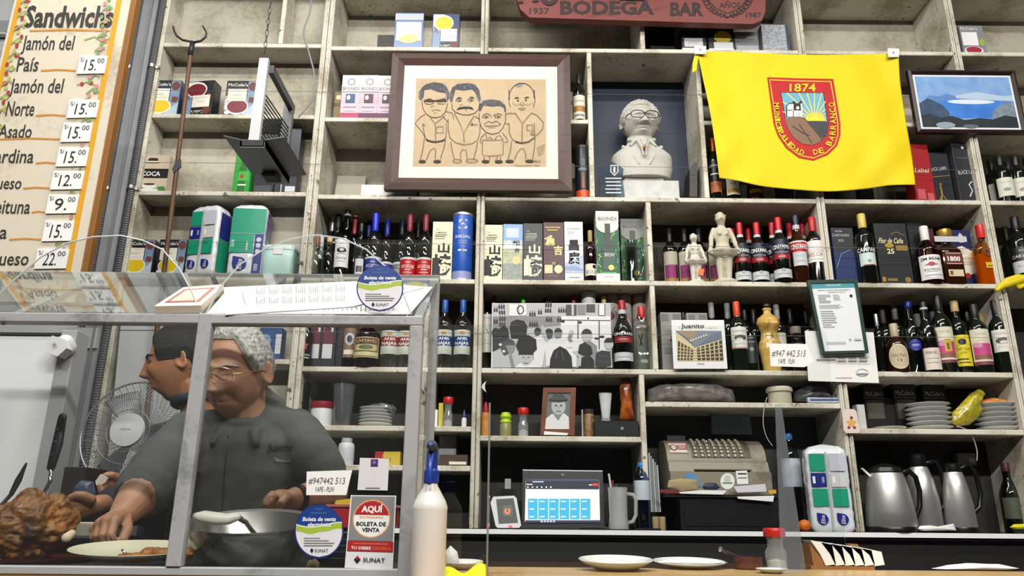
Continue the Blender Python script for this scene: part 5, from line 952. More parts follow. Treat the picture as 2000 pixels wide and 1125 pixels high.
# ------------------------------------------------------------------ figurines and clay bottle
def figurine(label, cx, yt, yb, Yf, m):
    b = at(cx, yt, Yf); H = b.z - R3; t = thing('figurine', label, 'figurine', (b.x, Yf, R3), 'plaster figurines'); g = G(); X, Y = b.x, Yf; z = lambda f: R3 + H * f; h = H
    g.lathe([(.13 * h, 0), (.15 * h, .01 * h), (.15 * h, .05 * h), (.12 * h, .065 * h)], m, (X, Y, R3), 20)
    P = lambda x, y, f: Vector((X + x * h, Y + y * h, z(f)))
    for s in (-1, 1): g.tube([P(s * .05, 0, .05), P(s * .055, -.01, .2), P(s * .05, -.02, .33), P(s * .05, 0, .42)], [.035 * h, .045 * h, .06 * h, .07 * h], m, 12, round_end=True)
    g.tube([P(.03, .06, .04), P(.0, .05, .25), P(0, .04, .40)], [.05 * h, .06 * h, .08 * h], m, 12)
    g.tube([P(0, 0, .40), P(0, -.005, .48), P(0, 0, .56), P(0, .0, .66), P(0, .0, .745), P(0, -.005, .80), P(0, -.01, .84)], [.105 * h, .11 * h, .085 * h, .10 * h, .105 * h, .05 * h, .045 * h], m, 16, flat=.75)
    for s in (-1, 1):
        g.tube([P(s * .045, -.06, .685), P(s * .045, -.075, .68)], [.03 * h, .022 * h], m, 10, round_end=True)
        g.tube([P(s * .10, 0, .755), P(s * .145, -.01, .64), P(s * .16, -.05, .53), P(s * .19, -.08, .435)], [.038 * h, .034 * h, .03 * h, .024 * h], m, 10, round_end=True)
        g.tube([P(s * .19, -.08, .435), P(s * .17, -.1, .40)], [.024 * h, .02 * h], m, 8, round_end=True)
    # held cloth / shallow basin
    def cl(u, v):
        a = 2 * math.pi * u; r = .08 + .13 * v; return P(r * math.cos(a) * 1.05, -.05 + r * .6 * math.sin(a), .36 + .075 * v * v + .012 * math.sin(5 * a) * v)
    g.grid(cl, 32, 6, m, closeu=True); 
    def cl2(u, v):
        p = cl(u, 1 - v); return p + Vector((0, 0, .02 * h))
    g.grid(cl2, 32, 6, m, closeu=True)
    for k in range(10): a = 2 * math.pi * k / 10; g.tube([P(.21 * math.cos(a), -.05 + .12 * math.sin(a), .435), P(.2 * math.cos(a + .6), -.05 + .12 * math.sin(a + .6), .44)], .016 * h, m, 6)
    # bowed head with scarf
    g.tube([P(0, -.01, .84), P(-.012, -.03, .90), P(-.015, -.035, .945)], [.05 * h, .075 * h, .055 * h], m, 14, round_end=True)
    g.tube([P(-.06, -.02, .955), P(0, -.02, .975), P(.06, -.0, .955)], [.022 * h, .03 * h, .022 * h], m, 8, round_end=True)
    g.tube([P(-.02, -.105, .90), P(-.02, -.11, .885)], [.012 * h, .010 * h], m, 6, round_end=True)
    o = remesh(g, 'figure_body', h * .011, t, m, 3); rebase(t); return t
figurine('small white plaster figurine of a woman holding a bowl', 1354, 457, 545, F + .05, mat('#d8d4c4', .6))
figurine('tall cream plaster figurine of a woman lifting her skirt', 1406, 416, 545, F + .06, mat('#cdc6ae', .6))
g = pslab([(1366, 524), (1376, 526), (1373, 539), (1363, 536)], F + .03, .002, mat('#e8763c', .6)); g.obj('price_tag', None, False, 'small orange price tag beside the small figurine', 'tag')
cb = at(1497, 598, F + .06); Hc = cb.z - R4; t = thing('clay_bottle', 'glazed ochre ceramic bottle shaped as a torso', 'bottle', (cb.x, F + .06, R4)); cg = mat('#cfa95c', .18, coat=.5)
g = G()
def cb_(u, v):
    a = 2 * math.pi * u; pr = [(0, .035), (.06, .042), (.2, .048), (.34, .055), (.42, .052), (.5, .042), (.58, .038), (.66, .046), (.73, .055), (.80, .050), (.85, .032), (.88, .019), (.93, .017), (.94, .022), (.965, .022), (.97, .015)]
    z = v * .97
    for (z0, r0), (z1_, r1) in zip(pr, pr[1:]):
        if z0 <= z <= z1_: r = r0 + (r1 - r0) * smst(z0, z1_, z); break
    p = Vector((r * math.cos(a), r * .72 * math.sin(a), z * Hc))
    if math.sin(a) < 0:
        for s in (-1, 1): p.y -= .022 * math.exp(-((p.x - s * .024) / .017) ** 2 - ((z * Hc - .70 * Hc) / .019) ** 2)
        p.y += .004 * math.exp(-(p.x / .006) ** 2 - ((z * Hc - .15 * Hc) / .06) ** 2)
    return p
g.grid(cb_, 48, 70, cg, closeu=True); g.poly([cb_(i / 48, 0) for i in range(48)], cg); g.obj('ceramic_body', t, True)
g = G(); g.lathe([(.008, Hc * .965), (.016, Hc * .97), (.019, Hc * .995), (.016, Hc * 1.025), (.006, Hc * 1.04)], mat('#3a2a24', .35), (0, 0, 0), 16); g.obj('stopper', t, True)
g = G(); g.draw(lambda u, v, o: Vector((u, -.036 - o - .004 * v, Hc * .46 + v)), [('l', [(-.004, .02), (.002, .04), (.006, .02), (-.002, .015)], .004, mat('#5a3a1c', .5)), ('l', [(-.004, -.01), (.004, -.005)], .003, mat('#5a3a1c', .5))]); g.obj('painted_mark', t)
# ------------------------------------------------------------------ remaining shelf goods, counter, bar and case
def turned(name, label, cat, cx, yt, w, rz, parts, dy=.06, group=None, n=20, Y=None, sx=1, sy=1):
    Y = Y or F + dy; p = at(cx, yt, Y); H = p.z - rz; R = w / 2 * ppm(cx, yt, Y); t = thing(name, label, cat, (p.x, Y, rz), group)
    for pn, prof, m in parts:
        g = G(); g.lathe([(r * R, z * H) for r, z in prof], m, (0, 0, 0), n, sx, sy); g.obj(pn, t, 'auto')
    t['_H'] = H; t['_R'] = R; return t
def soft(fn_dims, m, crump=.004, n=28, ex=7, seed=1, top=.06):
    W, D, H = fn_dims; g = G()
    def f(u, v):
        a = 2 * math.pi * u; ca, sa = math.cos(a), math.sin(a); q = (abs(ca) ** ex + abs(sa) ** ex) ** (-1 / ex); vv = v
        k = 1 if .03 < vv < 1 - top * 2 else (1 - .12 * (1 - vv / .03) if vv <= .03 else math.sqrt(max(0, 1 - ((vv - (1 - top * 2)) / (top * 2)) ** 2)) * .9 + .1)
        p = Vector((W / 2 * ca * q * k, D / 2 * sa * q * k, H * vv)); nz = noise.noise(p * 45 + Vector((seed * 7, 0, 0))) * crump
        return p + Vector((ca, sa, .3)) * nz
    g.grid(f, n * 2, n, m, closeu=True); g.poly([f(i / (n * 2), 0) for i in range(n * 2)][::-1], m); g.poly([f(i / (n * 2), 1) for i in range(n * 2)], m); return g
ELG = mat('#1c9a78', .3, coat=.4); ELB = mat('#1d2a80', .3, coat=.4); PLW = mat('#dfe3e6', .25, coat=.6)
def elogo(u, v, w, asp): return [('e', u, v, w, None, ELB), ('p', [(u - w, v), (u - w, v + 1.15 * w / asp), (u + w * .4, v + .95 * w / asp)], ELB), ('t', 'Elite', u, v, w * 1.5, w * .75 / asp, WHITE, {'rot': 90, 'shear': .2})]
def elite(label, x0, x1, yt, rz, dy, yaw, two, Y=None):
    Y = Y or F + dy; c = (x0 + x1) / 2; p = at(c, yt, Y); H = p.z - rz; W = (x1 - x0) * ppm(c, yt + 40, Y) * .88; D = .10
    t = thing('paper_towel_pack', label, 'pack', (p.x, Y + D / 2, rz), 'green and blue paper towel packs'); t.rotation_euler.z = math.radians(yaw)
    g = soft((W, D, H), PLW, .004, seed=c); g.obj('plastic_wrap', t, True)
    M = planeM((-W / 2, -D / 2 - .0035, 0), (W, 0, 0), (0, 0, H)); asp = H / W; g = G()
    if two:
        sp = []
        for u0 in (.08, .54):
            u1 = u0 + .36; sp += [('r', u0, .28, u1, .48, ELG), ('r', u0, .50, u1, .66, ELB if u0 < .5 else LGR), ('r', u0, .68, u1, .88, ELG if u0 < .5 else mat('#c5c9d6', .3, coat=.5))] + elogo(u0 + .18, .14, .13, asp) + [('t', '1000', u0 + .28, .58, .14, .03, WHITE, {'rot': 90}), ('r', u0 + .04, .54, u0 + .1, .62, WHITE)]
        sp += [('r', .46, 0.02, .50, .9, mat('#b4babd', .2, coat=.8))]
    else:
        sp = [('r', .02, .56, .98, .90, ELG), ('r', .02, .30, .70, .55, ELG), ('r', .72, .02, .97, .55, ELB), ('t', '361646', .10, .42, .22, .05, WHITE, {'rot': 90}), ('t', '1000', .82, .11, .2, .05, WHITE, {'rot': 90}), ('r', .02, .555, .98, .56, LGR), ('e', .84, .48, .07, None, LGR), ('e', .84, .40, .07, None, LGR), ('e', .84, .32, .07, None, LGR), ('r', .5, .33, .54, .45, LGR)] + elogo(.36, .15, .2, asp)
    g.draw(M, sp, asp); g.obj('front_print', t)
    M2 = planeM((W / 2 + .0035, -D / 2, 0), (0, D, 0), (0, 0, H)); g = G(); g.draw(M2, [('r', .12, .05, .9, .5, ELG), ('r', .12, .5, .9, .86, ELB)], 2); g.obj('side_print', t); return t
elite('paper towel pack with two printed columns, left of the pair', 371, 446, 396, R3 + .012, .0, -14, True)
elite('paper towel pack with big green panel, right of the pair', 452, 528, 394, R3 + .012, .01, 4, False)
# mint tin
TY = F + .03; pm = at(546, 480, TY); Wt = 62 * ppm(546, 480, TY); Ht = pm.z - R3 - .012; t = thing('mint_tin', 'pale mint green tin canister with white label', 'tin', (pm.x, TY + .04, R3 + .012)); MINT = mat('#b9dcd4', .35)
g = G(); g.lathe([(Wt / 2 * .97, 0), (Wt / 2, .004), (Wt / 2, Ht * .84), (Wt / 2 * .98, Ht * .85)], MINT, (0, 0, 0), 32, 1, .75, sq=6); g.obj('can_body', t, 'auto')
g = G(); g.lathe([(Wt / 2 * 1.02, Ht * .84), (Wt / 2 * 1.03, Ht * .86), (Wt / 2 * 1.03, Ht * .95), (Wt / 2 * .96, Ht)], mat('#c9e3dd', .3), (0, 0, 0), 32, 1, .75, sq=6); g.obj('lid', t, 'auto')
g = G(); g.box((-.022, -Wt / 2 * .79, Ht * .68), (.024, -Wt / 2 * .75, Ht * .92), WHITE, .002); g.obj('paper_label', t)
# ---- black and white photograph print
g = pslab([(961, 592), (1192, 592), (1196, 718), (959, 718)], F + .012, .004, mat('#d8d8d6', .6)); ph = thing('old_photograph', 'large black and white photograph of a crowded bar counter', 'photograph', at(1078, 718, F + .012)); g.obj('print_board', ph)
BWM = lambda u, v, o: at(930 + .18 * u, 560 + .18 * v, F + .0118 - o)
gr = lambda h: mat(h, .6); K, D1, D2, M1, L1, L2 = gr('#17181a'), gr('#2c2d30'), gr('#4a4b4e'), gr('#87888b'), gr('#b9babb'), gr('#e2e2e0')
S = [('r', 178, 185, 1452, 876, L1), ('p', [(178, 185), (920, 185), (920, 420), (720, 440), (560, 450), (178, 470)], M1), ('r', 178, 185, 1450, 320, L1), ('p', [(920, 320), (1452, 318), (1462, 700), (920, 690)], L2)]
for (x, y, n_, k) in ((190, 275, 2, 2), (240, 240, 3, 1), (245, 300, 3, 1), (250, 370, 3, 1), (575, 320, 3, 0), (670, 300, 2, 0), (750, 220, 3, 0), (745, 280, 3, 0), (755, 380, 3, 0), (890, 280, 4, 0), (575, 430, 4, 0), (880, 380, 2, 0), (190, 400, 2, 0), (250, 430, 3, 0)):
    for i in range(n_): S.append(('p', [(x + i * 25, y), (x + i * 25 + 20, y), (x + i * 25 + 20, y - 34), (x + i * 25 + 13, y - 44), (x + i * 25 + 13, y - 62), (x + i * 25 + 7, y - 62), (x + i * 25 + 7, y - 44), (x + i * 25, y - 34)], D1))
S += [('r', 360, 190, 455, 315, L2), ('r', 470, 190, 545, 310, L2), ('l', arc(480, 250, 34, 45, 0, 360), 12, K), ('r', 975, 195, 1090, 310, D2), ('r', 1035, 190, 1060, 310, L1), ('r', 1100, 195, 1185, 300, M1), ('r', 1195, 190, 1290, 275, D2), ('r', 1330, 190, 1395, 310, L2), ('l', [(1330, 190), (1330, 312), (1395, 312), (1395, 190)], 8, K), ('l', [(920, 360), (1455, 365)], 6, D1), ('l', [(1105, 362), (1105, 560)], 10, D1), ('l', [(1335, 370), (1335, 680)], 10, D1), ('e', 1215, 342, 9, 9, K), ('e', 942, 375, 20, 12, K), ('e', 1128, 385, 20, 12, K), ('e', 1310, 560, 28, 10, K), ('e', 1365, 540, 28, 10, K)]
def man(cx, cy, r, hair, skin, shirt, body): 
    return [('p', body, shirt), ('e', cx, cy, r, r * 1.25, skin), ('p', arc(cx, cy - r * .25, r * 1.05, r * 1.1, 180, 360, 12), hair)]
S += [('p', [(360, 450), (380, 380), (440, 355), (520, 370), (555, 430), (540, 560), (380, 560)], K)]
S += man(668, 490, 36, K, D2, L2, [(600, 560), (700, 520), (760, 600), (720, 860), (640, 870)]) + man(790, 510, 42, K, D2, L2, [(740, 590), (850, 560), (900, 600), (900, 870), (760, 860)]) + man(890, 505, 42, D1, M1, L2, [(830, 590), (900, 560), (990, 560), (1090, 640), (1090, 870), (830, 860)])
S += [('l', [(1030, 600), (1010, 560), (1035, 500)], 40, M1), ('e', 1035, 495, 26, 26, L1), ('l', [(770, 600), (735, 480), (715, 420)], 28, L1)]
S += man(1200, 530, 55, D1, L1, M1, [(1130, 640), (1240, 590), (1310, 640), (1320, 870), (1120, 870)]) + man(1440, 620, 50, K, L1, M1, [(1380, 720), (1470, 690), (1466, 876), (1380, 876)])
S += [('p', [(178, 470), (230, 460), (300, 440), (350, 470), (360, 560), (300, 640), (178, 700)], D1), ('e', 210, 500, 40, 55, K), ('e', 300, 490, 55, 60, K)]
S += man(360, 650, 62, D2, M1, L1, [(178, 876), (200, 800), (290, 740), (420, 720), (500, 760), (500, 876)]) + [('l', [(270, 600), (330, 740)], 60, D2), ('e', 262, 628, 16, 14, L2), ('e', 300, 700, 16, 14, L2), ('p', [(350, 740), (380, 876), (420, 876), (385, 730)], M1)]
S += [('p', [(430, 640), (470, 540), (560, 520), (650, 570), (660, 680), (620, 720), (470, 720)], K)] + man(540, 760, 78, K, L1, L2, [(420, 876), (470, 830), (620, 790), (720, 876)]) + [('l', [(500, 765), (525, 768)], 9, D1), ('l', [(555, 768), (582, 765)], 9, D1), ('l', arc(541, 820, 24, 12, 10, 170, 8), 8, D1), ('l', [(541, 775), (536, 800)], 6, M1)]
S += [('p', [(795, 876), (805, 780), (840, 690), (910, 645), (980, 680), (1035, 760), (1045, 876)], K), ('l', [(880, 700), (860, 780)], 12, D2), ('l', [(930, 700), (950, 800)], 10, D2)]
S += [('p', [(1105, 720), (1120, 630), (1180, 600), (1250, 650), (1265, 730), (1200, 760)], K), ('p', [(1110, 876), (1140, 770), (1230, 740), (1280, 800), (1280, 876)], K), ('l', [(1060, 700), (1130, 760), (1120, 860)], 30, L1), ('l', [(985, 650), (1050, 655)], 14, L2), ('p', [(1290, 850), (1300, 720), (1360, 690), (1450, 700), (1466, 850), (1400, 876), (1320, 876)], D1), ('l', [(1320, 740), (1440, 760)], 8, D2), ('l', [(1310, 800), (1440, 820)], 8, D2)]
g = G(); g.draw(BWM, S); g.obj('photo_print', ph); rebase(ph)
# ---- calendar
cal = thing('wall_calendar', 'white card calendar printed with a photo of tall shelves', 'calendar', at(1366, 720, F - .012)); g = pslab([(1311, 625), (1414, 625), (1421, 720), (1316, 720)], F - .022, .008, mat('#eeeeec', .6)); g.obj('card', cal)
KM = lambda u, v, o: at(1270 + .23 * u, 540 + .23 * v, F - .0222 - o); cre = mat('#d9c796', .6); S = [('p', [(218, 460), (605, 462), (622, 718), (232, 718)], mat('#6b7685', .6)), ('p', [(218, 460), (420, 460), (380, 590), (345, 540)], mat('#a08a72', .6)), ('p', [(400, 460), (605, 462), (520, 500), (385, 600), (360, 540)], mat('#7d8896', .6)), ('p', [(218, 470), (330, 560), (375, 600), (370, 718), (232, 718)], cre), ('p', [(375, 605), (605, 535), (622, 718), (372, 718)], cre)]
S += [('p', [(235 + 28 * k, 545 + 16 * k), (255 + 28 * k, 557 + 16 * k), (250 + 27 * k, 712), (232 + 27 * k, 712)], mat('#4a3c34', .6)) for k in range(5)] + [('p', [(395 + 38 * k, 608 - 12 * k), (420 + 38 * k, 600 - 12 * k), (432 + 38 * k, 710), (402 + 38 * k, 712)], mat('#3f332c', .6)) for k in range(6)] + [('l', [(235, 600 + 30 * k), (372, 625 + 22 * k), (615, 575 + 36 * k)], 6, cre) for k in range(4)] + [('e', 345 + 22 * k, 545 - 8 * k, 8, 8, mat('#e8e2d0', .6)) for k in range(7)]
S += [ptext('Juanito', 262, 458, 398, 436, INK, bold=.01), ptext('el', 238, 256, 424, 436, GRY), ptext('bodega bar', 468, 570, 424, 436, LGR), ('r', 400, 736, 460, 741, GRY)]
g = G(); g.draw(KM, S); g.obj('calendar_print', cal); rebase(cal)
# ---- certificate and papers on the post
q = [(1577, 547), (1674, 545), (1697, 689), (1606, 691)]; qi = [(1584, 553), (1669, 551), (1690, 684), (1611, 686)]; YC = F - .055
cf = thing('certificate_frame', 'green framed licence certificate hanging on the right post', 'certificate', at(1640, 690, YC)); GRF = mat('#1f3a2c', .4)
for i in range(4):
    j = (i + 1) % 4; g = pslab([q[i], q[j], qi[j], qi[i]], YC, .02, GRF); g.obj('frame_rail', cf)
g = pslab(qi, YC + .006, .006, mat('#e9ecef', .6)); g.obj('certificate_paper', cf)
qm = lambda u, v, o: at((1 - v) * ((1 - u) * qi[3][0] + u * qi[2][0]) + v * ((1 - u) * qi[0][0] + u * qi[1][0]), (1 - v) * ((1 - u) * qi[3][1] + u * qi[2][1]) + v * ((1 - u) * qi[0][1] + u * qi[1][1]), YC + .0058 - o)
g = G(); g.draw(qm, [('r', 0, .92, 1, 1, mat('#4f9aa6', .6)), ('t', 'MUNICIPALIDAD', .5, .965, .35, .025, WHITE), ('t', 'LICENCIA MUNICIPAL DE FUNCIONAMIENTO', .5, .89, .75, .018, INK), ('t', 'EXPEDIENTE N° 062 2010', .55, .86, .4, .016, INK), ('e', .87, .80, .035, None, INK)] + lines(.1, .4, .70, .83, 6, GRY, .35, 2) + lines(.45, .65, .74, .83, 4, LGR, .4, 3) + lines(.08, .85, .62, .68, 4, GRY, .3, 4) + lines(.08, .45, .34, .60, 8, GRY, .25, 5) + lines(.08, .6, .10, .14, 2, LGR, .4, 6) + [('t', 'B', .68, .165, .05, .035, mat('#9aa4ac', .6)), ('r', .78, .15, .95, .18, LGR)], 1.5); g.obj('certificate_print', cf); rebase(cf)
t = thing('printed_notice', 'white printed paper behind the green certificate frame', 'paper', at(1645, 748, F - .02)); g = pslab([(1572, 646), (1706, 649), (1717, 748), (1579, 744)], F - .024, .002, PAPER); g.obj('sheet', t)
g = G(); g.draw(PXM(F - .0245), [('r', 1595, 701, 1632, 705, GRY), ('l', [(1632, 696), (1698, 698), (1700, 711), (1634, 710), (1632, 696)], .8, LGR)] + [('r', 1636 + 21 * k, 698 + 6 * j, 1652 + 21 * k, 701 + 6 * j, GRY) for k in range(3) for j in range(2)] + [('l', arc(1684, 728, 12, 7, 0, 340), .9, GRY), ('r', 1674, 729, 1695, 732, GRY), ('r', 1632, 737, 1664, 738.5, LGR)]); g.obj('notice_print', t); rebase(t)
t = thing('hanging_tag', 'small cream card with painted flower hanging on the post', 'tag', at(1662, 846, F - .03)); g = pslab([(1645, 804), (1650, 799), (1668, 799), (1673, 804), (1680, 842), (1676, 846), (1652, 846), (1648, 840)], F - .03, .004, mat('#e2d3c8', .6)); g.obj('card', t)
g = G(); g.draw(PXM(F - .0305), [('p', [(1663 + (11 if k % 2 == 0 else 6) * math.sin(k * math.pi / 5), 826 - (11 if k % 2 == 0 else 6) * math.cos(k * math.pi / 5)) for k in range(10)], mat('#e3a85c', .6)), ('e', 1663, 816, 3, 3, mat('#8a2c22', .6)), ('e', 1658, 835, 3, 2.5, mat('#8a2c22', .6)), ('e', 1669, 835, 3, 2.5, mat('#8a2c22', .6))]); g.obj('flower_print', t); rebase(t)
# ---- plates
PLT = mat('#e9e9e6', .2, coat=.5)
def plate_mesh(R, h, m=PLT, lip=.25):
    g = G(); g.lathe([(R * .55, 0), (R * .58, 0), (R * .72, h * .35), (R * .98, h * .85), (R, h * .95), (R * .985, h), (R * .70, h * .5), (R * .55, h * .28), (R * .02, h * .26)], m, (0, 0, 0), 36); return g
def stack(cx, w, ytop, rz, Y, n, where, grp):
    R = w / 2 * ppm(cx, ytop, Y); Xc = at(cx, ytop, Y).x; H = at(cx, ytop, Y).z - rz; h = .020; step = (H - h) / (n - 1); g = plate_mesh(R, h); first = None
    for k in range(n):
        o = g.obj('plate', None, 'auto') if first is None else first.copy()
        if first is None: first = o
        else: COL.objects.link(o)
        o.location = (Xc, Y, rz + k * step); ordn = ['bottom', 'second from the bottom', 'third from the bottom', 'fourth from the bottom', 'fifth from the bottom', 'sixth from the bottom', 'topmost'][k if k < n - 1 else 6]
        tag(o, 'white plate, %s in the stack %s' % (ordn, where), 'plate', grp)
stack(735, 66, 797, Z830, F + .10, 6, 'behind the case', 'plates stacked behind the case')
stack(1810, 82, 790, Z840, F + .11, 6, 'left of the yellow bag', 'plates left of the yellow bag')
stack(1942, 80, 790, Z840, F + .11, 6, 'under the orange cloth', 'plates under the orange cloth')
g = plate_mesh(32 * ppm(1735, 826, F + .1), .016); o = g.obj('plate', None, 'auto', 'single white plate lying under the dark tea boxes', 'plate'); o.location = (at(1735, 826, F + .1).x, F + .1, Z840)
# shelf above the kettles
for k, (x0, x1, yt, lb) in enumerate(((1684, 1724, 752, 'dark tea box in shadow, left above the single plate'), (1742, 1786, 750, 'dark wrapped tea box in shadow behind the plate stack'), (1800, 1845, 752, 'brown edged tea box in shadow behind the plate stack'))):
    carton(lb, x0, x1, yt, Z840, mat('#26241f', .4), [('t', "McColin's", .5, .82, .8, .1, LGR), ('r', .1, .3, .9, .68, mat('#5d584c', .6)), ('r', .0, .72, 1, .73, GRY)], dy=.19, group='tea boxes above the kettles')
carton('upright white packet at the left end above the kettles', 1673, 1688, 790, Z840, mat('#c9cac8', .5), [], dy=.03, depth=.05)
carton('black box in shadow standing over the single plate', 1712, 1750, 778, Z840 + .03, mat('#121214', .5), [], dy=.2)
def crumple(name, label, cat, poly, Y, th, m, amp=.012, parent_prints=(), freq=30, zb=None):
    xs = [p[0] for p in poly]; ys = [p[1] for p in poly]; cx, cy = sum(xs) / len(xs), sum(ys) / len(ys); C = at(cx, cy, Y + th / 2); N = len(poly); g = G()
    zmin = min(at(x, y, Y).z for x, y in poly)
    def f(u, v):
        a = u * N; i = int(a) % N; fr = a - int(a); p = poly[i]; q_ = poly[(i + 1) % N]; x = p[0] + (q_[0] - p[0]) * fr; y = p[1] + (q_[1] - p[1]) * fr
        s = math.sin(math.pi * v) ** .5 if 0 < v < 1 else 0; yy = -math.cos(math.pi * v); e = at(x, y, Y + th / 2); P_ = C + (e - C) * s; P_.y = C.y + th / 2 * yy * (.4 + .6 * (1 - s * s) ** .5 if s < 1 else .4)
        nn = noise.noise(P_ * freq) * amp; nn2 = noise.noise(P_ * freq * 2.3 + Vector((5, 0, 0))) * amp * .5; P_ += Vector((.3 * nn, -(nn + nn2), .4 * nn)) * s
        if P_.z < zmin: P_.z = zmin
        return P_
    g.grid(f, N * 6, 16, m, closeu=True); t = thing(name, label, cat, (C.x, Y, zmin)); g.obj('wrinkled_body', t, True)
    for pn, gg in parent_prints: gg.obj(pn, t)
    return rebase(t)
YBG = mat('#c9b820', .25, coat=.7, n=.25, nscale=30, h2='#6f6a2c')
crumple('snack_bag', 'shiny yellow and green snack bag between the plate stacks', 'bag', [(1855, 828), (1860, 805), (1880, 785), (1895, 768), (1912, 760), (1925, 768), (1915, 785), (1920, 800), (1912, 815), (1895, 829), (1870, 833)], F + .04, .06, YBG, .010)
crumple('orange_cloth', 'folded orange cloth lying on the right plate stack', 'cloth', [(1906, 791), (1912, 783), (1935, 777), (1966, 784), (1970, 791)], F + .06, .09, mat('#d98a3c', .8), .005)
cable('thin white cable hanging below the plate shelf', [(1868, 833), (1885, 838), (1900, 855), (1908, 880), (1908, 900)], F + .02, .0025, mat('#a9a89c', .5))
carton('grey plug adapter block on the wall above the kettles', 1868, 1905, 885, at(1886, 908, F + .25).z, mat('#8a8a84', .5), [('r', .6, .2, .9, .6, LGR)], dy=.25, depth=.04, name='plug_adapter', cat='plug')
# ---- behind the case: shelf at 830 and 908
turned('tub', 'white plastic tub with dark red lid behind the case', 'tub', 631, 786, 44, Z830, [('tub_body', [(.9, 0), (1, .03), (1, .75), (.98, .78)], mat('#dcdcd8', .4)), ('lid', [(1.05, .74), (1.07, .77), (1.07, .96), (1, 1)], mat('#8c1822', .4))], dy=.09)
turned('measuring_jug', 'clear plastic measuring jug with dark liquid behind the case', 'jug', 673, 752, 44, Z830 - .001, [('jug_body', [(.72, .0), (.74, .01), (1, .98), (1.04, 1), (.97, 1), (.70, .03)], glass('#c9d0d2', 1.6, alpha=.08)), ('liquid', [(.68, .02), (.69, .03), (.78, .32), (.1, .325)], mat('#2f3a46', .2))], dy=.06)
g = G(); a = at(668, 748, F + .05); g.tube([Vector((a.x + .01, F + .06, Z830 + .01)), a], .006, mat('#b9c0bd', .5), 8); g.tube([a, a + Vector((0, 0, .012))], .0065, mat('#20242c', .5), 8); g.obj('marker_pen', None, 'auto', 'white marker pen standing in the measuring jug', 'pen')
mug('clear glass tumbler jar at the left end behind the old man shoulder', 597, 748, 22, Z830, .07, glass('#aeb4b2', 1.8))
crumple('plastic_bag', 'crumpled clear plastic bag lying on the plates behind the case', 'bag', [(714, 797), (725, 789), (745, 786), (768, 790), (775, 800), (770, 812), (745, 799)], F + .05, .06, glass('#b4b8b8', 2.2, alpha=.25, film='#9c9fa0'), .008)
turned('pill_bottle', 'white plastic pill bottle with printed blue label', 'bottle', 678, 856, 31, Z908, [('bottle_body', [(.95, 0), (1, .03), (1, .72), (.9, .80), (.62, .84)], mat('#e3e4e4', .4)), ('cap', [(.68, .83), (.7, .84), (.7, .99), (.6, 1)], mat('#c9cacb', .4)), ('label', [(1.012, .16), (1.015, .165), (1.015, .66), (1.01, .665)], mat('#cdd2da', .5))], dy=.04)
carton('flat red and yellow candy packet behind the case', 733, 782, 882, Z908, mat('#d8b93a', .4), [('p', [(0, 0), (0, 1), (.35, 1), (.2, 0)], RED), ('t', 'Ricas', .45, .5, .4, .3, RED, {'shear': .3})], dy=.05, depth=.06)
turned('squeeze_bottle', 'orange squeeze bottle with red nozzle behind the case post', 'bottle', 817, 786, 17, Z852, [('bottle_body', [(.95, 0), (1, .05), (1, .5), (.9, .55), (1, .62), (.8, .7), (.4, .74)], mat('#c08850', .4)), ('nozzle', [(.5, .72), (.52, .78), (.3, 1), (.2, 1)], RED)], dy=.05)
carton('small white box at the left of the salt shaker shelf', 843, 855, 800, Z830, PAPER, [], dy=.04, depth=.05)
carton('slim yellow green box beside the red lidded shaker', 857, 866, 787, Z830, mat('#c2b83a', .5), [], dy=.04, depth=.05)
def shaker(label, cx, yt, w, rz, Y):
    return turned('salt_shaker', label, 'shaker', cx, yt, w, rz, [('glass_body', [(.9, 0), (1, .03), (1, .42), (.72, .55), (.78, .72), (.92, .80)], glass('#d8dcd9', 1.8, alpha=.18)), ('salt', [(.85, .02), (.9, .03), (.86, .2), (.1, .26)], mat('#f0f0ec', .8)), ('lid', [(1.0, .78), (1.04, .80), (1.04, .96), (.95, 1)], mat('#c31f1c', .35))], Y=Y)
shaker('salt shaker with red lid beside the yellow green box', 876, 776, 19, Z830, F + .05)
turned('glue_bottle', 'tiny white bottle with violet cap near the centre post', 'bottle', 907, 801, 10, Z830, [('bottle_body', [(.95, 0), (1, .05), (1, .5), (.6, .56)], WHITE), ('cap', [(.7, .54), (.72, .56), (.5, .8), (.2, 1)], mat('#4a3f96', .4))], dy=.04)
carton('grey silvery box below the salt shaker shelf', 857, 892, 845, Z908, mat('#8f8f8d', .35), [('r', .1, .1, .9, .9, mat('#a3a3a1', .35))], dy=.12)
carton('dark brown folder stack below the salt shaker shelf', 858, 914, 888, Z908, mat('#4a342c', .5), [('r', .35, .15, .95, .4, CRM)], dy=.03, depth=.16)
# ---- centre lower cell
turned('squeeze_bottle', 'orange squeeze bottle with red nozzle beside the centre post', 'bottle', 949, 786, 19, Z852, [('bottle_body', [(.95, 0), (1, .05), (1, .42), (.92, .5), (1.05, .56), (.95, .66), (.4, .72)], mat('#c9893c', .4)), ('nozzle', [(.55, .70), (.57, .78), (.3, 1), (.2, 1)], RED)], dy=.05)
turned('squeeze_bottle', 'short jar with lime green lid beside the red lidded shaker', 'jar', 988, 806, 23, Z852, [('jar_body', [(.95, 0), (1, .05), (1, .5), (.9, .55)], mat('#8f8a52', .35)), ('lid', [(.8, .52), (1, .6), (.82, .72), (1, .82), (.7, 1)], mat('#a8cc1c', .4))], dy=.06)
shaker('salt shaker with red lid left of the framed portrait', 1022, 797, 21, Z852, F + .05)
pf = thing('portrait_photo', 'wooden framed portrait photo of an old man in a hat', 'photo frame', at(1090, 852, F + .04)); q = [(1061, 757), (1125, 757), (1122, 850), (1055, 849)]; qi = [(1070, 767), (1115, 767), (1112, 838), (1064, 838)]
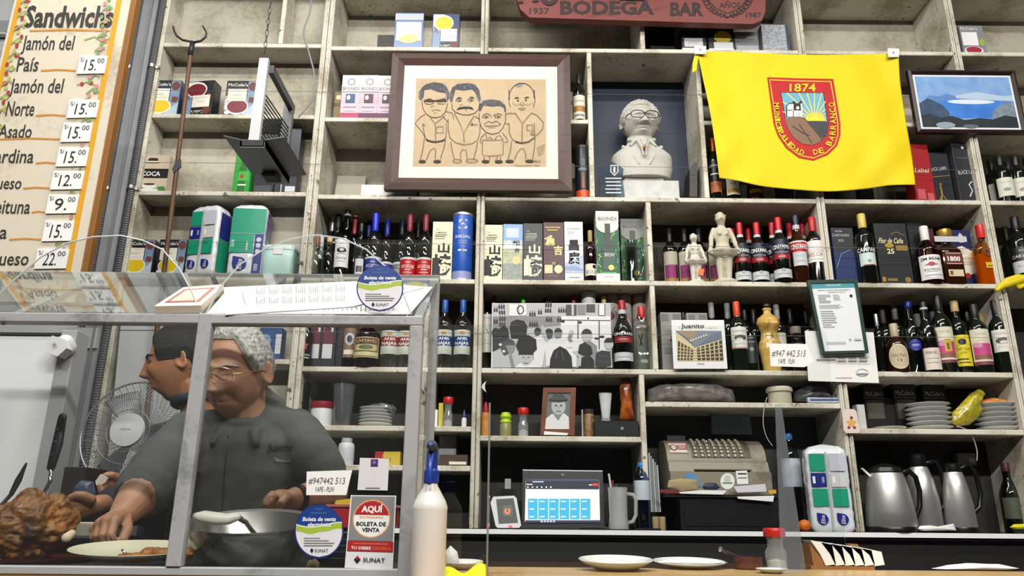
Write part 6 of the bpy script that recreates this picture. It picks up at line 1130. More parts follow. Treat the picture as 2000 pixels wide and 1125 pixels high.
for i in range(4): j = (i + 1) % 4; g = pslab([q[i], q[j], qi[j], qi[i]], F + .03, .015, mat('#7d4226', .4, n=.3, nscale=20, h2='#5e2f1a')); g.obj('frame_rail', pf)
g = pslab(qi, F + .036, .006, gr('#8d8d8c')); g.draw(PXM(F + .0358), [('r', 1066, 768, 1114, 838, gr('#6d6e70')), ('p', [(1064, 838), (1066, 818), (1078, 808), (1090, 812), (1102, 807), (1111, 815), (1112, 838)], L2), ('p', [(1080, 808), (1090, 822), (1100, 806), (1098, 800), (1082, 800)], M1), ('e', 1091, 793, 14, 17, L1), ('e', 1090, 781, 19, 5, D1), ('p', arc(1091, 781, 14, 14, 180, 360), D2), ('e', 1086, 792, 2.4, 1.5, D1), ('e', 1096, 792, 2.4, 1.5, D1), ('l', [(1086, 804), (1091, 803), (1096, 804)], 1.3, D1), ('l', [(1091, 793), (1090, 799)], 1.4, M1)]); g.obj('portrait_print', pf); rebase(pf)
g = pslab([(1063, 842), (1110, 846), (1108, 850), (1062, 849)], F + .015, .004, PAPER); g.obj('paper_slip', None, False, 'white paper slip lying before the framed portrait', 'paper')
turned('figured_jar', 'small brown patterned jar right of the framed portrait', 'jar', 1149, 800, 22, Z852, [('jar_body', [(.8, 0), (1, .05), (1, .8), (.9, .85)], mat('#5a4230', .4, n=.3, nscale=60, h2='#b08a4a')), ('lid', [(.95, .84), (.97, .86), (.97, 1), (.9, 1)], mat('#3a2a22', .4))], dy=.08)
g = G(); a = at(1137, 800, F + .05); g.tube([Vector((a.x, F + .05, Z852)), a], .004, mat('#a8a498', .5), 6); g.obj('drinking_straw', None, False, 'pale stick standing upright beside the brown jar', 'stick')
Zb = at(1200, 822, F + .03).z; carton('black metal cash box with round lock', 1161, 1247, 822, Z852, mat('#17181b', .35), [('e', .62, .55, .035, None, STEEL), ('r', .0, .92, 1, .94, mat('#2c2d31', .3))], dy=.03, depth=.15, name='cash_box')
turned('cream_tube', 'white cream tube standing on its cap on the cash box', 'tube', 1182, 768, 26, Zb, [('tube_body', [(.5, .12), (.62, .2), (.8, .6), (1, .97), (1, 1)], mat('#d6d7d8', .35)), ('cap', [(.65, 0), (.68, .01), (.66, .14), (.5, .16)], mat('#9fa3a6', .3))], dy=.08, sy=.55)
crumple('chocolate_bag', 'orange and black chocolate snack bag on the cash box', 'bag', [(1210, 820), (1212, 790), (1209, 760), (1214, 738), (1230, 740), (1233, 770), (1236, 800), (1240, 820)], F + .06, .05, mat('#c4621c', .3, coat=.5, n=.22, nscale=30, h2='#2a1710'), .006)
# ---- counter: card reader, laptop, mug, water, phones
CT = CTR
t = thing('card_reader', 'white tilted card reader stand with orange light', 'card reader', at(985, 1030, 3.36)); q = [(958, 982), (963, 970), (1004, 968), (1009, 973), (1018, 1026), (1014, 1031), (972, 1031), (968, 1027)]
A = [at(x, y, 3.36 + (1031 - y) / 61 * .05) for x, y in q]; g = G(); g.slab(A, (0, .02, -.004), mat('#c9cccf', .35)); g.obj('housing', t)
RMp = lambda u, v, o: at(u, v, 3.36 + (1031 - v) / 61 * .05 - o - .0006)
g = G(); g.draw(RMp, [('p', [(969, 975), (1003, 973), (1012, 1021), (974, 1023)], mat('#34302c', .4))]); g.obj('face_panel', t)
g = G(); g.draw(lambda u, v, o: RMp(u, v, o + .0006), [('p', rrect(982, 987, 1001, 1008, 3), mat('#55524e', .4)), ('l', arc(991, 998, 4, 5, -60, 240), 3, mat('#ff5a1c', .4, emit=3))]); g.obj('light_ring', t)
g = G(); g.draw(lambda u, v, o: RMp(u, v, o + .001), [('e', 997, 1028, 4, 2, mat('#ff2a2a', .4, emit=2))]); g.obj('status_light', t)
g = G(); c = at(985, 1030, 3.40); g.slab([(c.x - .03, 3.37, CT), (c.x + .05, 3.37, CT), (c.x + .05, 3.43, CT), (c.x - .03, 3.43, CT)], (0, 0, .012), mat('#8f9295', .4)); g.obj('foot', t); rebase(t)
lp_ = thing('laptop', 'open laptop with lit screen of blue tiles on the counter', 'laptop', at(1098, 1030, 3.45)); YLp = 3.44
def lid(u, v): return YLp + (1031 - v) / 113 * .03
q = [(1021, 918), (1177, 920), (1181, 1031), (1019, 1029)]; g = G(); g.slab([at(x, y, lid(x, y)) for x, y in q], (0, .008, 0), mat('#1a1b1e', .35)); g.obj('screen_lid', lp_)
SM = lambda u, v, o: at(u, v, lid(u, v) - o - .0004); em_ = lambda h, e: mat(h, .5, emit=e)
g = G(); g.draw(SM, [('p', [(1027, 933), (1170, 935), (1172, 1021), (1025, 1019)], em_('#f2dcd8', 1.1)), ('p', [(1027, 933), (1170, 935), (1170, 956), (1027, 955)], em_('#1d2434', .5)), ('r', 1029, 936, 1169, 939, em_('#46506a', .5)), ('r', 1040, 940, 1062, 942, em_('#c9d2e6', .6)), ('r', 1158, 944, 1168, 949, em_('#d8402c', .7)), ('r', 1150, 946, 1157, 948, em_('#e0e0e0', .7)), ('r', 1028, 945, 1040, 947, em_('#e0e0e0', .7))] + [('e', 1031 + 9 * k, 951.5, 1.6, 1.6, em_('#e0e4f0', .7)) for k in range(6)] + [('r', 1031 + 20.6 * k, 974, 1050 + 20.6 * k, 1014, em_('#34a9d4', 1.0)) for k in range(6)] + [('r', 1034 + 20.6 * k, 978 + 15 * j, 1043 + 20.6 * k, 980.5 + 15 * j, em_('#e6f4fb', .8)) for k in range(6) for j in range(3)] + [('r', 1026, 1016, 1172, 1021, em_('#2a3450', .5))] + [('r', 1056 + 6 * k, 1017, 1060 + 6 * k, 1020, em_('#d0d8e8', .6)) for k in range(5)]); g.obj('display', lp_)
g = G(); g.draw(SM, [('l', [(1021, 918), (1177, 920)], 2, mat('#b9bcc0', .3, .6)), ('e', 1099, 927, 2.4, 2.4, mat('#7d8a96', .3))]); g.obj('lid_trim', lp_)
g = G(); a, b = at(1016, 1031, 3.42), at(1184, 1031, 3.42); g.box((a.x, 3.345, CT + .001), (b.x, 3.44, CT + .013), mat('#3a3b3e', .35), .002); g.obj('keyboard_base', lp_); rebase(lp_)
carton('small white plug block on the wall above the card reader', 986, 998, 935, at(990, 955, F + .2).z, mat('#c9c9c4', .5), [], dy=.2, depth=.03, name='plug_adapter', cat='plug')
def slabphone(label, px, Y0, Y1, w, name='phone'):
    c = at(px, 1036, Y0); t = thing(name, label, 'phone', (c.x, Y0, CT)); g = G(); g.box((-w / 2, 0, 0), (w / 2, Y1 - Y0, .008), mat('#17181b', .3), .002); g.obj('phone_body', t)
    g = G(); g.box((-w * .42, .006, .008), (w * .42, Y1 - Y0 - .006, .0088), mat('#2b3038', .12)); g.obj('screen', t)
slabphone('black phone lying before the laptop', 1158, 3.315, 3.341, .11); slabphone('black phone lying beside the water bottle', 1268, 3.32, 3.40, .10)
m_ = mug('frosted glass mug holding pens and straws on the counter', 1206, 952, 40, CT, 0, glass('#dfe2e0', 1.6, alpha=.45, film='#e2e5e3'), 1, 3.40)
for (x, yt, x2, m, lb) in ((1196, 938, 1205, mat('#8a1f26', .4), 'dark red pen leaning in the frosted mug'), (1189, 925, 1204, mat('#d8d8d4', .5), 'white straw leaning in the frosted mug'), (1203, 946, 1207, mat('#3a4a8a', .4), 'blue topped pen in the frosted mug')):
    g = G(); a = at(x, yt, 3.40); g.tube([Vector((at(x2, 1020, 3.40).x, 3.40, CT + .02)), a], .0045, m, 6); g.obj('pen', None, 'auto', lb, 'pen')
def water(label, cx, yt, w, rz, Y, blue):
    return turned('water_bottle', label, 'bottle', cx, yt, w, rz, [('bottle_body', [(.85, 0), (1, .03), (.95, .15), (1, .2), (.96, .35), (1, .45), (1, .62), (.97, .75), (.75, .85), (.4, .91), (.4, .95)], glass('#93a6c4' if blue else '#a8b4bc', 1.6)), ('water', [(.8, .02), (.9, .03), (.88, .5), (.1, .52)], mat('#16202c', .1)), ('label', [(1.02, .44), (1.03, .45), (1.03, .72), (1.02, .73)], mat('#c3cdd6', .4)), ('cap', [(.44, .93), (.46, .94), (.46, .99), (.4, 1)], mat('#2f7ec4', .4))], Y=Y)
water('water bottle with blue cap standing beside the frosted mug', 1252, 904, 30, CT, 3.42, True)
water('water bottle with blue cap behind the acrylic strip', 1538, 846, 36, CT, 3.60, False)
for k, cx in enumerate((1280, 1293)): turned('paper_roll', ('left', 'right')[k] + ' one of two small kraft paper rolls beside the phone', 'roll', cx, 1009, 13, CT, [('roll_body', [(.98, 0), (1, .01), (1, .99), (.96, 1), (.4, 1), (.4, .9)], mat('#a8936c', .7))], Y=3.40, group='kraft paper rolls')
# papers in the slot beside the register
for k in range(5): g = pslab([(1266 + 4 * k, 885 + 6 * k), (1269 + 4 * k, 884 + 6 * k), (1275 + 4 * k, 1000), (1272 + 4 * k, 1000)], F + .03 + .01 * k, .14, mat('#8d9092' if k % 2 else '#b9bcbe', .6)); g.obj('file_sheet', None, False, ('first', 'second', 'third', 'fourth', 'fifth')[k] + ' upright paper file from the divider beside the register', 'paper', 'upright files beside the register')
# ---- cash register on its black drawer
t = thing('register_drawer', 'large black drawer box under the old cash register', 'drawer', (at(1425, 1036, 3.42).x, 3.40, CT)); x0, x1 = at(1328, 1000, 3.40).x, at(1524, 1000, 3.40).x; zt2 = at(1425, 966, 3.40).z
g = G(); g.box((x0, 3.40, CT), (x1, 3.68, zt2 - .012), mat('#0f0f11', .35), .003); g.obj('drawer_body', t)
g = G(); g.box((x0 - .05, 3.385, zt2 - .012), (x1 + .01, 3.69, zt2), mat('#1a1a1c', .4)); g.obj('top_board', t)
g = G(); g.box((x0 + .02, 3.396, CT + .02), (x1 - .02, 3.401, zt2 - .03), mat('#19191b', .3)); g.obj('drawer_front', t); rebase(t)
YR = 3.42; cr_ = thing('cash_register', 'antique olive cash register with rows of round keys', 'cash register', (at(1410, 960, YR).x, YR, zt2)); RGM = dirty('olive_enamel', '#8d8774', '#6f6a59', 6, 50, .4)
xa, xb = at(1309, 920, YR).x, at(1506, 920, YR).x; z = lambda py: at(1410, py, YR).z; h0 = zt2; h1 = z(920); h2 = z(902); h3 = z(866)
prof = [(YR, h0), (YR, h1 - .004), (YR + .02, h1), (YR + .035, h2), (YR + .05, h2 + .008)]
for k in range(9): a = math.radians(90 * k / 8); prof.append((YR + .05 + .13 * (1 - math.cos(a)), h2 + .008 + (h3 + .02 - h2) * math.sin(a)))
prof += [(YR + .25, h3 + .028), (YR + .25, h0)]
g = G(); g.slab([(xa, y, zz) for y, zz in prof], (xb - xa, 0, 0), RGM); g.obj('housing', cr_, 'auto')
def curvep(u, v, o):   # u across, v along the keyed curve
    a = math.radians(8 + 74 * v); return Vector((xa + (xb - xa) * u, YR + .05 + .13 * (1 - math.cos(a)) - o * math.cos(a), h2 + .008 + (h3 + .02 - h2) * math.sin(a) + o * math.sin(a)))
g = G(); g.grid(lambda u, v: curvep(.25 + .6 * u, v, .002), 20, 10, mat('#4d4a40', .45)); g.obj('key_plate', cr_, True)
kg = G(); kg.lathe([(.007, 0), (.007, .007), (.005, .009)], mat('#b9b29a', .35), (0, 0, 0), 8); kd = None
for c in range(9):
    g = G(); g.tube([curvep(.255 + .066 * c, v / 8, .003) for v in range(9)], .0022, mat('#a39d88', .35, .4), 5); g.obj('key_rail', cr_)
for c in range(8):
    for r_ in range(7):
        P_ = curvep(.29 + .066 * c, .06 + r_ * .13, .002); o = kg.obj('key', cr_, 'auto') if kd is None else kd.copy()
        if kd is None: kd = o
        else: COL.objects.link(o); o.parent = cr_
        o.location = P_; o.rotation_euler.x = math.radians(82 - 74 * (.06 + r_ * .13))
for u, v in ((.30, .45), (.42, .5)):
    g = G(); g.tube([curvep(u, v, .0), curvep(u, v, .02)], .003, CHROME, 6); g.lathe([(.003, -.006), (.006, 0), (.003, .006)], CHROME, curvep(u, v, .022), 8); g.obj('lever', cr_, True)
g = G(); g.draw(lambda u, v, o: curvep(u, v, .002 + o), [('r', .03, .15, .22, .62, mat('#d8a8a0', .5)), ('r', .04, .18, .21, .59, mat('#e6d2cc', .5)), ('e', .08, .38, .035, .14, mat('#8a5a56', .5)), ('e', .08, .38, .025, .1, mat('#d8c0ba', .5)), ('r', .13, .3, .2, .5, mat('#c98a84', .5))], 1); g.obj('red_sticker', cr_)
g = G(); g.box((xa + .02, YR + .14, h3 + .012), (xa + .11, YR + .22, h3 + .05), mat('#222325', .45), .004); g.obj('display_hood', cr_)
g = G(); g.box((xa + .11, YR - .001, h1 + .003), (xa + .36, YR + .024, h1 + .008), mat('#55503f', .5)); g.obj('paper_slot', cr_)
g = G(); g.draw(PXM(YR - .001), [('e', 1421, 940, 14, 16, WHITE), ('e', 1421, 936, 7, 8, LGR), ('r', 1411, 942, 1431, 945, mat('#4f9a6a', .5)), ('p', [(1437, 920), (1459, 919), (1462, 945), (1440, 946)], PAPER), ('r', 1441, 924, 1458, 927, INK), ('r', 1441, 932, 1459, 935, GRY), ('p', [(1336, 932), (1345, 922), (1362, 930), (1370, 950), (1360, 952)], mat('#5d8ec4', .5))]); g.obj('stuck_labels', cr_)
rebase(cr_)
for (poly, Y0, th, m, nm, lb) in (([(1303, 952), (1306, 938), (1330, 934), (1362, 937), (1364, 956), (1330, 960)], 3.392, .02, mat('#a8946c', .7), 'envelope_bundle', 'bundle of kraft envelopes leaning on the register'), ([(1372, 950), (1378, 943), (1398, 943), (1407, 952), (1398, 958), (1376, 957)], 3.39, .02, mat('#2a2e40', .5), 'coin_pouch', 'dark navy coin pouch before the register')):
    crumple(nm, lb, 'pouch' if 'pouch' in lb else 'envelopes', poly, Y0 - .015, th, m, .002)
for k, (q, lb, m) in enumerate((([(1325, 961), (1372, 957), (1420, 958), (1412, 966), (1330, 964)], 'white receipt sheet under the kraft envelopes', PAPER), ([(1432, 950), (1495, 945), (1497, 960), (1440, 962)], 'stack of white slips at the right of the register', mat('#d9d6dc', .6)), ([(1440, 970), (1512, 968), (1510, 980), (1442, 974)], 'loose white sheet hanging over the drawer', PAPER), ([(1500, 958), (1516, 956), (1516, 964), (1502, 964)], 'yellow note at the right end of the drawer', mat('#d8a83a', .6)), ([(1290, 956), (1318, 957), (1330, 964), (1290, 962)], 'dark red folder corner at the left end of the drawer', mat('#7a1f26', .5)))):
    g = pslab(q, 3.372, .012, m); g.obj('paper_sheet', None, False, lb, 'paper')
# roll of blue grey paper on top of the register
t = thing('paper_sheaf', 'blue grey sheaf of cards standing on the cash register', 'paper', at(1428, 850, 3.62)); g = pslab([(1390, 801), (1463, 800), (1470, 848), (1390, 847)], 3.60, .02, mat('#7f979d', .6)); g.obj('cards', t)
g = G(); g.draw(PXM(3.599), [('r', 1392, 836, 1468, 846, mat('#8fa3a8', .6))]); g.obj('card_edges', t); rebase(t)
# shelf 786 goods
BAGM = mat('#5a4c46', .3, coat=.8, n=.28, nscale=26, h2='#a39f9c')
crumple('plastic_parcel', 'flat parcels in crinkled clear plastic above the register', 'parcel', [(1263, 785), (1264, 762), (1280, 752), (1330, 748), (1400, 752), (1432, 762), (1436, 785)], F + .03, .16, BAGM, .012)
turned('tape_roll', 'cream roll of tape with lid on the shelf above the register', 'roll', 1521, 757, 44, Z786, [('roll_body', [(.98, 0), (1, .02), (1, .72), (.96, .74)], mat('#c4bfa4', .5)), ('lid', [(1.12, .72), (1.14, .76), (1.14, .9), (1.0, 1)], mat('#d2cdb6', .4))], dy=.08)
crumple('plastic_parcel', 'crumpled grey plastic wrapping right of the tape roll', 'parcel', [(1548, 785), (1552, 765), (1575, 752), (1610, 752), (1622, 768), (1632, 785)], F + .05, .12, mat('#3c3b40', .3, coat=.7, n=.28, nscale=40, h2='#77767c'), .010)
g = pslab([(1577, 776), (1643, 777), (1644, 786), (1580, 786)], F + .02, .02, mat('#c5ccd6', .5)); g.draw(PXM(F + .0195), [('r', 1582, 779, 1640, 783, mat('#4a5a9a', .5))]); g.obj('white_packet', None, False, 'flat white and blue packet at the right shelf end', 'packet')
cable('white cord hanging down from the tape roll shelf', [(1498, 776), (1492, 800), (1491, 830), (1498, 855), (1509, 871)], F - .01, .002, mat('#b9b7a8', .5))
elite('paper towel pack standing beside the kettle on the counter', 1570, 1660, 866, CT, 0, -10, True, 3.36)
g = G(); Ro = 12 * ppm(1572, 1022, 3.34); g.lathe([(Ro * math.sin(a) + .0001, -Ro * .95 * math.cos(a)) for a in [math.pi * k / 12 for k in range(13)]], mat('#dd6f14', .45, n=.2, nscale=90, h2='#c45c0c', bump=.2), (0, 0, 0), 20); o = g.obj('orange_body', None, True); t = thing('orange_fruit', 'small orange lying beside the acrylic strip', 'fruit', (at(1571, 1022, 3.335).x, 3.335, CT + Ro * .95)); o.parent = t
g = G(); g.lathe([(.0005, Ro * .93), (.004, Ro * .94), (.001, Ro * .99)], mat('#4a5a20', .6), (0, 0, 0), 6); g.obj('stem', t)
# ---- kettles
BR_ = mat('#a9a9a7', .28, 1, n=.05)
def steelmat():
    m = bpy.data.materials.new('brushed_steel'); m.use_nodes = True; nt = m.node_tree; b = nt.nodes['Principled BSDF']; b.inputs['Metallic'].default_value = .8; b.inputs['Roughness'].default_value = .36; b.inputs['Base Color'].default_value = lin('#b9b8b5'); b.inputs['Anisotropic'].default_value = .7; return m
BRS = steelmat(); PBK = mat('#121213', .3)
def kettle(label, cx, yt, w, Y, prof, lidp, hpts, name, spout=True):
    t = turned(name, label, 'kettle', cx, yt, w, CT, [('steel_body', prof, BRS), ('lid', lidp, PBK)], Y=Y, n=32); H, R = t['_H'], t['_R']
    g = G(); g.lathe([(R * 1.02, 0), (R * 1.03, .004), (R * 1.02, .02), (R, .024)], PBK, (0, 0, 0), 28); g.obj('base', t, 'auto')
    g = G(); g.tube([(x * R, -.01, zz * H) for x, zz in hpts], [.013] * len(hpts), PBK, 10, flat=.8, round_end=True); g.obj('handle', t, True)
    if spout: g = G(); g.slab([(-R * .72, -.012, H * .80), (-R * 1.02, 0, H * .93), (-R * .72, .012, H * .80), (-R * .85, 0, H * .66)], (.012, 0, 0), BRS); g.obj('spout', t)
    return t
kettle('wide brushed steel electric kettle with black arched handle', 1726, 905, 92, 3.40, [(.98, .04), (1, .06), (.95, .3), (.84, .6), (.68, .84), (.66, .86)], [(.68, .855), (.70, .87), (.62, .93), (.3, .98), (.1, 1)], [(.62, .86), (.95, .90), (1.22, .80), (1.30, .6), (1.22, .38), (1.0, .22)], 'kettle')
kettle('slim steel thermos jug with black lid behind the wide kettle', 1790, 886, 58, 3.47, [(1, .04), (1, .10), (.99, .16), (.97, .4), (.8, .65), (.58, .80), (.5, .83)], [(.5, .82), (.54, .84), (.50, .97), (.3, 1)], [(.5, .88), (1.1, .90), (1.4, .78), (1.45, .55), (1.25, .35), (.95, .28)], 'thermos_jug', False)
kettle('slim steel thermos jug standing rightmost of the three', 1858, 904, 56, 3.44, [(1, .04), (1, .10), (.99, .16), (.94, .4), (.78, .65), (.6, .84), (.52, .87)], [(.54, .86), (.56, .88), (.52, .97), (.3, 1)], [(.5, .92), (1.1, .98), (1.5, .82), (1.6, .55), (1.35, .36), (.95, .30)], 'thermos_jug', False)
crumple('napkin', 'crumpled white napkin lying before the thermos jugs', 'napkin', [(1793, 1033), (1797, 1027), (1815, 1026), (1830, 1029), (1862, 1023), (1868, 1036), (1835, 1037), (1800, 1037)], 3.305, .04, PAPER, .004)
bottle('dark bottle with black foot standing in the right counter corner', 1962, 905, 38, CT, .16, 'verm', 'dk', (mat('#5a2a22', .5), .12), [(.2, .5, 60, mat('#4a5040', .5), [])])
crumple('yellow_rag', 'yellow cleaning rag at the right end of the counter', 'cloth', [(1972, 1030), (1980, 1024), (2010, 1022), (2012, 1034), (1980, 1034)], 3.31, .04, mat('#d8d21c', .7), .003)
# yellow glove on the shelf edge
t = thing('rubber_glove', 'yellow rubber glove hanging over the right post', 'glove', at(1975, 556, F - .06)); g = G(); YG = mat('#e2cc12', .45)
for pts, r in (([(1948, 566), (1956, 560), (1966, 556)], [.012, .014, .016]), ([(1966, 556), (1985, 549), (2005, 543), (2030, 540)], [.018, .020, .021, .022]), ([(1984, 556), (1992, 562), (1999, 558)], [.010, .010, .009]), ([(1990, 562), (2004, 556), (2015, 550)], [.009, .011, .014]), ([(1950, 562), (1968, 548), (1990, 542)], [.012, .016, .018])):
    g.tube([at(x, y, F - .04) for x, y in pts], r, YG, 10, round_end=True)
remesh(g, 'glove_body', .004, t, YG, 4); rebase(t)
# ------------------------------------------------------------------ bar top and its things
BZ = .997; BW = dirty('bar_wood', '#b98d4a', '#9a7036', 3, 30, .3, streak=(.4, 4, 1))
t = thing('bar_counter', 'varnished wooden bar counter along the bottom of the photo', 'counter', (0, 1.5, 0)); xr = at(1692, 1118, 1.5).x
g = G(); g.box((-1.7, 1.60, BZ - .03), (xr + .6, 1.90, BZ), dirty('pale_bar_wood', '#c2a068', '#9a7c4a', 3, 30, .35, streak=(.4, 4, 1)), .003); g.obj('rear_board', t)
xq = at(806, 800, 1.5).x + .014
g = G(); g.box((-1.7, 1.498, BZ - .03), (xq, 1.599, BZ), mat('#8a6a3c', .4)); g.obj('case_shelf', t)
g = G(); g.box((xq, 1.15, BZ - .05), (xr, 1.599, BZ + .0005), mat('#cf8a1c', .3, coat=.3, n=.2, nscale=4, h2='#b97814'), .004); g.obj('front_board', t)
g = G(); g.box((-1.7, 1.505, 0), (xr, 1.70, BZ - .051), mat('#3a2a20', .5)); g.obj('bar_body', t); rebase(t)
g = G(); g.box((xr + .02, 1.30, .9), (xr + .5, 1.5985, BZ - .003), mat('#241a16', .5)); g.obj('dark_tray', None, False, 'dark wooden tray at the right end of the bar', 'tray')
def bar_plate(label, cx, yb, w, m=PLT, h=.022):
    p = at_z(cx, yb, BZ); R = w / 2 * ppm(cx, yb, p.y); g = plate_mesh(R, h, m); o = g.obj('plate', None, 'auto', label, 'plate', 'plates on the bar'); o.location = (p.x, p.y, BZ + R * .035); o.rotation_euler.x = math.radians(3.5); return p, R
p1, r1 = bar_plate('white bowl plate standing on the bar, left of the pair', 1203, 1114, 146, h=.022)
p2, r2 = bar_plate('flat white plate with folded napkin on the bar, right of the pair', 1346, 1110, 142, h=.014)
crumple('napkin', 'white paper napkin lying on the right bar plate', 'napkin', [(1280, 1098), (1300, 1094), (1350, 1091), (1395, 1093), (1422, 1099), (1400, 1103), (1330, 1104)], p2.y - .04, .06, PAPER, .002)
p3, r3 = bar_plate('white plate on the bar beside the spray bottle', 905, 1112, 78, h=.016)
crumple('napkin_stack', 'stack of folded white napkins on the plate beside the spray bottle', 'napkins', [(866, 1108), (868, 1078), (880, 1065), (893, 1078), (897, 1098), (890, 1109)], p3.y - .03, .05, PAPER, .003)
g = G(); g.grid(lambda u, v: at(862 + 86 * u, 1113 + 4 * math.sin(5 * u) + 26 * v, 1.47 - .06 * v) + Vector((0, 0, .006 * math.sin(9 * u))), 20, 6, mat('#dfe01c', .7)); o = g.obj('yellow_cloth', None, True, 'bright yellow cloth on the bar below the spray bottle', 'cloth'); sm = o.modifiers.new('thick', 'SOLIDIFY'); sm.thickness = .003
# spray bottle
SYB = 1.42; p = at(842, 940, SYB); t = thing('spray_bottle', 'translucent white spray bottle with blue trigger head', 'spray bottle', (p.x, SYB, BZ)); Hs = p.z - BZ; Rs = 34 * ppm(842, 1050, SYB); SPM = mat('#d9dbd6', .35)
g = G(); g.lathe([(Rs * .92, 0), (Rs, .006), (Rs, Hs * .70), (Rs * 1.01, Hs * .71), (Rs * 1.01, Hs * .74), (Rs * .9, Hs * .80), (Rs * .42, Hs * .95), (Rs * .36, Hs)], SPM, (0, 0, 0), 32); g.obj('bottle_body', t, 'auto')
BLU = mat('#1f3f9c', .35); g = G(); g.lathe([(Rs * .44, Hs * .98), (Rs * .46, Hs), (Rs * .46, Hs + .018), (Rs * .3, Hs + .024)], BLU, (0, 0, 0), 16); g.obj('collar', t, 'auto')
g = G(); g.tube([(0, 0, Hs + .02), (0, 0, Hs + .05), (.001, -.004, Hs + .062)], [.011, .010, .009], BLU, 10, round_end=True); g.obj('neck', t, True)
g = G(); g.tube([(0, .018, Hs + .058), (0, -.012, Hs + .062), (0, -.035, Hs + .060)], [.010, .011, .007], mat('#2c3a5c', .3), 10, round_end=True); g.obj('nozzle', t, True)
g = G(); g.tube([(0, -.012, Hs + .05), (0, -.032, Hs + .025), (0, -.03, Hs - .002)], [.006, .005, .006], BLU, 8, flat=.7, round_end=True); g.obj('trigger', t, True)
# knife jar, shaker, napkin holder
pj = at_z(1462, 1112, BZ); t = thing('clay_cup', 'small brown clay cup holding a knife on the bar', 'cup', (pj.x, pj.y, BZ)); Rj = 27 * ppm(1462, 1105, pj.y); Hj = .027
g = G(); g.lathe([(Rj * .85, 0), (Rj, .003), (Rj, Hj), (Rj * .9, Hj), (Rj * .85, .006)], mat('#5a2f28', .5), (0, 0, 0), 20); g.obj('cup_body', t, 'auto')
g = G(); a = at(1408, 1073, pj.y - .01); b = Vector((pj.x + .01, pj.y, BZ + .012)); g.tube([b, b + (a - b) * .3, a], [.002, .0055, .006], mat('#3a2c26', .4), 8, flat=.6); o = g.obj('knife_handle', None, 'auto'); kt = thing('butter_knife', 'dark handled knife leaning out of the clay cup', 'knife', b); o.parent = kt; g = G(); g.tube([a, a + (a - b) * .05], .006, STEEL, 8); g.obj('end_cap', kt); rebase(kt)
ps = at_z(1512, 1112, BZ); shaker('large salt shaker with red lid standing on the bar', 1511, 1031, 40, BZ, ps.y)
g = plate_mesh(.034, .01, PLT); o = g.obj('saucer', None, 'auto', 'small white saucer before the bar salt shaker', 'saucer'); qq = at_z(1495, 1117, BZ); o.location = (qq.x, qq.y - .045, BZ)
pn = at_z(1640, 1112, BZ); nh = thing('napkin_holder', 'wooden wedge holder with napkins standing on the bar', 'napkin holder', (pn.x, pn.y, BZ)); WDN = dirty('holder_wood', '#9a6a3c', '#744c28', 4, 40, .45)
k_ = ppm(1640, 1100, pn.y)
g = G(); g.box((-.075, -.02, 0), (.075, .05, .008), WDN); g.obj('base', nh)
for x in (-.068, -.01, .045):
    g = G(); g.slab([(x, -.018, .008), (x + .035, -.018, .008), (x + .012, -.018, .036), (x - .004, -.018, .058)], (0, .065, 0), WDN); g.obj('wedge', nh)
for k in range(6):
    x = -.062 + .023 * k; g = G(); g.slab([(x - .008, -.021, .066 - .003 * k), (x + .042, -.021, .056 - .003 * k), (x + .046, -.021, .012), (x + .022, -.021, .009), (x + .012, -.021, .034)], (0, .06, 0), PAPER); o = g.obj('napkin', None, False, ('first', 'second', 'third', 'fourth', 'fifth', 'rightmost')[k] + ' folded napkin from the left in the wooden holder', 'napkin', 'napkins in the wooden holder'); o.location = nh.location
crumple('napkin', 'loose white napkins lying flat at the right end of the bar', 'napkin', [(1815, 1112), (1850, 1104), (1890, 1100), (1950, 1102), (1990, 1110), (1960, 1113)], 1.62, .06, PAPER, .002)
# ------------------------------------------------------------------ acrylic guards on the bar
YG_ = 1.64
t = thing('acrylic_screen', 'large clear acrylic screen with rounded corner standing on the bar', 'screen', at(1250, 1105, YG_)); pts = [(862, 1120), (862, 634), (1590, 638), (1603, 641), (1612, 650), (1617, 664), (1657, 1120)]
g = pslab(pts, YG_, .003, ACRYL); g.obj('acrylic_sheet', t)
g = G(); zt_ = at(955, 792, YG_ - .02).z; X = at(955, 950, YG_ - .02).x; g.box((X - .002, YG_ - .06, BZ), (X + .002, YG_ - .001, zt_), glass('#b9c0be', 1.2, 'acrylic_edge', alpha=.3, film='#c9cfcc')); g.obj('left_strut', t)
g = pslab([(1514, 790), (1526, 790), (1575, 1121), (1527, 1121)], YG_ - .02, .003, glass('#f2f6f8', 1.2, 'acrylic_edge', alpha=.10, film='#d3dce6')); g.obj('right_strut', t)
rebase(t)
def note(label, q, Y, l1, l2, rect):
    t = thing('phone_note', label, 'note', at(q[3][0], q[3][1], Y)); g = pslab(q, Y, .0012, PAPER); g.obj('paper_slip', t); x0, x1, y0, y1 = rect
    g = G(); g.draw(PXM(Y - .0004), [ptext(l1, x0, x1, y0, y0 + 13, mat('#6d6e74', .6), shear=.15), ptext(l2, x0 + 12, x1 - 22, y1 - 10, y1, mat('#6d6e74', .6), shear=.15)]); g.obj('handwriting', t); return rebase(t)
note('handwritten phone number note stuck on the acrylic screen', [(1503, 671), (1575, 672), (1590, 705), (1574, 716), (1570, 717), (1505, 715)], YG_ - .0015, '#947 442 515', 'YAPE   PLIN', (1508, 1574, 683, 710))
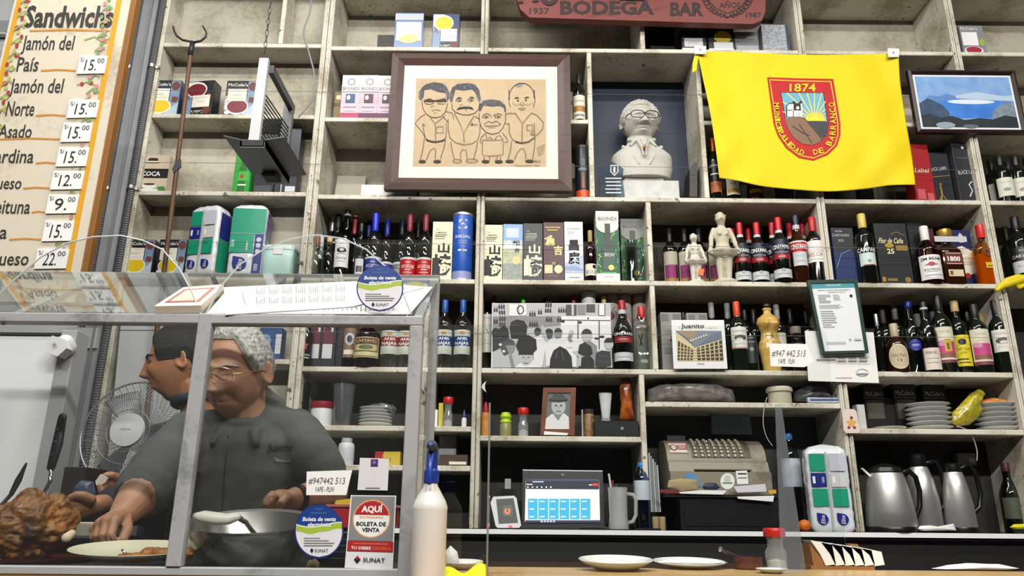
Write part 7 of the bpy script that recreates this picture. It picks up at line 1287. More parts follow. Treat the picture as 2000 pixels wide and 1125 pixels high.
# ------------------------------------------------------------------ glass display case
YF_ = 1.50; zc0 = BZ; zfr = at(600, 634, YF_).z; SL = .30; zbk = at(600, 542, YF_ + SL).z; YB_ = YF_ + SL; cxl = -1.30; cxr = at(806, 800, YF_).x + .013
dc = thing('display_case', 'aluminium framed glass display case on the bar', 'display case', (-.6, YF_, BZ)); xm = at(368, 880, YF_).x
def bar(name, a, b, m=ALU): g = G(); g.box(a, b, m, .002); return g.obj(name, dc)
bar('bottom_rail', (cxl, YF_, BZ + .0006), (cxr, YF_ + .03, BZ + .016)); bar('top_rail', (cxl, YF_ - .002, zfr), (cxr, YF_ + .026, zfr + .020))
bar('corner_post', (cxr - .027, YF_ - .003, BZ + .0006), (cxr, YF_ + .026, zfr)); bar('middle_post', (xm - .014, YF_ - .004, BZ + .016), (xm + .014, YF_ + .02, zfr + .021)); bar('corner_post', (cxl, YF_, BZ + .0006), (cxl + .027, YF_ + .026, zfr))
bar('rear_top_rail', (cxl, YB_, zbk - .006), (cxr, YB_ + .02, zbk + .010)); bar('rear_post', (cxr - .02, YB_, BZ), (cxr, YB_ + .02, zbk - .006)); bar('rear_post', (cxl, YB_, BZ), (cxl + .02, YB_ + .02, zbk - .006))
bar('side_rail', (cxr - .02, YF_ + .026, BZ), (cxr, YB_, BZ + .016))
for x in (cxl + .01, at(108, 562, 1.66).x + .02, xm + .055, cxr - .012):
    g = G(); g.slab([(x - .009, YF_ + .02, zfr + .012), (x - .009, YB_ + .004, zbk - .012), (x - .009, YB_ + .004, zbk + .006), (x - .009, YF_ + .02, zfr + .026)], (.018, 0, 0), ALU); g.obj('slope_bar', dc)
CG = glass('#fbfcfc', .8, 'case_glass', alpha=.012, film='#c9cfcf')
for a, b in ((cxl + .027, xm - .014), (xm + .014, cxr - .027)):
    g = G(); g.box((a, YF_ + .010, BZ + .016), (b, YF_ + .014, zfr), CG); g.obj('front_pane', dc)
g = G(); g.slab([(cxl, YF_ + .02, zfr + .024), (cxr, YF_ + .02, zfr + .024), (cxr, YB_, zbk + .006), (cxl, YB_, zbk + .006)], (0, 0, .004), glass('#f6f9f8', 1.6, 'slope_glass', alpha=.06, film='#c2c8c8')); g.obj('slope_pane', dc)
g = G(); g.poly([(cxr - .010, YF_ + .026, BZ + .016), (cxr - .010, YB_, BZ + .016), (cxr - .010, YB_, zbk - .006), (cxr - .010, YF_ + .026, zfr)], CG); g.obj('side_pane', dc)
g = G(); g.box((cxl + .02, YF_ + .03, BZ + .0006), (cxr - .02, YB_, BZ + .012), mat('#1f1e1d', .4)); g.obj('floor_tray', dc)
for (px, py) in ((200, 631), (815, 1104), (5, 631)):
    p = at(px, py, YF_ - .004); g = G(); g.tube([p, p + Vector((0, .004, 0))], .0035, mat('#3a3a3a', .5), 8); g.obj('screw', dc)
rebase(dc)
# acrylic arches above the case
def arch(label, pts, Y):
    t = thing('acrylic_arch', label, 'guard', at(pts[0][0], 618, Y)); g = pslab(pts, Y, .003, ACRYL); g.obj('acrylic_sheet', t)
    g = G(); g.tube([at(x, y, Y + .0015) for x, y in pts], .0017, mat('#cfd6d4', .25), 5); g.obj('polished_edge', t); return rebase(t)
AL = [(-40, 614), (-8, 580), (30, 545), (80, 502), (130, 475), (180, 463), (235, 460), (280, 470), (318, 488), (350, 525), (375, 570), (392, 614)]
AR = [(402, 614), (430, 560), (470, 515), (520, 484), (570, 466), (620, 459), (670, 466), (715, 487), (752, 520), (780, 555), (803, 614)]
arch('round topped clear acrylic guard over the left half of the case', AL, YF_ + .008)
arch('round topped clear acrylic guard with a round sticker over the case', AR, YF_ + .008)
# papers on the slope
sn = Vector((0, -(zbk - zfr), SL)).normalized(); sp0 = Vector((0, YF_ + .02, zfr + .029))
def slope_sheet(label, q, lift, m, spec=(), th=.002, name='menu_sheet', cat='menu'):
    A = [at_plane(x, y, sp0 + sn * lift, sn) for x, y in q]; t = thing(name, label, cat, A[0]); g = G(); g.slab(A, -sn * th, m); g.obj('paper', t)
    if spec: g = G(); g.draw(lambda u, v, o: at_plane(u, v, sp0 + sn * (lift + o), sn), spec); g.obj('print', t)
    return rebase(t)
slope_sheet('large white sheet lying flat on the case slope', [(404, 612), (440, 570), (845, 560), (800, 613)], .003, PAPER, [('r', 560 + 9 * k, 596 + (k % 3), 562 + 9 * k, 606 - (k % 4), GRY) for k in range(24)])
slope_sheet('printed white menu sheet with columns of text on the case slope', [(437, 561), (700, 549), (830, 560), (690, 598), (440, 614)], .006, mat('#f4f3f0', .6), [('l', [(472, 568), (480, 596)], 1.6, mat('#b98a9a', .6))] + [('r', 500 + 26 * k + 4 * i, 560 - k * .9 + (j * 20) + (i * 7 % 9), 501.4 + 26 * k + 4 * i, 574 - k * .9 + j * 19, GRY) for k in range(7) for j in range(2) for i in range(5)] + [('l', [(496, 558), (500, 606)], .8, LGR), ('l', [(556, 556), (562, 602)], .8, LGR)])
A = [at_plane(x, y, sp0 + sn * .004, sn) for x, y in ((303, 612), (360, 574), (438, 568), (394, 610))]; t = thing('paper_book', 'thick paperback with red framed cover on the case slope', 'book', A[0]); g = G(); g.slab([p + sn * .014 for p in A], -sn * .014, mat('#d9c8b4', .6)); g.obj('page_block', t)
g = G(); g.slab([p + sn * .0155 for p in A], -sn * .0013, mat('#eee6d8', .6)); M_ = lambda u, v, o: (A[0] * (1 - u) * (1 - v) + A[3] * u * (1 - v) + A[2] * u * v + A[1] * (1 - u) * v) + sn * (.0156 + o); g.draw(M_, [('r', .12, .15, .88, .85, mat('#b5695c', .6)), ('r', .2, .22, .8, .78, mat('#e6cdbc', .6))]); g.obj('cover', t); rebase(t)
# stickers
def disc_sticker(label, cx, cy, rx, ry, Y):
    t = thing('round_sticker', label, 'sticker', at(cx, cy, Y)); E_l = lambda k: [(cx + rx * k * math.cos(a), cy + ry * k * math.sin(a)) for a in [2 * math.pi * i / 40 for i in range(40)]]
    g = pslab(E_l(1), Y, .0008, mat('#24347e', .4)); g.obj('vinyl_disc', t)
    U = lambda u, v, o: at(cx + u * rx, cy - v * ry, Y - o)
    def chord(v0, v1, k=.94, n=16): return [(math.sqrt(max(0, k * k - (v0 + (v1 - v0) * i / n) ** 2)), v0 + (v1 - v0) * i / n) for i in range(n + 1)] + [(-math.sqrt(max(0, k * k - (v1 + (v0 - v1) * i / n) ** 2)), v1 + (v0 - v1) * i / n) for i in range(n + 1)]
    W1 = [(-.93 + 1.86 * i / 16, .06 - .07 * math.sin(math.pi * (i / 16) * 1.6 + .3) - .06 * math.sin(math.pi * i / 16)) for i in range(17)]
    white = mat('#e4e2e6', .5); sp = [('p', chord(-.94, .2), white), ('p', chord(.12, .94), mat('#1c3f8e', .4)), ('p', [(x, y + .20) for x, y in W1] + [(x, y - .02 + .02 * math.sin(i)) for i, (x, y) in enumerate(W1[::-1])], mat('#a9c03a', .5)), ('p', [(x, y + .24) for x, y in W1] + [(x, y + .19) for x, y in W1[::-1]], mat('#dfe4d6', .5)),
        ('t', 'Boleta de venta', .02, .46, 1.35, .15, WHITE, {'shear': .2, 'bold': .03}), ('t', 'electrónica', .02, .26, .95, .15, WHITE, {'shear': .2, 'bold': .03}), ('t', 'AQUÍ', 0, .83, .26, .08, mat('#5f86a8', .5)), ('t', 'ENTREGAMOS', 0, .68, .62, .08, mat('#5f86a8', .5))]
    sp += [('r', -.62, -.26 - .09 * k, (.05, .4, .62, .55)[k], -.23 - .09 * k, GRY) for k in range(4)] + [('p', [(-.36, -.70), (-.29, -.60), (-.22, -.70), (-.29, -.80)], BL), ('t', 'SUNAT', .1, -.70, .55, .13, BL)]
    g = G(); g.draw(U, sp, ry / rx); g.obj('print', t); return rebase(t)
disc_sticker('round blue and green sticker on the acrylic arch', 742, 563, 46, 45, YF_ + .0065)
disc_sticker('round blue and green sticker on the case front pane', 623, 1038, 48, 53, YF_ + .0085)
t = thing('square_sticker', 'tall grey sticker with red and white circle on the case', 'sticker', at(722, 1112, YF_)); q = [(685, 967), (774, 968), (767, 1112), (673, 1109)]; YQ = YF_ + .0085; g = pslab(q, YQ, .0008, mat('#e2e2e2', .5)); g.obj('vinyl_sheet', t)
qs = lambda u, v, o: at((1 - v) * ((1 - u) * q[3][0] + u * q[2][0]) + v * ((1 - u) * q[0][0] + u * q[1][0]), (1 - v) * ((1 - u) * q[3][1] + u * q[2][1]) + v * ((1 - u) * q[0][1] + u * q[1][1]), YQ - o)
DR = mat('#b01c20', .5); a_ = 1.55; top = [(.49 + .38 * math.cos(t_), .68 + .38 / a_ * math.sin(t_)) for t_ in [math.radians(12 + 156 * k / 16) for k in range(17)]]
g = G(); g.draw(qs, [('r', .03, .38, .97, .985, mat('#85878a', .5)), ('e', .49, .68, .41, None, mat('#d9a45c', .5)), ('e', .49, .68, .385, None, WHITE), ('p', top, DR), ('t', 'AQUÍ', .49, .815, .46, .085, WHITE, {'bold': .04}), ('t', 'ENTREGAMOS', .49, .70, .5, .03, mat('#d9a45c', .5), {'bold': .02}), ('t', 'BOLETA DE', .49, .61, .64, .055, INK, {'bold': .04}), ('t', 'VENTA', .49, .53, .38, .055, INK, {'bold': .04}), ('r', .02, .235, .985, .375, DR), ('t', 'Y PARA CONSTRUIR UN PERÚ MEJOR', .5, .34, .74, .018, mat('#e4a8a4', .5)), ('t', 'TU DEBES', .31, .28, .42, .04, WHITE, {'bold': .02}), ('t', 'EXIGIRLA', .75, .28, .38, .04, mat('#e0863c', .5)), ('p', [(.18, .12), (.25, .175), (.32, .12), (.25, .065)], BL), ('p', [(.20, .135), (.25, .175), (.30, .135), (.25, .115)], DR), ('t', 'SUNAT', .60, .12, .46, .06, BL, {'bold': .015})], a_); g.obj('print', t); rebase(t)
t = thing('payment_card', 'white payment card with purple square on the case pane', 'card', at(728, 957, YF_)); q2 = [(703, 894), (760, 896), (757, 958), (698, 957)]; g = pslab(q2, YQ, .0008, mat('#dcdadc', .5)); g.obj('card', t)
g = G(); g.draw(PXM(YQ - .0004), [('p', [(724.5, 897), (738.5, 897), (738, 911), (724, 911)], mat('#4a2470', .5)), ('e', 731, 903, 3.4, 3.4, mat('#8a6ab0', .5)), ('r', 714, 952, 742, 954, GRY)]); g.obj('print', t); rebase(t)
note('handwritten phone number note stuck on the case pane', [(599, 921), (688, 918), (676, 967), (598, 967)], YQ, '#947442 513', 'YAPE - PLIN', (603, 674, 932, 960))

for (cx, cy, lb) in ((826, 755, 'white crescent hook on the post behind the case corner'), (945, 755, 'white crescent hook on the centre post')):
    g = pslab([(cx + 5 - 9 * math.sin(math.pi * k / 8), cy - 11 + 22 * k / 8) for k in range(9)] + [(cx + 5 - 3 * math.sin(math.pi * k / 8), cy + 11 - 22 * k / 8) for k in range(1, 8)], F - .03, .015, mat('#dcdcd8', .4)); g.obj('post_hook', None, False, lb, 'hook')
# ------------------------------------------------------------------ people and the things in and behind the case
def V3(a): return at(*a)
def skin_mat(h, h2): return mat(h, .5, n=.28, nscale=14, h2=h2, bump=.05)
def caps(g, pts, r, m=None, n=10, flat=1.): g.tube([V3(p) if len(p) == 3 and not isinstance(p, Vector) else p for p in pts], r, m or WHITE, n, flat=flat, round_end=True)
def eyes(T, parent, closed=False):
    for s in (-1, 1):
        c = surf(s * .031, .010) + Vector((0, .0075, 0)); g = G(); g.lathe([(.0115 * math.sin(a) + .00005, -.0115 * math.cos(a)) for a in [math.pi * k / 10 for k in range(11)]], mat('#d8d2c8', .2), (0, 0, 0), 14)
        g.v = [tuple(T @ (c + Vector(v))) for v in g.v]; e = g.obj('eye', parent, True)
        g = G(); g.lathe([(.0055, 0), (.005, .0012), (.0005, .002)], mat('#1d130e', .15), (0, 0, 0), 12); R_ = Matrix.Rotation(math.radians(90), 4, 'X'); g.v = [tuple(T @ (c + Vector((0, -.0108, -.003)) + R_ @ Vector(v))) for v in g.v]; g.obj('iris', e, True)
def lids(g, T, drop):
    for s in (-1, 1): g.tube([T @ surf(s * .016, .013 - drop), T @ surf(s * .031, .017 - drop, .001), T @ surf(s * .046, .012 - drop)], [.004, .006, .004], WHITE, 8, round_end=True)
def brows(T, parent, m, r):
    for s in (-1, 1): g = G(); g.tube([T @ surf(s * .013, .027, .001), T @ surf(s * .030, .033, .001), T @ surf(s * .052, .028, .001)], [r, r * 1.2, r * .6], m, 6, round_end=True); g.obj('eyebrow', parent, True)
# ---- the older man
OM = thing('person', 'grey haired man in dark grey shirt and gold glasses serving food', 'person', (at(480, 900, 2.2).x, 2.2, 0)); SK = skin_mat('#b98a6c', '#96684e')
hc = at(462, 728, 2.12); TO = Matrix.Translation(hc) @ Matrix.Rotation(math.radians(-13), 4, 'Z') @ Matrix.Rotation(math.radians(18), 4, 'X') @ Matrix.Rotation(math.radians(4), 4, 'Y') @ Matrix.Scale(1.06, 4)
g = G(); head_geo(g, TO, SK, .9, 1.); lids(g, TO, .004)
XT = at(486, 900, 2.2).x; nb = Vector((at(486, 835, 2.2).x, 2.2, 1.36)); SHR, SHL = V3((378, 850, 2.17)), V3((578, 846, 2.20)); ELR, ELL = V3((288, 950, 1.98)), V3((648, 962, 2.13)); WRR, WRL = V3((240, 1004, 1.85)), V3((574, 974, 2.0))
caps(g, [hc + Vector((.012, .045, -.06)), hc + Vector((.03, .065, -.13)), nb + Vector((0, .0, -.02))], [.062, .064, .075], n=16)
caps(g, [Vector((XT, 2.22, z)) for z in (.1, .5, .8, 1.0, 1.2, 1.3)], [.10, .13, .15, .16, .16, .13], n=18, flat=.7)
caps(g, [SHR, ELR], [.05, .046]); caps(g, [ELR, ELR.lerp(WRR, .4), WRR], [.050, .049, .031], n=14); caps(g, [SHL, ELL], [.05, .045]); caps(g, [ELL, ELL.lerp(WRL, .4), WRL], [.045, .042, .029], n=14)
def hand(g, wrist, kn, fingers, thumb, rf=.0098):
    for k in kn: caps(g, [wrist, k], [.022, .0145])
    caps(g, [V3(kn[0]), V3(kn[-1])] if not isinstance(kn[0], Vector) else [kn[0], kn[-1]], [.014, .013])
    for i, f in enumerate(fingers): s = (1, 1.03, .97, .86)[i]; caps(g, f, [rf * 1.12 * s, rf * 1.02 * s, rf * .94 * s, rf * .78 * s], n=10)
    caps(g, thumb, [rf * 1.35, rf * 1.25, rf * 1.1, rf * .85], n=10)
hand(g, WRR, [V3((224, 1018, 1.775)), V3((209, 1017, 1.78)), V3((196, 1023, 1.79)), V3((187, 1032, 1.80))],
     [[(224, 1018, 1.775), (217, 1044, 1.755), (219, 1061, 1.755), (218, 1074, 1.765)], [(209, 1017, 1.78), (201, 1046, 1.76), (205, 1063, 1.77), (211, 1071, 1.785)], [(196, 1023, 1.79), (188, 1047, 1.775), (192, 1063, 1.79), (200, 1067, 1.80)], [(187, 1032, 1.80), (181, 1050, 1.79), (185, 1062, 1.805), (192, 1064, 1.815)]],
     [(246, 1012, 1.83), (249, 1034, 1.79), (240, 1054, 1.77), (233, 1068, 1.768)])
hand(g, WRL, [V3((546, 966, 1.97)), V3((541, 970, 1.96)), V3((538, 975, 1.965)), V3((537, 980, 1.975))],
     [[(546, 966, 1.97), (530, 966, 1.95), (521, 976, 1.945), (519, 986, 1.95)], [(541, 970, 1.96), (526, 972, 1.94), (518, 982, 1.935), (517, 990, 1.94)], [(538, 975, 1.965), (526, 980, 1.935), (520, 988, 1.93), (520, 994, 1.935)], [(537, 980, 1.975), (530, 986, 1.945), (526, 993, 1.94), (527, 998, 1.945)]],
     [(562, 970, 1.975), (555, 974, 1.945), (548, 984, 1.93), (545, 992, 1.93)])
body = remesh(g, 'body', .0034, OM, SK, 2)
def hl(th):
    a = min(th, 2 * math.pi - th); return math.radians(40 + 46 * smst(.5, 1.25, a) + 32 * smst(1.75, 2.5, a))
g = G(); hair_geo(g, TO, mat('#b9b7b2', .6, n=.3, nscale=70, h2='#66645f'), hl, .013, .0042, 140, 70, strand=44); g.obj('hair', OM, True)
g = G(); g.tube([TO @ surf(-.030, -.0605, .002), TO @ surf(-.012, -.0600, .003), TO @ surf(.012, -.0600, .003), TO @ surf(.030, -.0615, .002)], [.001, .0022, .0022, .001], mat('#7a4638', .6), 6); g.obj('lips', OM, True)
brows(TO, OM, mat('#8f8a84', .8), .0035); glasses(TO, OM, mat('#c9a86a', .25, .8), rx=.028, rz=.020, top_only=True, r=.0014, y=-.118)
# shirt
SHM = mat('#565755', .85, n=.3, nscale=8, h2='#484948', bump=.15); g = G()
caps(g, [Vector((XT, 2.215, z)) for z in (.70, .85, 1.0, 1.12, 1.22, 1.30, 1.345, 1.375)], [.19, .20, .205, .203, .195, .175, .14, .10], n=28, flat=.76)
caps(g, [SHR + Vector((.02, .0, .0)), Vector((XT, 2.215, 1.345)), SHL + Vector((-.02, 0, 0))], [.072, .085, .072], n=16)
caps(g, [SHR, SHR.lerp(ELR, .55), ELR + (ELR - SHR) * .05], [.074, .078, .074], n=18); caps(g, [SHL, SHL.lerp(ELL, .45), SHL.lerp(ELL, .74)], [.074, .074, .070], n=18)
cn = hc + Vector((.03, .062, -.115)); ring = [cn + Vector((.078 * math.cos(a), .070 * math.sin(a) + .004, -.012 + .014 * math.sin(a))) for a in [2 * math.pi * k / 20 for k in range(21)]]; g.tube(ring, .013, WHITE, 8)
for s in (-1, 1): caps(g, [cn + Vector((s * .07, -.03, -.02)), cn + Vector((s * .045, -.085, -.055)), cn + Vector((s * .06, -.105, -.085))], [.012, .015, .008])
def folds(co, no):
    k = noise.noise(Vector((co.x * 9, co.y * 9, co.z * 5))) * .007 + noise.noise(co * 24) * .003; return co + no * k
shirt = remesh(g, 'shirt', .006, OM, SHM, 3, folds)
g = G(); pk = [Vector((XT - .005, 2.215 - .16, z)) for z in (1.27, 1.2, 1.1, 1.0, .9)]
g = G(); sv = lambda u, v, o: at(u, v, 2.03 - o)
g.draw(sv, [ptext('Juanito', 523, 572, 866, 880, mat('#121315', .8), shear=.25, bold=.02), ('l', [(446, 850), (438, 920), (432, 1000)], 2.5, mat('#323433', .9)), ('p', [(535, 893), (568, 897), (566, 903), (540, 901)], mat('#a9aba9', .8))])
bv = bpy.context.evaluated_depsgraph_get()
def project(gg, target, lift):   # lay the print on the cloth along the camera-facing direction (-Y)
    from mathutils.bvhtree import BVHTree
    me = target.data; bt = BVHTree.FromPolygons([v.co.copy() for v in me.vertices], [tuple(p.vertices) for p in me.polygons]); out = []
    for v in gg.v:
        v = Vector(v); d = (v - CAMP).normalized(); h = bt.ray_cast(CAMP, d); out.append(tuple(h[0] - d * lift) if h[0] else tuple(v))
    gg.v = out; return gg
project(g, shirt, .004).obj('shirt_print', OM)
g = G(); caps(g, [Vector((XT + s * .09, 2.22, z)) for s in (-1,) for z in (.72, .4, .08)], [.10, .085, .07], n=14, flat=1); caps(g, [Vector((XT + .09, 2.22, z)) for z in (.72, .4, .08)], [.10, .085, .07], n=14); g.box((XT - .19, 2.16, .66), (XT + .19, 2.29, .80), WHITE); remesh(g, 'trousers', .012, OM, mat('#232326', .9), 3)
for s in (-1, 1): g = G(); g.tube([(XT + s * .09, 2.24, .045), (XT + s * .10, 2.05, .04)], [.045, .04], mat('#19181a', .5), 10, round_end=True); g.obj('shoe', OM, True)
g = G(); wd_ = (WRL - ELL).normalized(); wp = WRL - wd_ * .012; g.tube([wp - wd_ * .008, wp + wd_ * .008], .0345, mat('#2a2a2c', .3, .5), 16); g.obj('watch', OM, 'auto')
rebase(OM)
# fork in his hand
a, b = V3((216, 1046, 1.75)), V3((247, 1084, 1.615)); t = thing('serving_fork', 'steel fork held by the grey haired man', 'fork', b); g = G(); g.tube([a, a.lerp(b, .6), b], [.0035, .003, .004], CHROME, 8, flat=.6); g.obj('fork_handle', t, True)
for k in (-1, 0, 1): g = G(); g.tube([b, b + Vector((.006 + .004 * k, -.012, -.012))], .001, CHROME, 5); g.obj('tine', t)
rebase(t)
# ---- the younger man
YM = thing('person', 'black haired man in navy jacket seen in profile beside the fan', 'person', (at(412, 900, 2.56).x, 2.56, 0)); SY_ = skin_mat('#b07a56', '#8a5a3e')
hc = at(352, 712, 2.46); TY_ = Matrix.Translation(hc) @ Matrix.Rotation(math.radians(-74), 4, 'Z') @ Matrix.Rotation(math.radians(8), 4, 'X') @ Matrix.Scale(1.0, 4)
XY = at(415, 900, 2.56).x; g = G(); head_geo(g, TY_, SY_, .35, .2); lids(g, TY_, -.001)
caps(g, [hc + Vector((.045, .01, -.06)), hc + Vector((.07, .02, -.13)), Vector((XY, 2.55, 1.32))], [.058, .058, .08], n=16); caps(g, [Vector((XY, 2.56, z)) for z in (.1, .5, .8, 1.0, 1.2, 1.3)], [.1, .12, .13, .14, .14, .11], n=16, flat=.8)
S1, E1, W1 = Vector((XY - .03, 2.42, 1.27)), V3((300, 985, 2.30)), V3((188, 988, 2.04)); S2, E2, W2 = Vector((XY - .05, 2.66, 1.27)), V3((300, 960, 2.42)), V3((238, 942, 2.16))
caps(g, [S1, E1], [.045, .042]); caps(g, [E1, E1.lerp(W1, .5), W1], [.042, .037, .027], n=14); caps(g, [S2, E2], [.045, .042]); caps(g, [E2, W2], [.04, .026])
hand(g, W1, [V3((158, 976, 2.02)), V3((154, 985, 2.0)), V3((154, 995, 2.0)), V3((158, 1004, 2.01))], [[(158, 976, 2.02), (140, 974, 2.0), (127, 982, 1.985), (118, 991, 1.98)], [(154, 985, 2.0), (134, 986, 1.98), (123, 995, 1.97), (116, 1003, 1.97)], [(154, 995, 2.0), (136, 998, 1.98), (126, 1007, 1.97), (120, 1013, 1.97)], [(158, 1004, 2.01), (144, 1009, 1.99), (135, 1016, 1.98), (129, 1021, 1.98)]], [(178, 976, 2.0), (162, 968, 1.985), (148, 967, 1.98), (136, 972, 1.975)])
hand(g, W2, [V3((215, 936, 2.14)), V3((212, 942, 2.12)), V3((213, 949, 2.12)), V3((216, 955, 2.13))], [[(215, 936, 2.14), (204, 934, 2.12), (196, 940, 2.10), (194, 948, 2.10)], [(212, 942, 2.12), (202, 942, 2.10), (196, 950, 2.09), (197, 958, 2.09)], [(213, 949, 2.12), (203, 951, 2.10), (199, 958, 2.09), (201, 964, 2.09)], [(216, 955, 2.13), (208, 958, 2.11), (204, 964, 2.10), (206, 969, 2.10)]], [(228, 934, 2.13), (216, 929, 2.11), (206, 930, 2.10), (198, 934, 2.095)])
remesh(g, 'body', .0034, YM, SY_, 2)
hy = lambda th: math.radians(53 + 34 * smst(.55, 1.0, min(th, 2 * math.pi - th)) + 40 * smst(1.85, 2.4, min(th, 2 * math.pi - th)))
g = G(); hair_geo(g, TY_, mat('#131213', .85), hy, .018, .0022, 110, 56, strand=60); g.obj('hair', YM, True)
brows(TY_, YM, mat('#1b1716', .8), .003); eyes(TY_, YM)
NVM = mat('#1d2330', .8, n=.3, nscale=8, h2='#151a24'); g = G(); caps(g, [Vector((XY, 2.56, z)) for z in (.70, .9, 1.1, 1.22, 1.29, 1.33)], [.18, .19, .195, .185, .16, .11], n=24, flat=.85)
caps(g, [S1, S1.lerp(E1, .6), E1], [.072, .068, .062], n=16); caps(g, [E1, E1.lerp(W1, .74)], [.06, .048], n=16); caps(g, [S2, S2.lerp(E2, .6), E2], [.07, .066, .058], n=16); caps(g, [E2, E2.lerp(W2, .55)], [.055, .045], n=14)
cn = hc + Vector((.07, .02, -.115)); g.tube([cn + Vector((.074 * math.cos(a), .068 * math.sin(a), .004 + .016 * math.cos(a))) for a in [2 * math.pi * k / 20 for k in range(21)]], .017, WHITE, 8); remesh(g, 'jacket', .006, YM, NVM, 3, folds)
g = G(); caps(g, [Vector((XY - .08, 2.56, z)) for z in (.72, .4, .08)], [.10, .085, .07], n=14); caps(g, [Vector((XY + .08, 2.56, z)) for z in (.72, .4, .08)], [.10, .085, .07], n=14); g.box((XY - .17, 2.5, .66), (XY + .17, 2.62, .80), WHITE); remesh(g, 'trousers', .012, YM, mat('#202124', .9), 3)
for s in (-1, 1): g = G(); g.tube([(XY + .04 + s * .08, 2.56, .045), (XY - .13 + s * .08, 2.5, .04)], [.045, .04], mat('#19181a', .5), 10, round_end=True); g.obj('shoe', YM, True)
rebase(YM)
g = pslab([(186, 940), (196, 926), (211, 934), (206, 942), (196, 948), (188, 948)], 2.085, .004, mat('#e6e0d2', .7)); g.obj('paper_piece', None, False, 'folded white paper held by the navy jacket man', 'paper')
# ------------------------------------------------------------------ fan
YN = 2.86; fc = at(262, 846, YN); FR_ = 103 * ppm(262, 846, YN); fan = thing('pedestal_fan', 'grey pedestal fan with white hub behind the two men', 'fan', (fc.x, YN, 0)); WIRE = mat('#a9abac', .35, .5)
FT_ = Matrix.Translation(fc) @ Matrix.Rotation(math.radians(90 - 6), 4, 'X') @ Matrix.Rotation(0, 4, 'Z'); fp = lambda r, a, z: FT_ @ Vector((r * math.cos(a), r * math.sin(a), z))
dome = lambda s: .055 * (1 - s ** 2.6)
wg = G(); wl = [Vector((FR_ * s, 0, dome(s))) for s in (.27, .5, .7, .85, .95, 1)]; wg.tube(wl, .0011, WIRE, 4); w0 = wg.obj('grille_wire', fan); w0.matrix_world = Matrix.Identity(4)
ws = [w0]
for k in range(1, 96): o = w0.copy(); COL.objects.link(o); ws.append(o)
for k, o in enumerate(ws): o.parent = fan; o.matrix_basis = FT_ @ Matrix.Rotation(2 * math.pi * k / 96, 4, 'Z')
for s, r in ((.4, .0011), (.62, .0011), (1.0, .0045)): g = G(); g.tube([fp(FR_ * s, 2 * math.pi * k / 48, dome(s)) for k in range(49)], r, WIRE, 6, cap=False); g.obj('grille_ring', fan, True)
hp = G(); hp.lathe([(FR_ * .30, .045), (FR_ * .32, .052), (FR_ * .31, .060), (FR_ * .1, .066)], mat('#d3d5d6', .35), (0, 0, 0), 32); hp.v = [tuple(FT_ @ Vector(v)) for v in hp.v]; ho = hp.obj('hub_cap', fan, 'auto')
g = G(); g.draw(lambda u, v, o: FT_ @ Vector((u, v, .0668 + o)), [('t', 'recco', 0, .002, .036, .008, GRY, {'shear': .3})]); g.obj('hub_print', fan)
for k in range(3):
    def bl(u, v, k=k): a = 2 * math.pi * k / 3 + (v - .5) * (.9 - .2 * u); r = FR_ * (.2 + .7 * u); return fp(r, a, -.02 + .05 * (v - .5))
    g = G(); g.grid(bl, 10, 8, mat('#6b6e72', .4)); o = g.obj('blade', fan, True); o.modifiers.new('thick', 'SOLIDIFY').thickness = .002
bg = G(); wl = [Vector((FR_ * s, 0, -.01 - .075 * (1 - s ** 3))) for s in (.2, .6, .85, 1)]; bg.tube(wl, .0011, WIRE, 4); b0 = bg.obj('rear_wire', fan); bs = [b0]
for k in range(1, 48): o = b0.copy(); COL.objects.link(o); bs.append(o)
for k, o in enumerate(bs): o.parent = fan; o.matrix_basis = FT_ @ Matrix.Rotation(2 * math.pi * k / 48, 4, 'Z')
g = G(); g.tube([fp(0, 0, -.02), fp(0, 0, -.1), fp(0, 0, -.16)], [.055, .06, .04], mat('#5a5c5f', .4), 16); g.obj('motor', fan, 'auto')
g = G(); g.tube([(fc.x, YN + .1, fc.z - .02), (fc.x, YN + .1, .03)], .014, STEEL, 10); g.obj('pole', fan, 'auto')
g = G(); g.lathe([(.2, 0), (.2, .012), (.05, .04), (.02, .05)], mat('#4d4f52', .4), (fc.x, YN + .1, 0), 28); g.obj('foot', fan, 'auto'); rebase(fan)
for o in ws + bs: o.matrix_parent_inverse = Matrix.Translation(-Vector(fan.location))
# ------------------------------------------------------------------ fridge, lamp, boxes on the left
YW = 2.15; fr = thing('sliding_panel', 'tall white sliding panel with aluminium edge at the left photo border', 'panel', (at(20, 900, YW).x, YW, 0)); xe = at(103, 760, YW).x; ztp = at(40, 655, YW).z
g = G(); g.box((xe - .75, YW, .02), (xe - .001, YW + .06, ztp), mat('#eceef0', .35), .004); g.obj('panel_sheet', fr); g = G(); g.box((xe, YW - .01, .02), (xe + .045, YW + .06, ztp + .015), ALU, .002); g.obj('edge_post', fr)
g = G(); g.box((xe - .75, YW - .004, ztp + .001), (xe - .001, YW + .06, ztp + .008), mat('#2c2d2f', .5)); g.obj('top_seal', fr); rebase(fr)
em2 = thing('emergency_lamp', 'small white twin headed emergency lamp on the panel post', 'lamp', at(112, 672, YW - .05)); g = pslab([(88, 672), (102, 655), (126, 663), (130, 680), (112, 696), (94, 688)], YW - .06, .04, mat('#e2e3e2', .4)); g.draw(PXM(YW - .0605), [('e', 106, 674, 6, 6, LGR), ('e', 106, 674, 3, 3, GRY)]); g.obj('lamp_head', em2)
g = G(); g.tube([at(128, 668, YW - .03), at(134, 680, YW - .02)], [.022, .022], mat('#d6d7d6', .4), 12, round_end=True); g.obj('second_head', em2, True); rebase(em2)
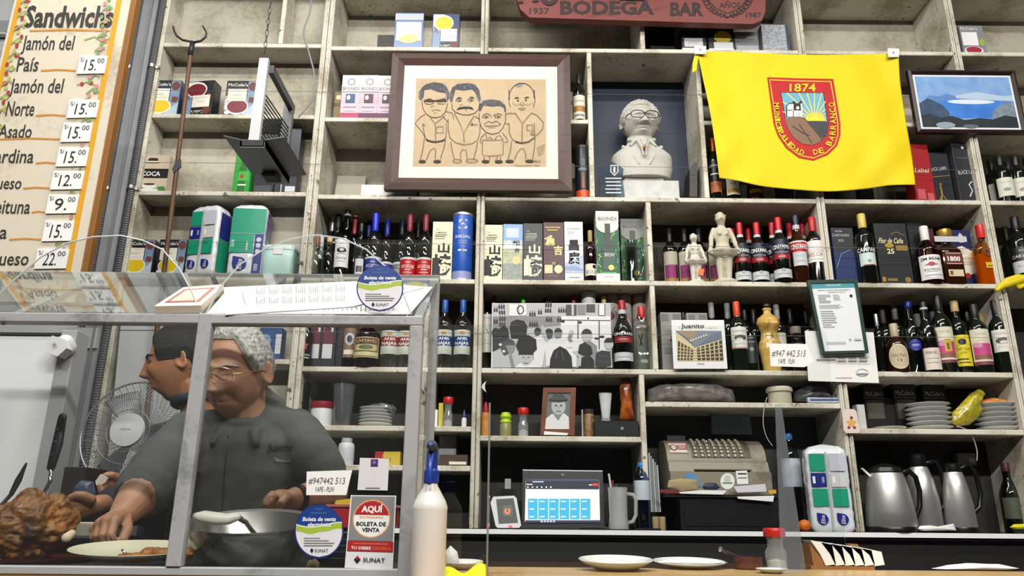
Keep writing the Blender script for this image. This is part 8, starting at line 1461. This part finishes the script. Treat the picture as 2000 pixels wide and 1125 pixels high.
t = thing('electric_box', 'grey electric junction box on the stained wall', 'box', at(160, 690, F - .02)); g = pslab([(130, 640), (192, 640), (188, 680), (124, 680)], F - .04, .06, mat('#b9bab8', .5)); g.obj('box_body', t); g = pslab([(148, 690), (168, 690), (162, 755), (140, 755)], F - .01, .03, mat('#a5a6a3', .5)); g.obj('lower_plate', t); rebase(t)
carton('dark blue carton on the lower shelf behind the men', 508, 552, 640, R4 + .032, mat('#2a4a80', .45), [('r', .75, .2, 1, .8, LGR), ('e', .3, .6, .25, .2, mat('#7d94b8', .5))], dy=.03)
t = thing('wall_sheet', 'large white sheet fixed on the wall behind the fan', 'sheet', at(290, 900, F)); g = pslab([(243, 560), (420, 560), (400, 1000), (200, 1000)], F - .012, .004, mat('#d5d7d8', .6, n=.2, nscale=3, h2='#c4c6c8')); g.obj('sheet', t); rebase(t)
# ------------------------------------------------------------------ food and dishes in the case
ZT = BZ + .0122; MEAT = dirty('roast_crust', '#9a6428', '#23140d', 13, 50, .5, .52, .84, chip='#c48a38')
mc = at(62, 1044, 1.70); me_ = thing('roast_ham', 'large dark roasted ham with golden crust in the case', 'meat', (mc.x, 1.70, ZT)); g = G(); RX, RZ = .080, .071
def mt(u, v):
    a = 2 * math.pi * u; p = math.pi * v; d = Vector((math.sin(p) * math.cos(a), math.sin(p) * math.sin(a), -math.cos(p))); k = 1 + .16 * noise.noise(d * 2.2) + .10 * noise.noise(d * 6) + .06 * noise.noise(d * 15) + .03 * noise.noise(d * 32)
    q = Vector((d.x * RX * k, d.y * RX * k, RZ + d.z * RZ * 1.0 * k)); q.z = max(q.z, 0); return Vector((mc.x, 1.70, ZT)) + q
g.grid(mt, 120, 80, MEAT, closeu=True); g.obj('crust', me_, True)
g = G(); g.tube([at(140, 1042, 1.63), at(130, 1050, 1.62)], [.008, .010], mat('#d8bfa0', .6), 8, round_end=True); g.obj('bone_end', me_, True); rebase(me_)
g = G(); g.lathe([(.105, 0), (.125, .004), (.13, .012), (.10, .006)], mat('#5a1f14', .2), (mc.x, 1.70, ZT - .0005), 30); g.obj('meat_tray', None, 'auto', 'shallow dark red tray under the roast ham', 'tray')
for (lb, pts, r, blade) in (('long fork with black riveted handle stuck in the ham', [(122, 815, 1.74), (112, 868, 1.735), (100, 912, 1.73)], [.010, .0125, .010], [(100, 912, 1.73), (98, 940, 1.725), (90, 955, 1.72), (72, 985, 1.71)]), ('thin black handled knife behind the ham at the photo edge', [(51, 906, 1.80), (36, 938, 1.80), (22, 965, 1.79)], [.003, .008, .006], [(22, 965, 1.79), (4, 985, 1.77), (-20, 1005, 1.75)])):
    t = thing('carving_fork' if 'fork' in lb else 'carving_knife', lb, 'fork' if 'fork' in lb else 'knife', V3(pts[-1])); g = G(); g.tube([V3(p) for p in pts], r, mat('#17181b', .35), 10, flat=.6, round_end=True); h_ = g.obj('handle', t, True); g = G(); g.tube([V3(p) for p in blade], .0045, CHROME if 'fork' in lb else mat('#17181b', .3), 8); g.obj('shank', t, True)
    if 'fork' in lb:
        for f in (.25, .5, .75): p = V3(pts[0]).lerp(V3(pts[-1]), f) + Vector((0, -.0085, 0)); g = G(); g.tube([p, p + Vector((0, .003, 0))], .003, CHROME, 8); rv = g.obj('rivet', h_)
    rebase(t)
def oval(label, cx, cy, w, Y, sy, m, h=.022, name='oval_dish', z=None):
    p = at(cx, cy, Y); R = w / 2 * ppm(cx, cy, Y); g = plate_mesh(R, h, m); g.v = [(x, y * sy, z_) for x, y, z_ in g.v]; o = g.obj(name, None, 'auto', label, 'dish'); o.location = (p.x, Y, z or ZT); return o, R
CRD = mat('#d5d0b4', .3, coat=.3); od, Rd = oval('cream oval dish with fried food under the fork', 262, 1085, 252, 1.61, .58, CRD, .02)
od.rotation_euler.x = math.radians(10); od.location.z += .0145
fo = mat('#b5762c', .5, n=.28, nscale=40, h2='#6d3c14', bump=.3)
for k, (x, y, Y, w, h, lb) in enumerate(((264, 1088, 1.56, 66, 16, 'long golden fried piece at the fork tip'), (289, 1083, 1.58, 30, 22, 'yellow brown fried piece in the dish middle'), (318, 1082, 1.585, 46, 22, 'dark fried chunk beside the middle post'), (364, 1080, 1.59, 30, 22, 'fried chunk right of the middle post'), (298, 1077, 1.62, 44, 16, 'brown fried piece at the back of the dish'))):
    c = at(x, y, Y); g = G(); rx = w / 2 * ppm(x, y, Y); rz = h / 2 * ppm(x, y, Y)
    def fp_(u, v, c=c, rx=rx, rz=rz, k=k): a = 2 * math.pi * u; p = math.pi * v; d = Vector((math.sin(p) * math.cos(a), math.sin(p) * math.sin(a), math.cos(p))); q = 1 + .3 * noise.noise(d * 3 + Vector((k, 0, 0))) + .12 * noise.noise(d * 8); return Vector((d.x * rx * q, d.y * .016 * q, d.z * rz * q))
    g.grid(fp_, 26, 16, fo, closeu=True); o = g.obj('fried_piece', None, True, lb, 'food', 'fried food in the oval dish'); o.location = c
oval('small cream dish behind the ham and the fork hand', 165, 1052, 74, 1.90, .8, CRD, .03, 'small_dish', BZ + .062)
g = G(); p = at(165, 1066, 1.90); g.box((p.x - .12, 1.83, BZ + .0006), (p.x + .10, 1.98, BZ + .0615), mat('#161718', .5), .004); g.obj('black_stand', None, False, 'low black stand under the small cream dish', 'stand')
# steel basin wrapped in plastic
YQ2 = 1.67; bp = at(492, 1020, YQ2); Rb = 124 * ppm(492, 1020, YQ2); Hb = bp.z - ZT; ba = thing('steel_basin', 'large steel basin wrapped in clear plastic inside the case', 'basin', (bp.x, YQ2, ZT)); BS = mat('#97958f', .3, .85)
tilt = lambda z, y: z - .16 * y
g = G(); g.lathe([(Rb * .62, 0), (Rb * .66, 0), (Rb * .80, Hb * .35), (Rb * .94, Hb * .93), (Rb * 1.0, Hb), (Rb * 1.0, Hb + .004), (Rb * .93, Hb + .001), (Rb * .78, Hb * .36), (Rb * .62, .006)], BS, (0, 0, 0), 48); g.v = [(x, y * .8, z + .18 * y * max(0, z / Hb)) for x, y, z in g.v]; g.obj('basin_body', ba, 'auto')
def wr(u, v):
    a = 2 * math.pi * u; r = Rb * (.74 + .30 * v ** .7) ; k = .006 * noise.noise(Vector((math.cos(a) * 4, math.sin(a) * 4, v * 3))) + .003 * math.sin(9 * a + 6 * v); z = Hb * (.05 + .97 * v); y = (r + k) * math.sin(a) * .8; return Vector(((r + k) * math.cos(a), y, z + .18 * y * z / Hb))
g = G(); g.grid(wr, 96, 16, glass('#f4f4f3', 2.0, 'cling_film', rough=.12, alpha=.14, film='#b4b2ae'), closeu=True); g.obj('plastic_film', ba, True)
g = G(); g.lathe([(.02, 0), (Rb * .62, .002), (Rb * .5, .03), (.02, .045)], mat('#4a3426', .5, n=.3, nscale=20, h2='#2d1e15'), (0, 0, .008), 24, 1, .8); g.obj('stew', ba, True)
t = thing('ladle', 'thick white plastic ladle handle resting on the steel basin', 'ladle', at(420, 1012, 1.56)); g = G(); WP = mat('#e6e3d8', .35); Y0 = 1.532
g.tube([at(383, 1008, Y0), at(398, 1009, Y0), at(425, 1013, Y0), at(448, 1014, Y0), at(463, 1009, Y0)], [.007, .0115, .012, .010, .008], WP, 12, round_end=True); g.obj('grip', t, True); g = G(); g.tube([at(463, 1009, Y0), at(480, 1020, 1.60), at(500, 1045, 1.64)], [.006, .005, .005], CHROME, 8); g.obj('shank', t, True); rebase(t)
# plates and red tray at the right end of the case
gpl = mat('#5d6a66', .3); g = plate_mesh(.062, .018, gpl); f0 = None; pc = at(665, 1090, 1.66)
for k in range(5):
    o = g.obj('plate', None, 'auto') if f0 is None else f0.copy()
    if f0 is None: f0 = o
    else: COL.objects.link(o)
    o.location = (pc.x, 1.66, ZT + .012 * k); tag(o, 'grey green plate behind the stickers, %s of its stack' % ('bottom', 'second from bottom', 'third from bottom', 'fourth from bottom', 'topmost')[k], 'plate', 'grey green plates in the case')
crumple('bread_roll', 'pale bread piece beside the grey green plates', 'bread', [(596, 1110), (602, 1096), (615, 1092), (624, 1100), (622, 1110)], 1.58, .03, mat('#b59a68', .7), .004)
t = thing('red_tray', 'red plastic tray behind the square sticker', 'tray', at(690, 1040, 1.76)); g = G(); xa, xb = at(640, 1010, 1.72).x, at(768, 1010, 1.72).x; z0, z1_ = at(690, 1030, 1.72).z, at(690, 990, 1.72).z
g.box((xa, 1.72, z0), (xb, 1.726, z1_), RED); g.box((xa, 1.79, z0), (xb, 1.796, z1_), RED); g.box((xa, 1.726, z0), (xb, 1.79, z0 + .004), RED); g.box((xa, 1.72, z0), (xa + .005, 1.796, z1_), RED); g.obj('tray_body', t); g = G(); g.box((xa - .004, 1.716, z1_), (xb + .004, 1.80, z1_ + .005), mat('#c9685c', .4)); g.obj('rim', t); g = G(); g.box((xa + .01, 1.74, ZT), (xb - .01, 1.78, z0), mat('#1a1a1b', .5)); g.obj('stand', t); rebase(t)
g = pslab([(652, 990), (656, 977), (700, 972), (702, 990)], 1.75, .03, mat('#d8c02a', .5)); g.obj('yellow_packet', None, False, 'yellow packet lying in the red tray', 'packet')
# dark box and blue bag behind the ham
t = carton('dark brown box on the far side of the case behind the fork', 88, 168, 912, BZ + .0007, mat('#2c2220', .5), [], dy=2.2 - F, depth=.12)
crumple('blue_bag', 'dark blue printed plastic bag behind the ham', 'bag', [(138, 985), (146, 950), (158, 938), (182, 940), (186, 962), (186, 990)], 2.16, .04, mat('#4a5a70', .35, coat=.4, n=.25, nscale=20, h2='#2c3644'), .004)
for o in bpy.data.objects:
    for k in ('_H', '_R'):
        if k in o: del o[k]
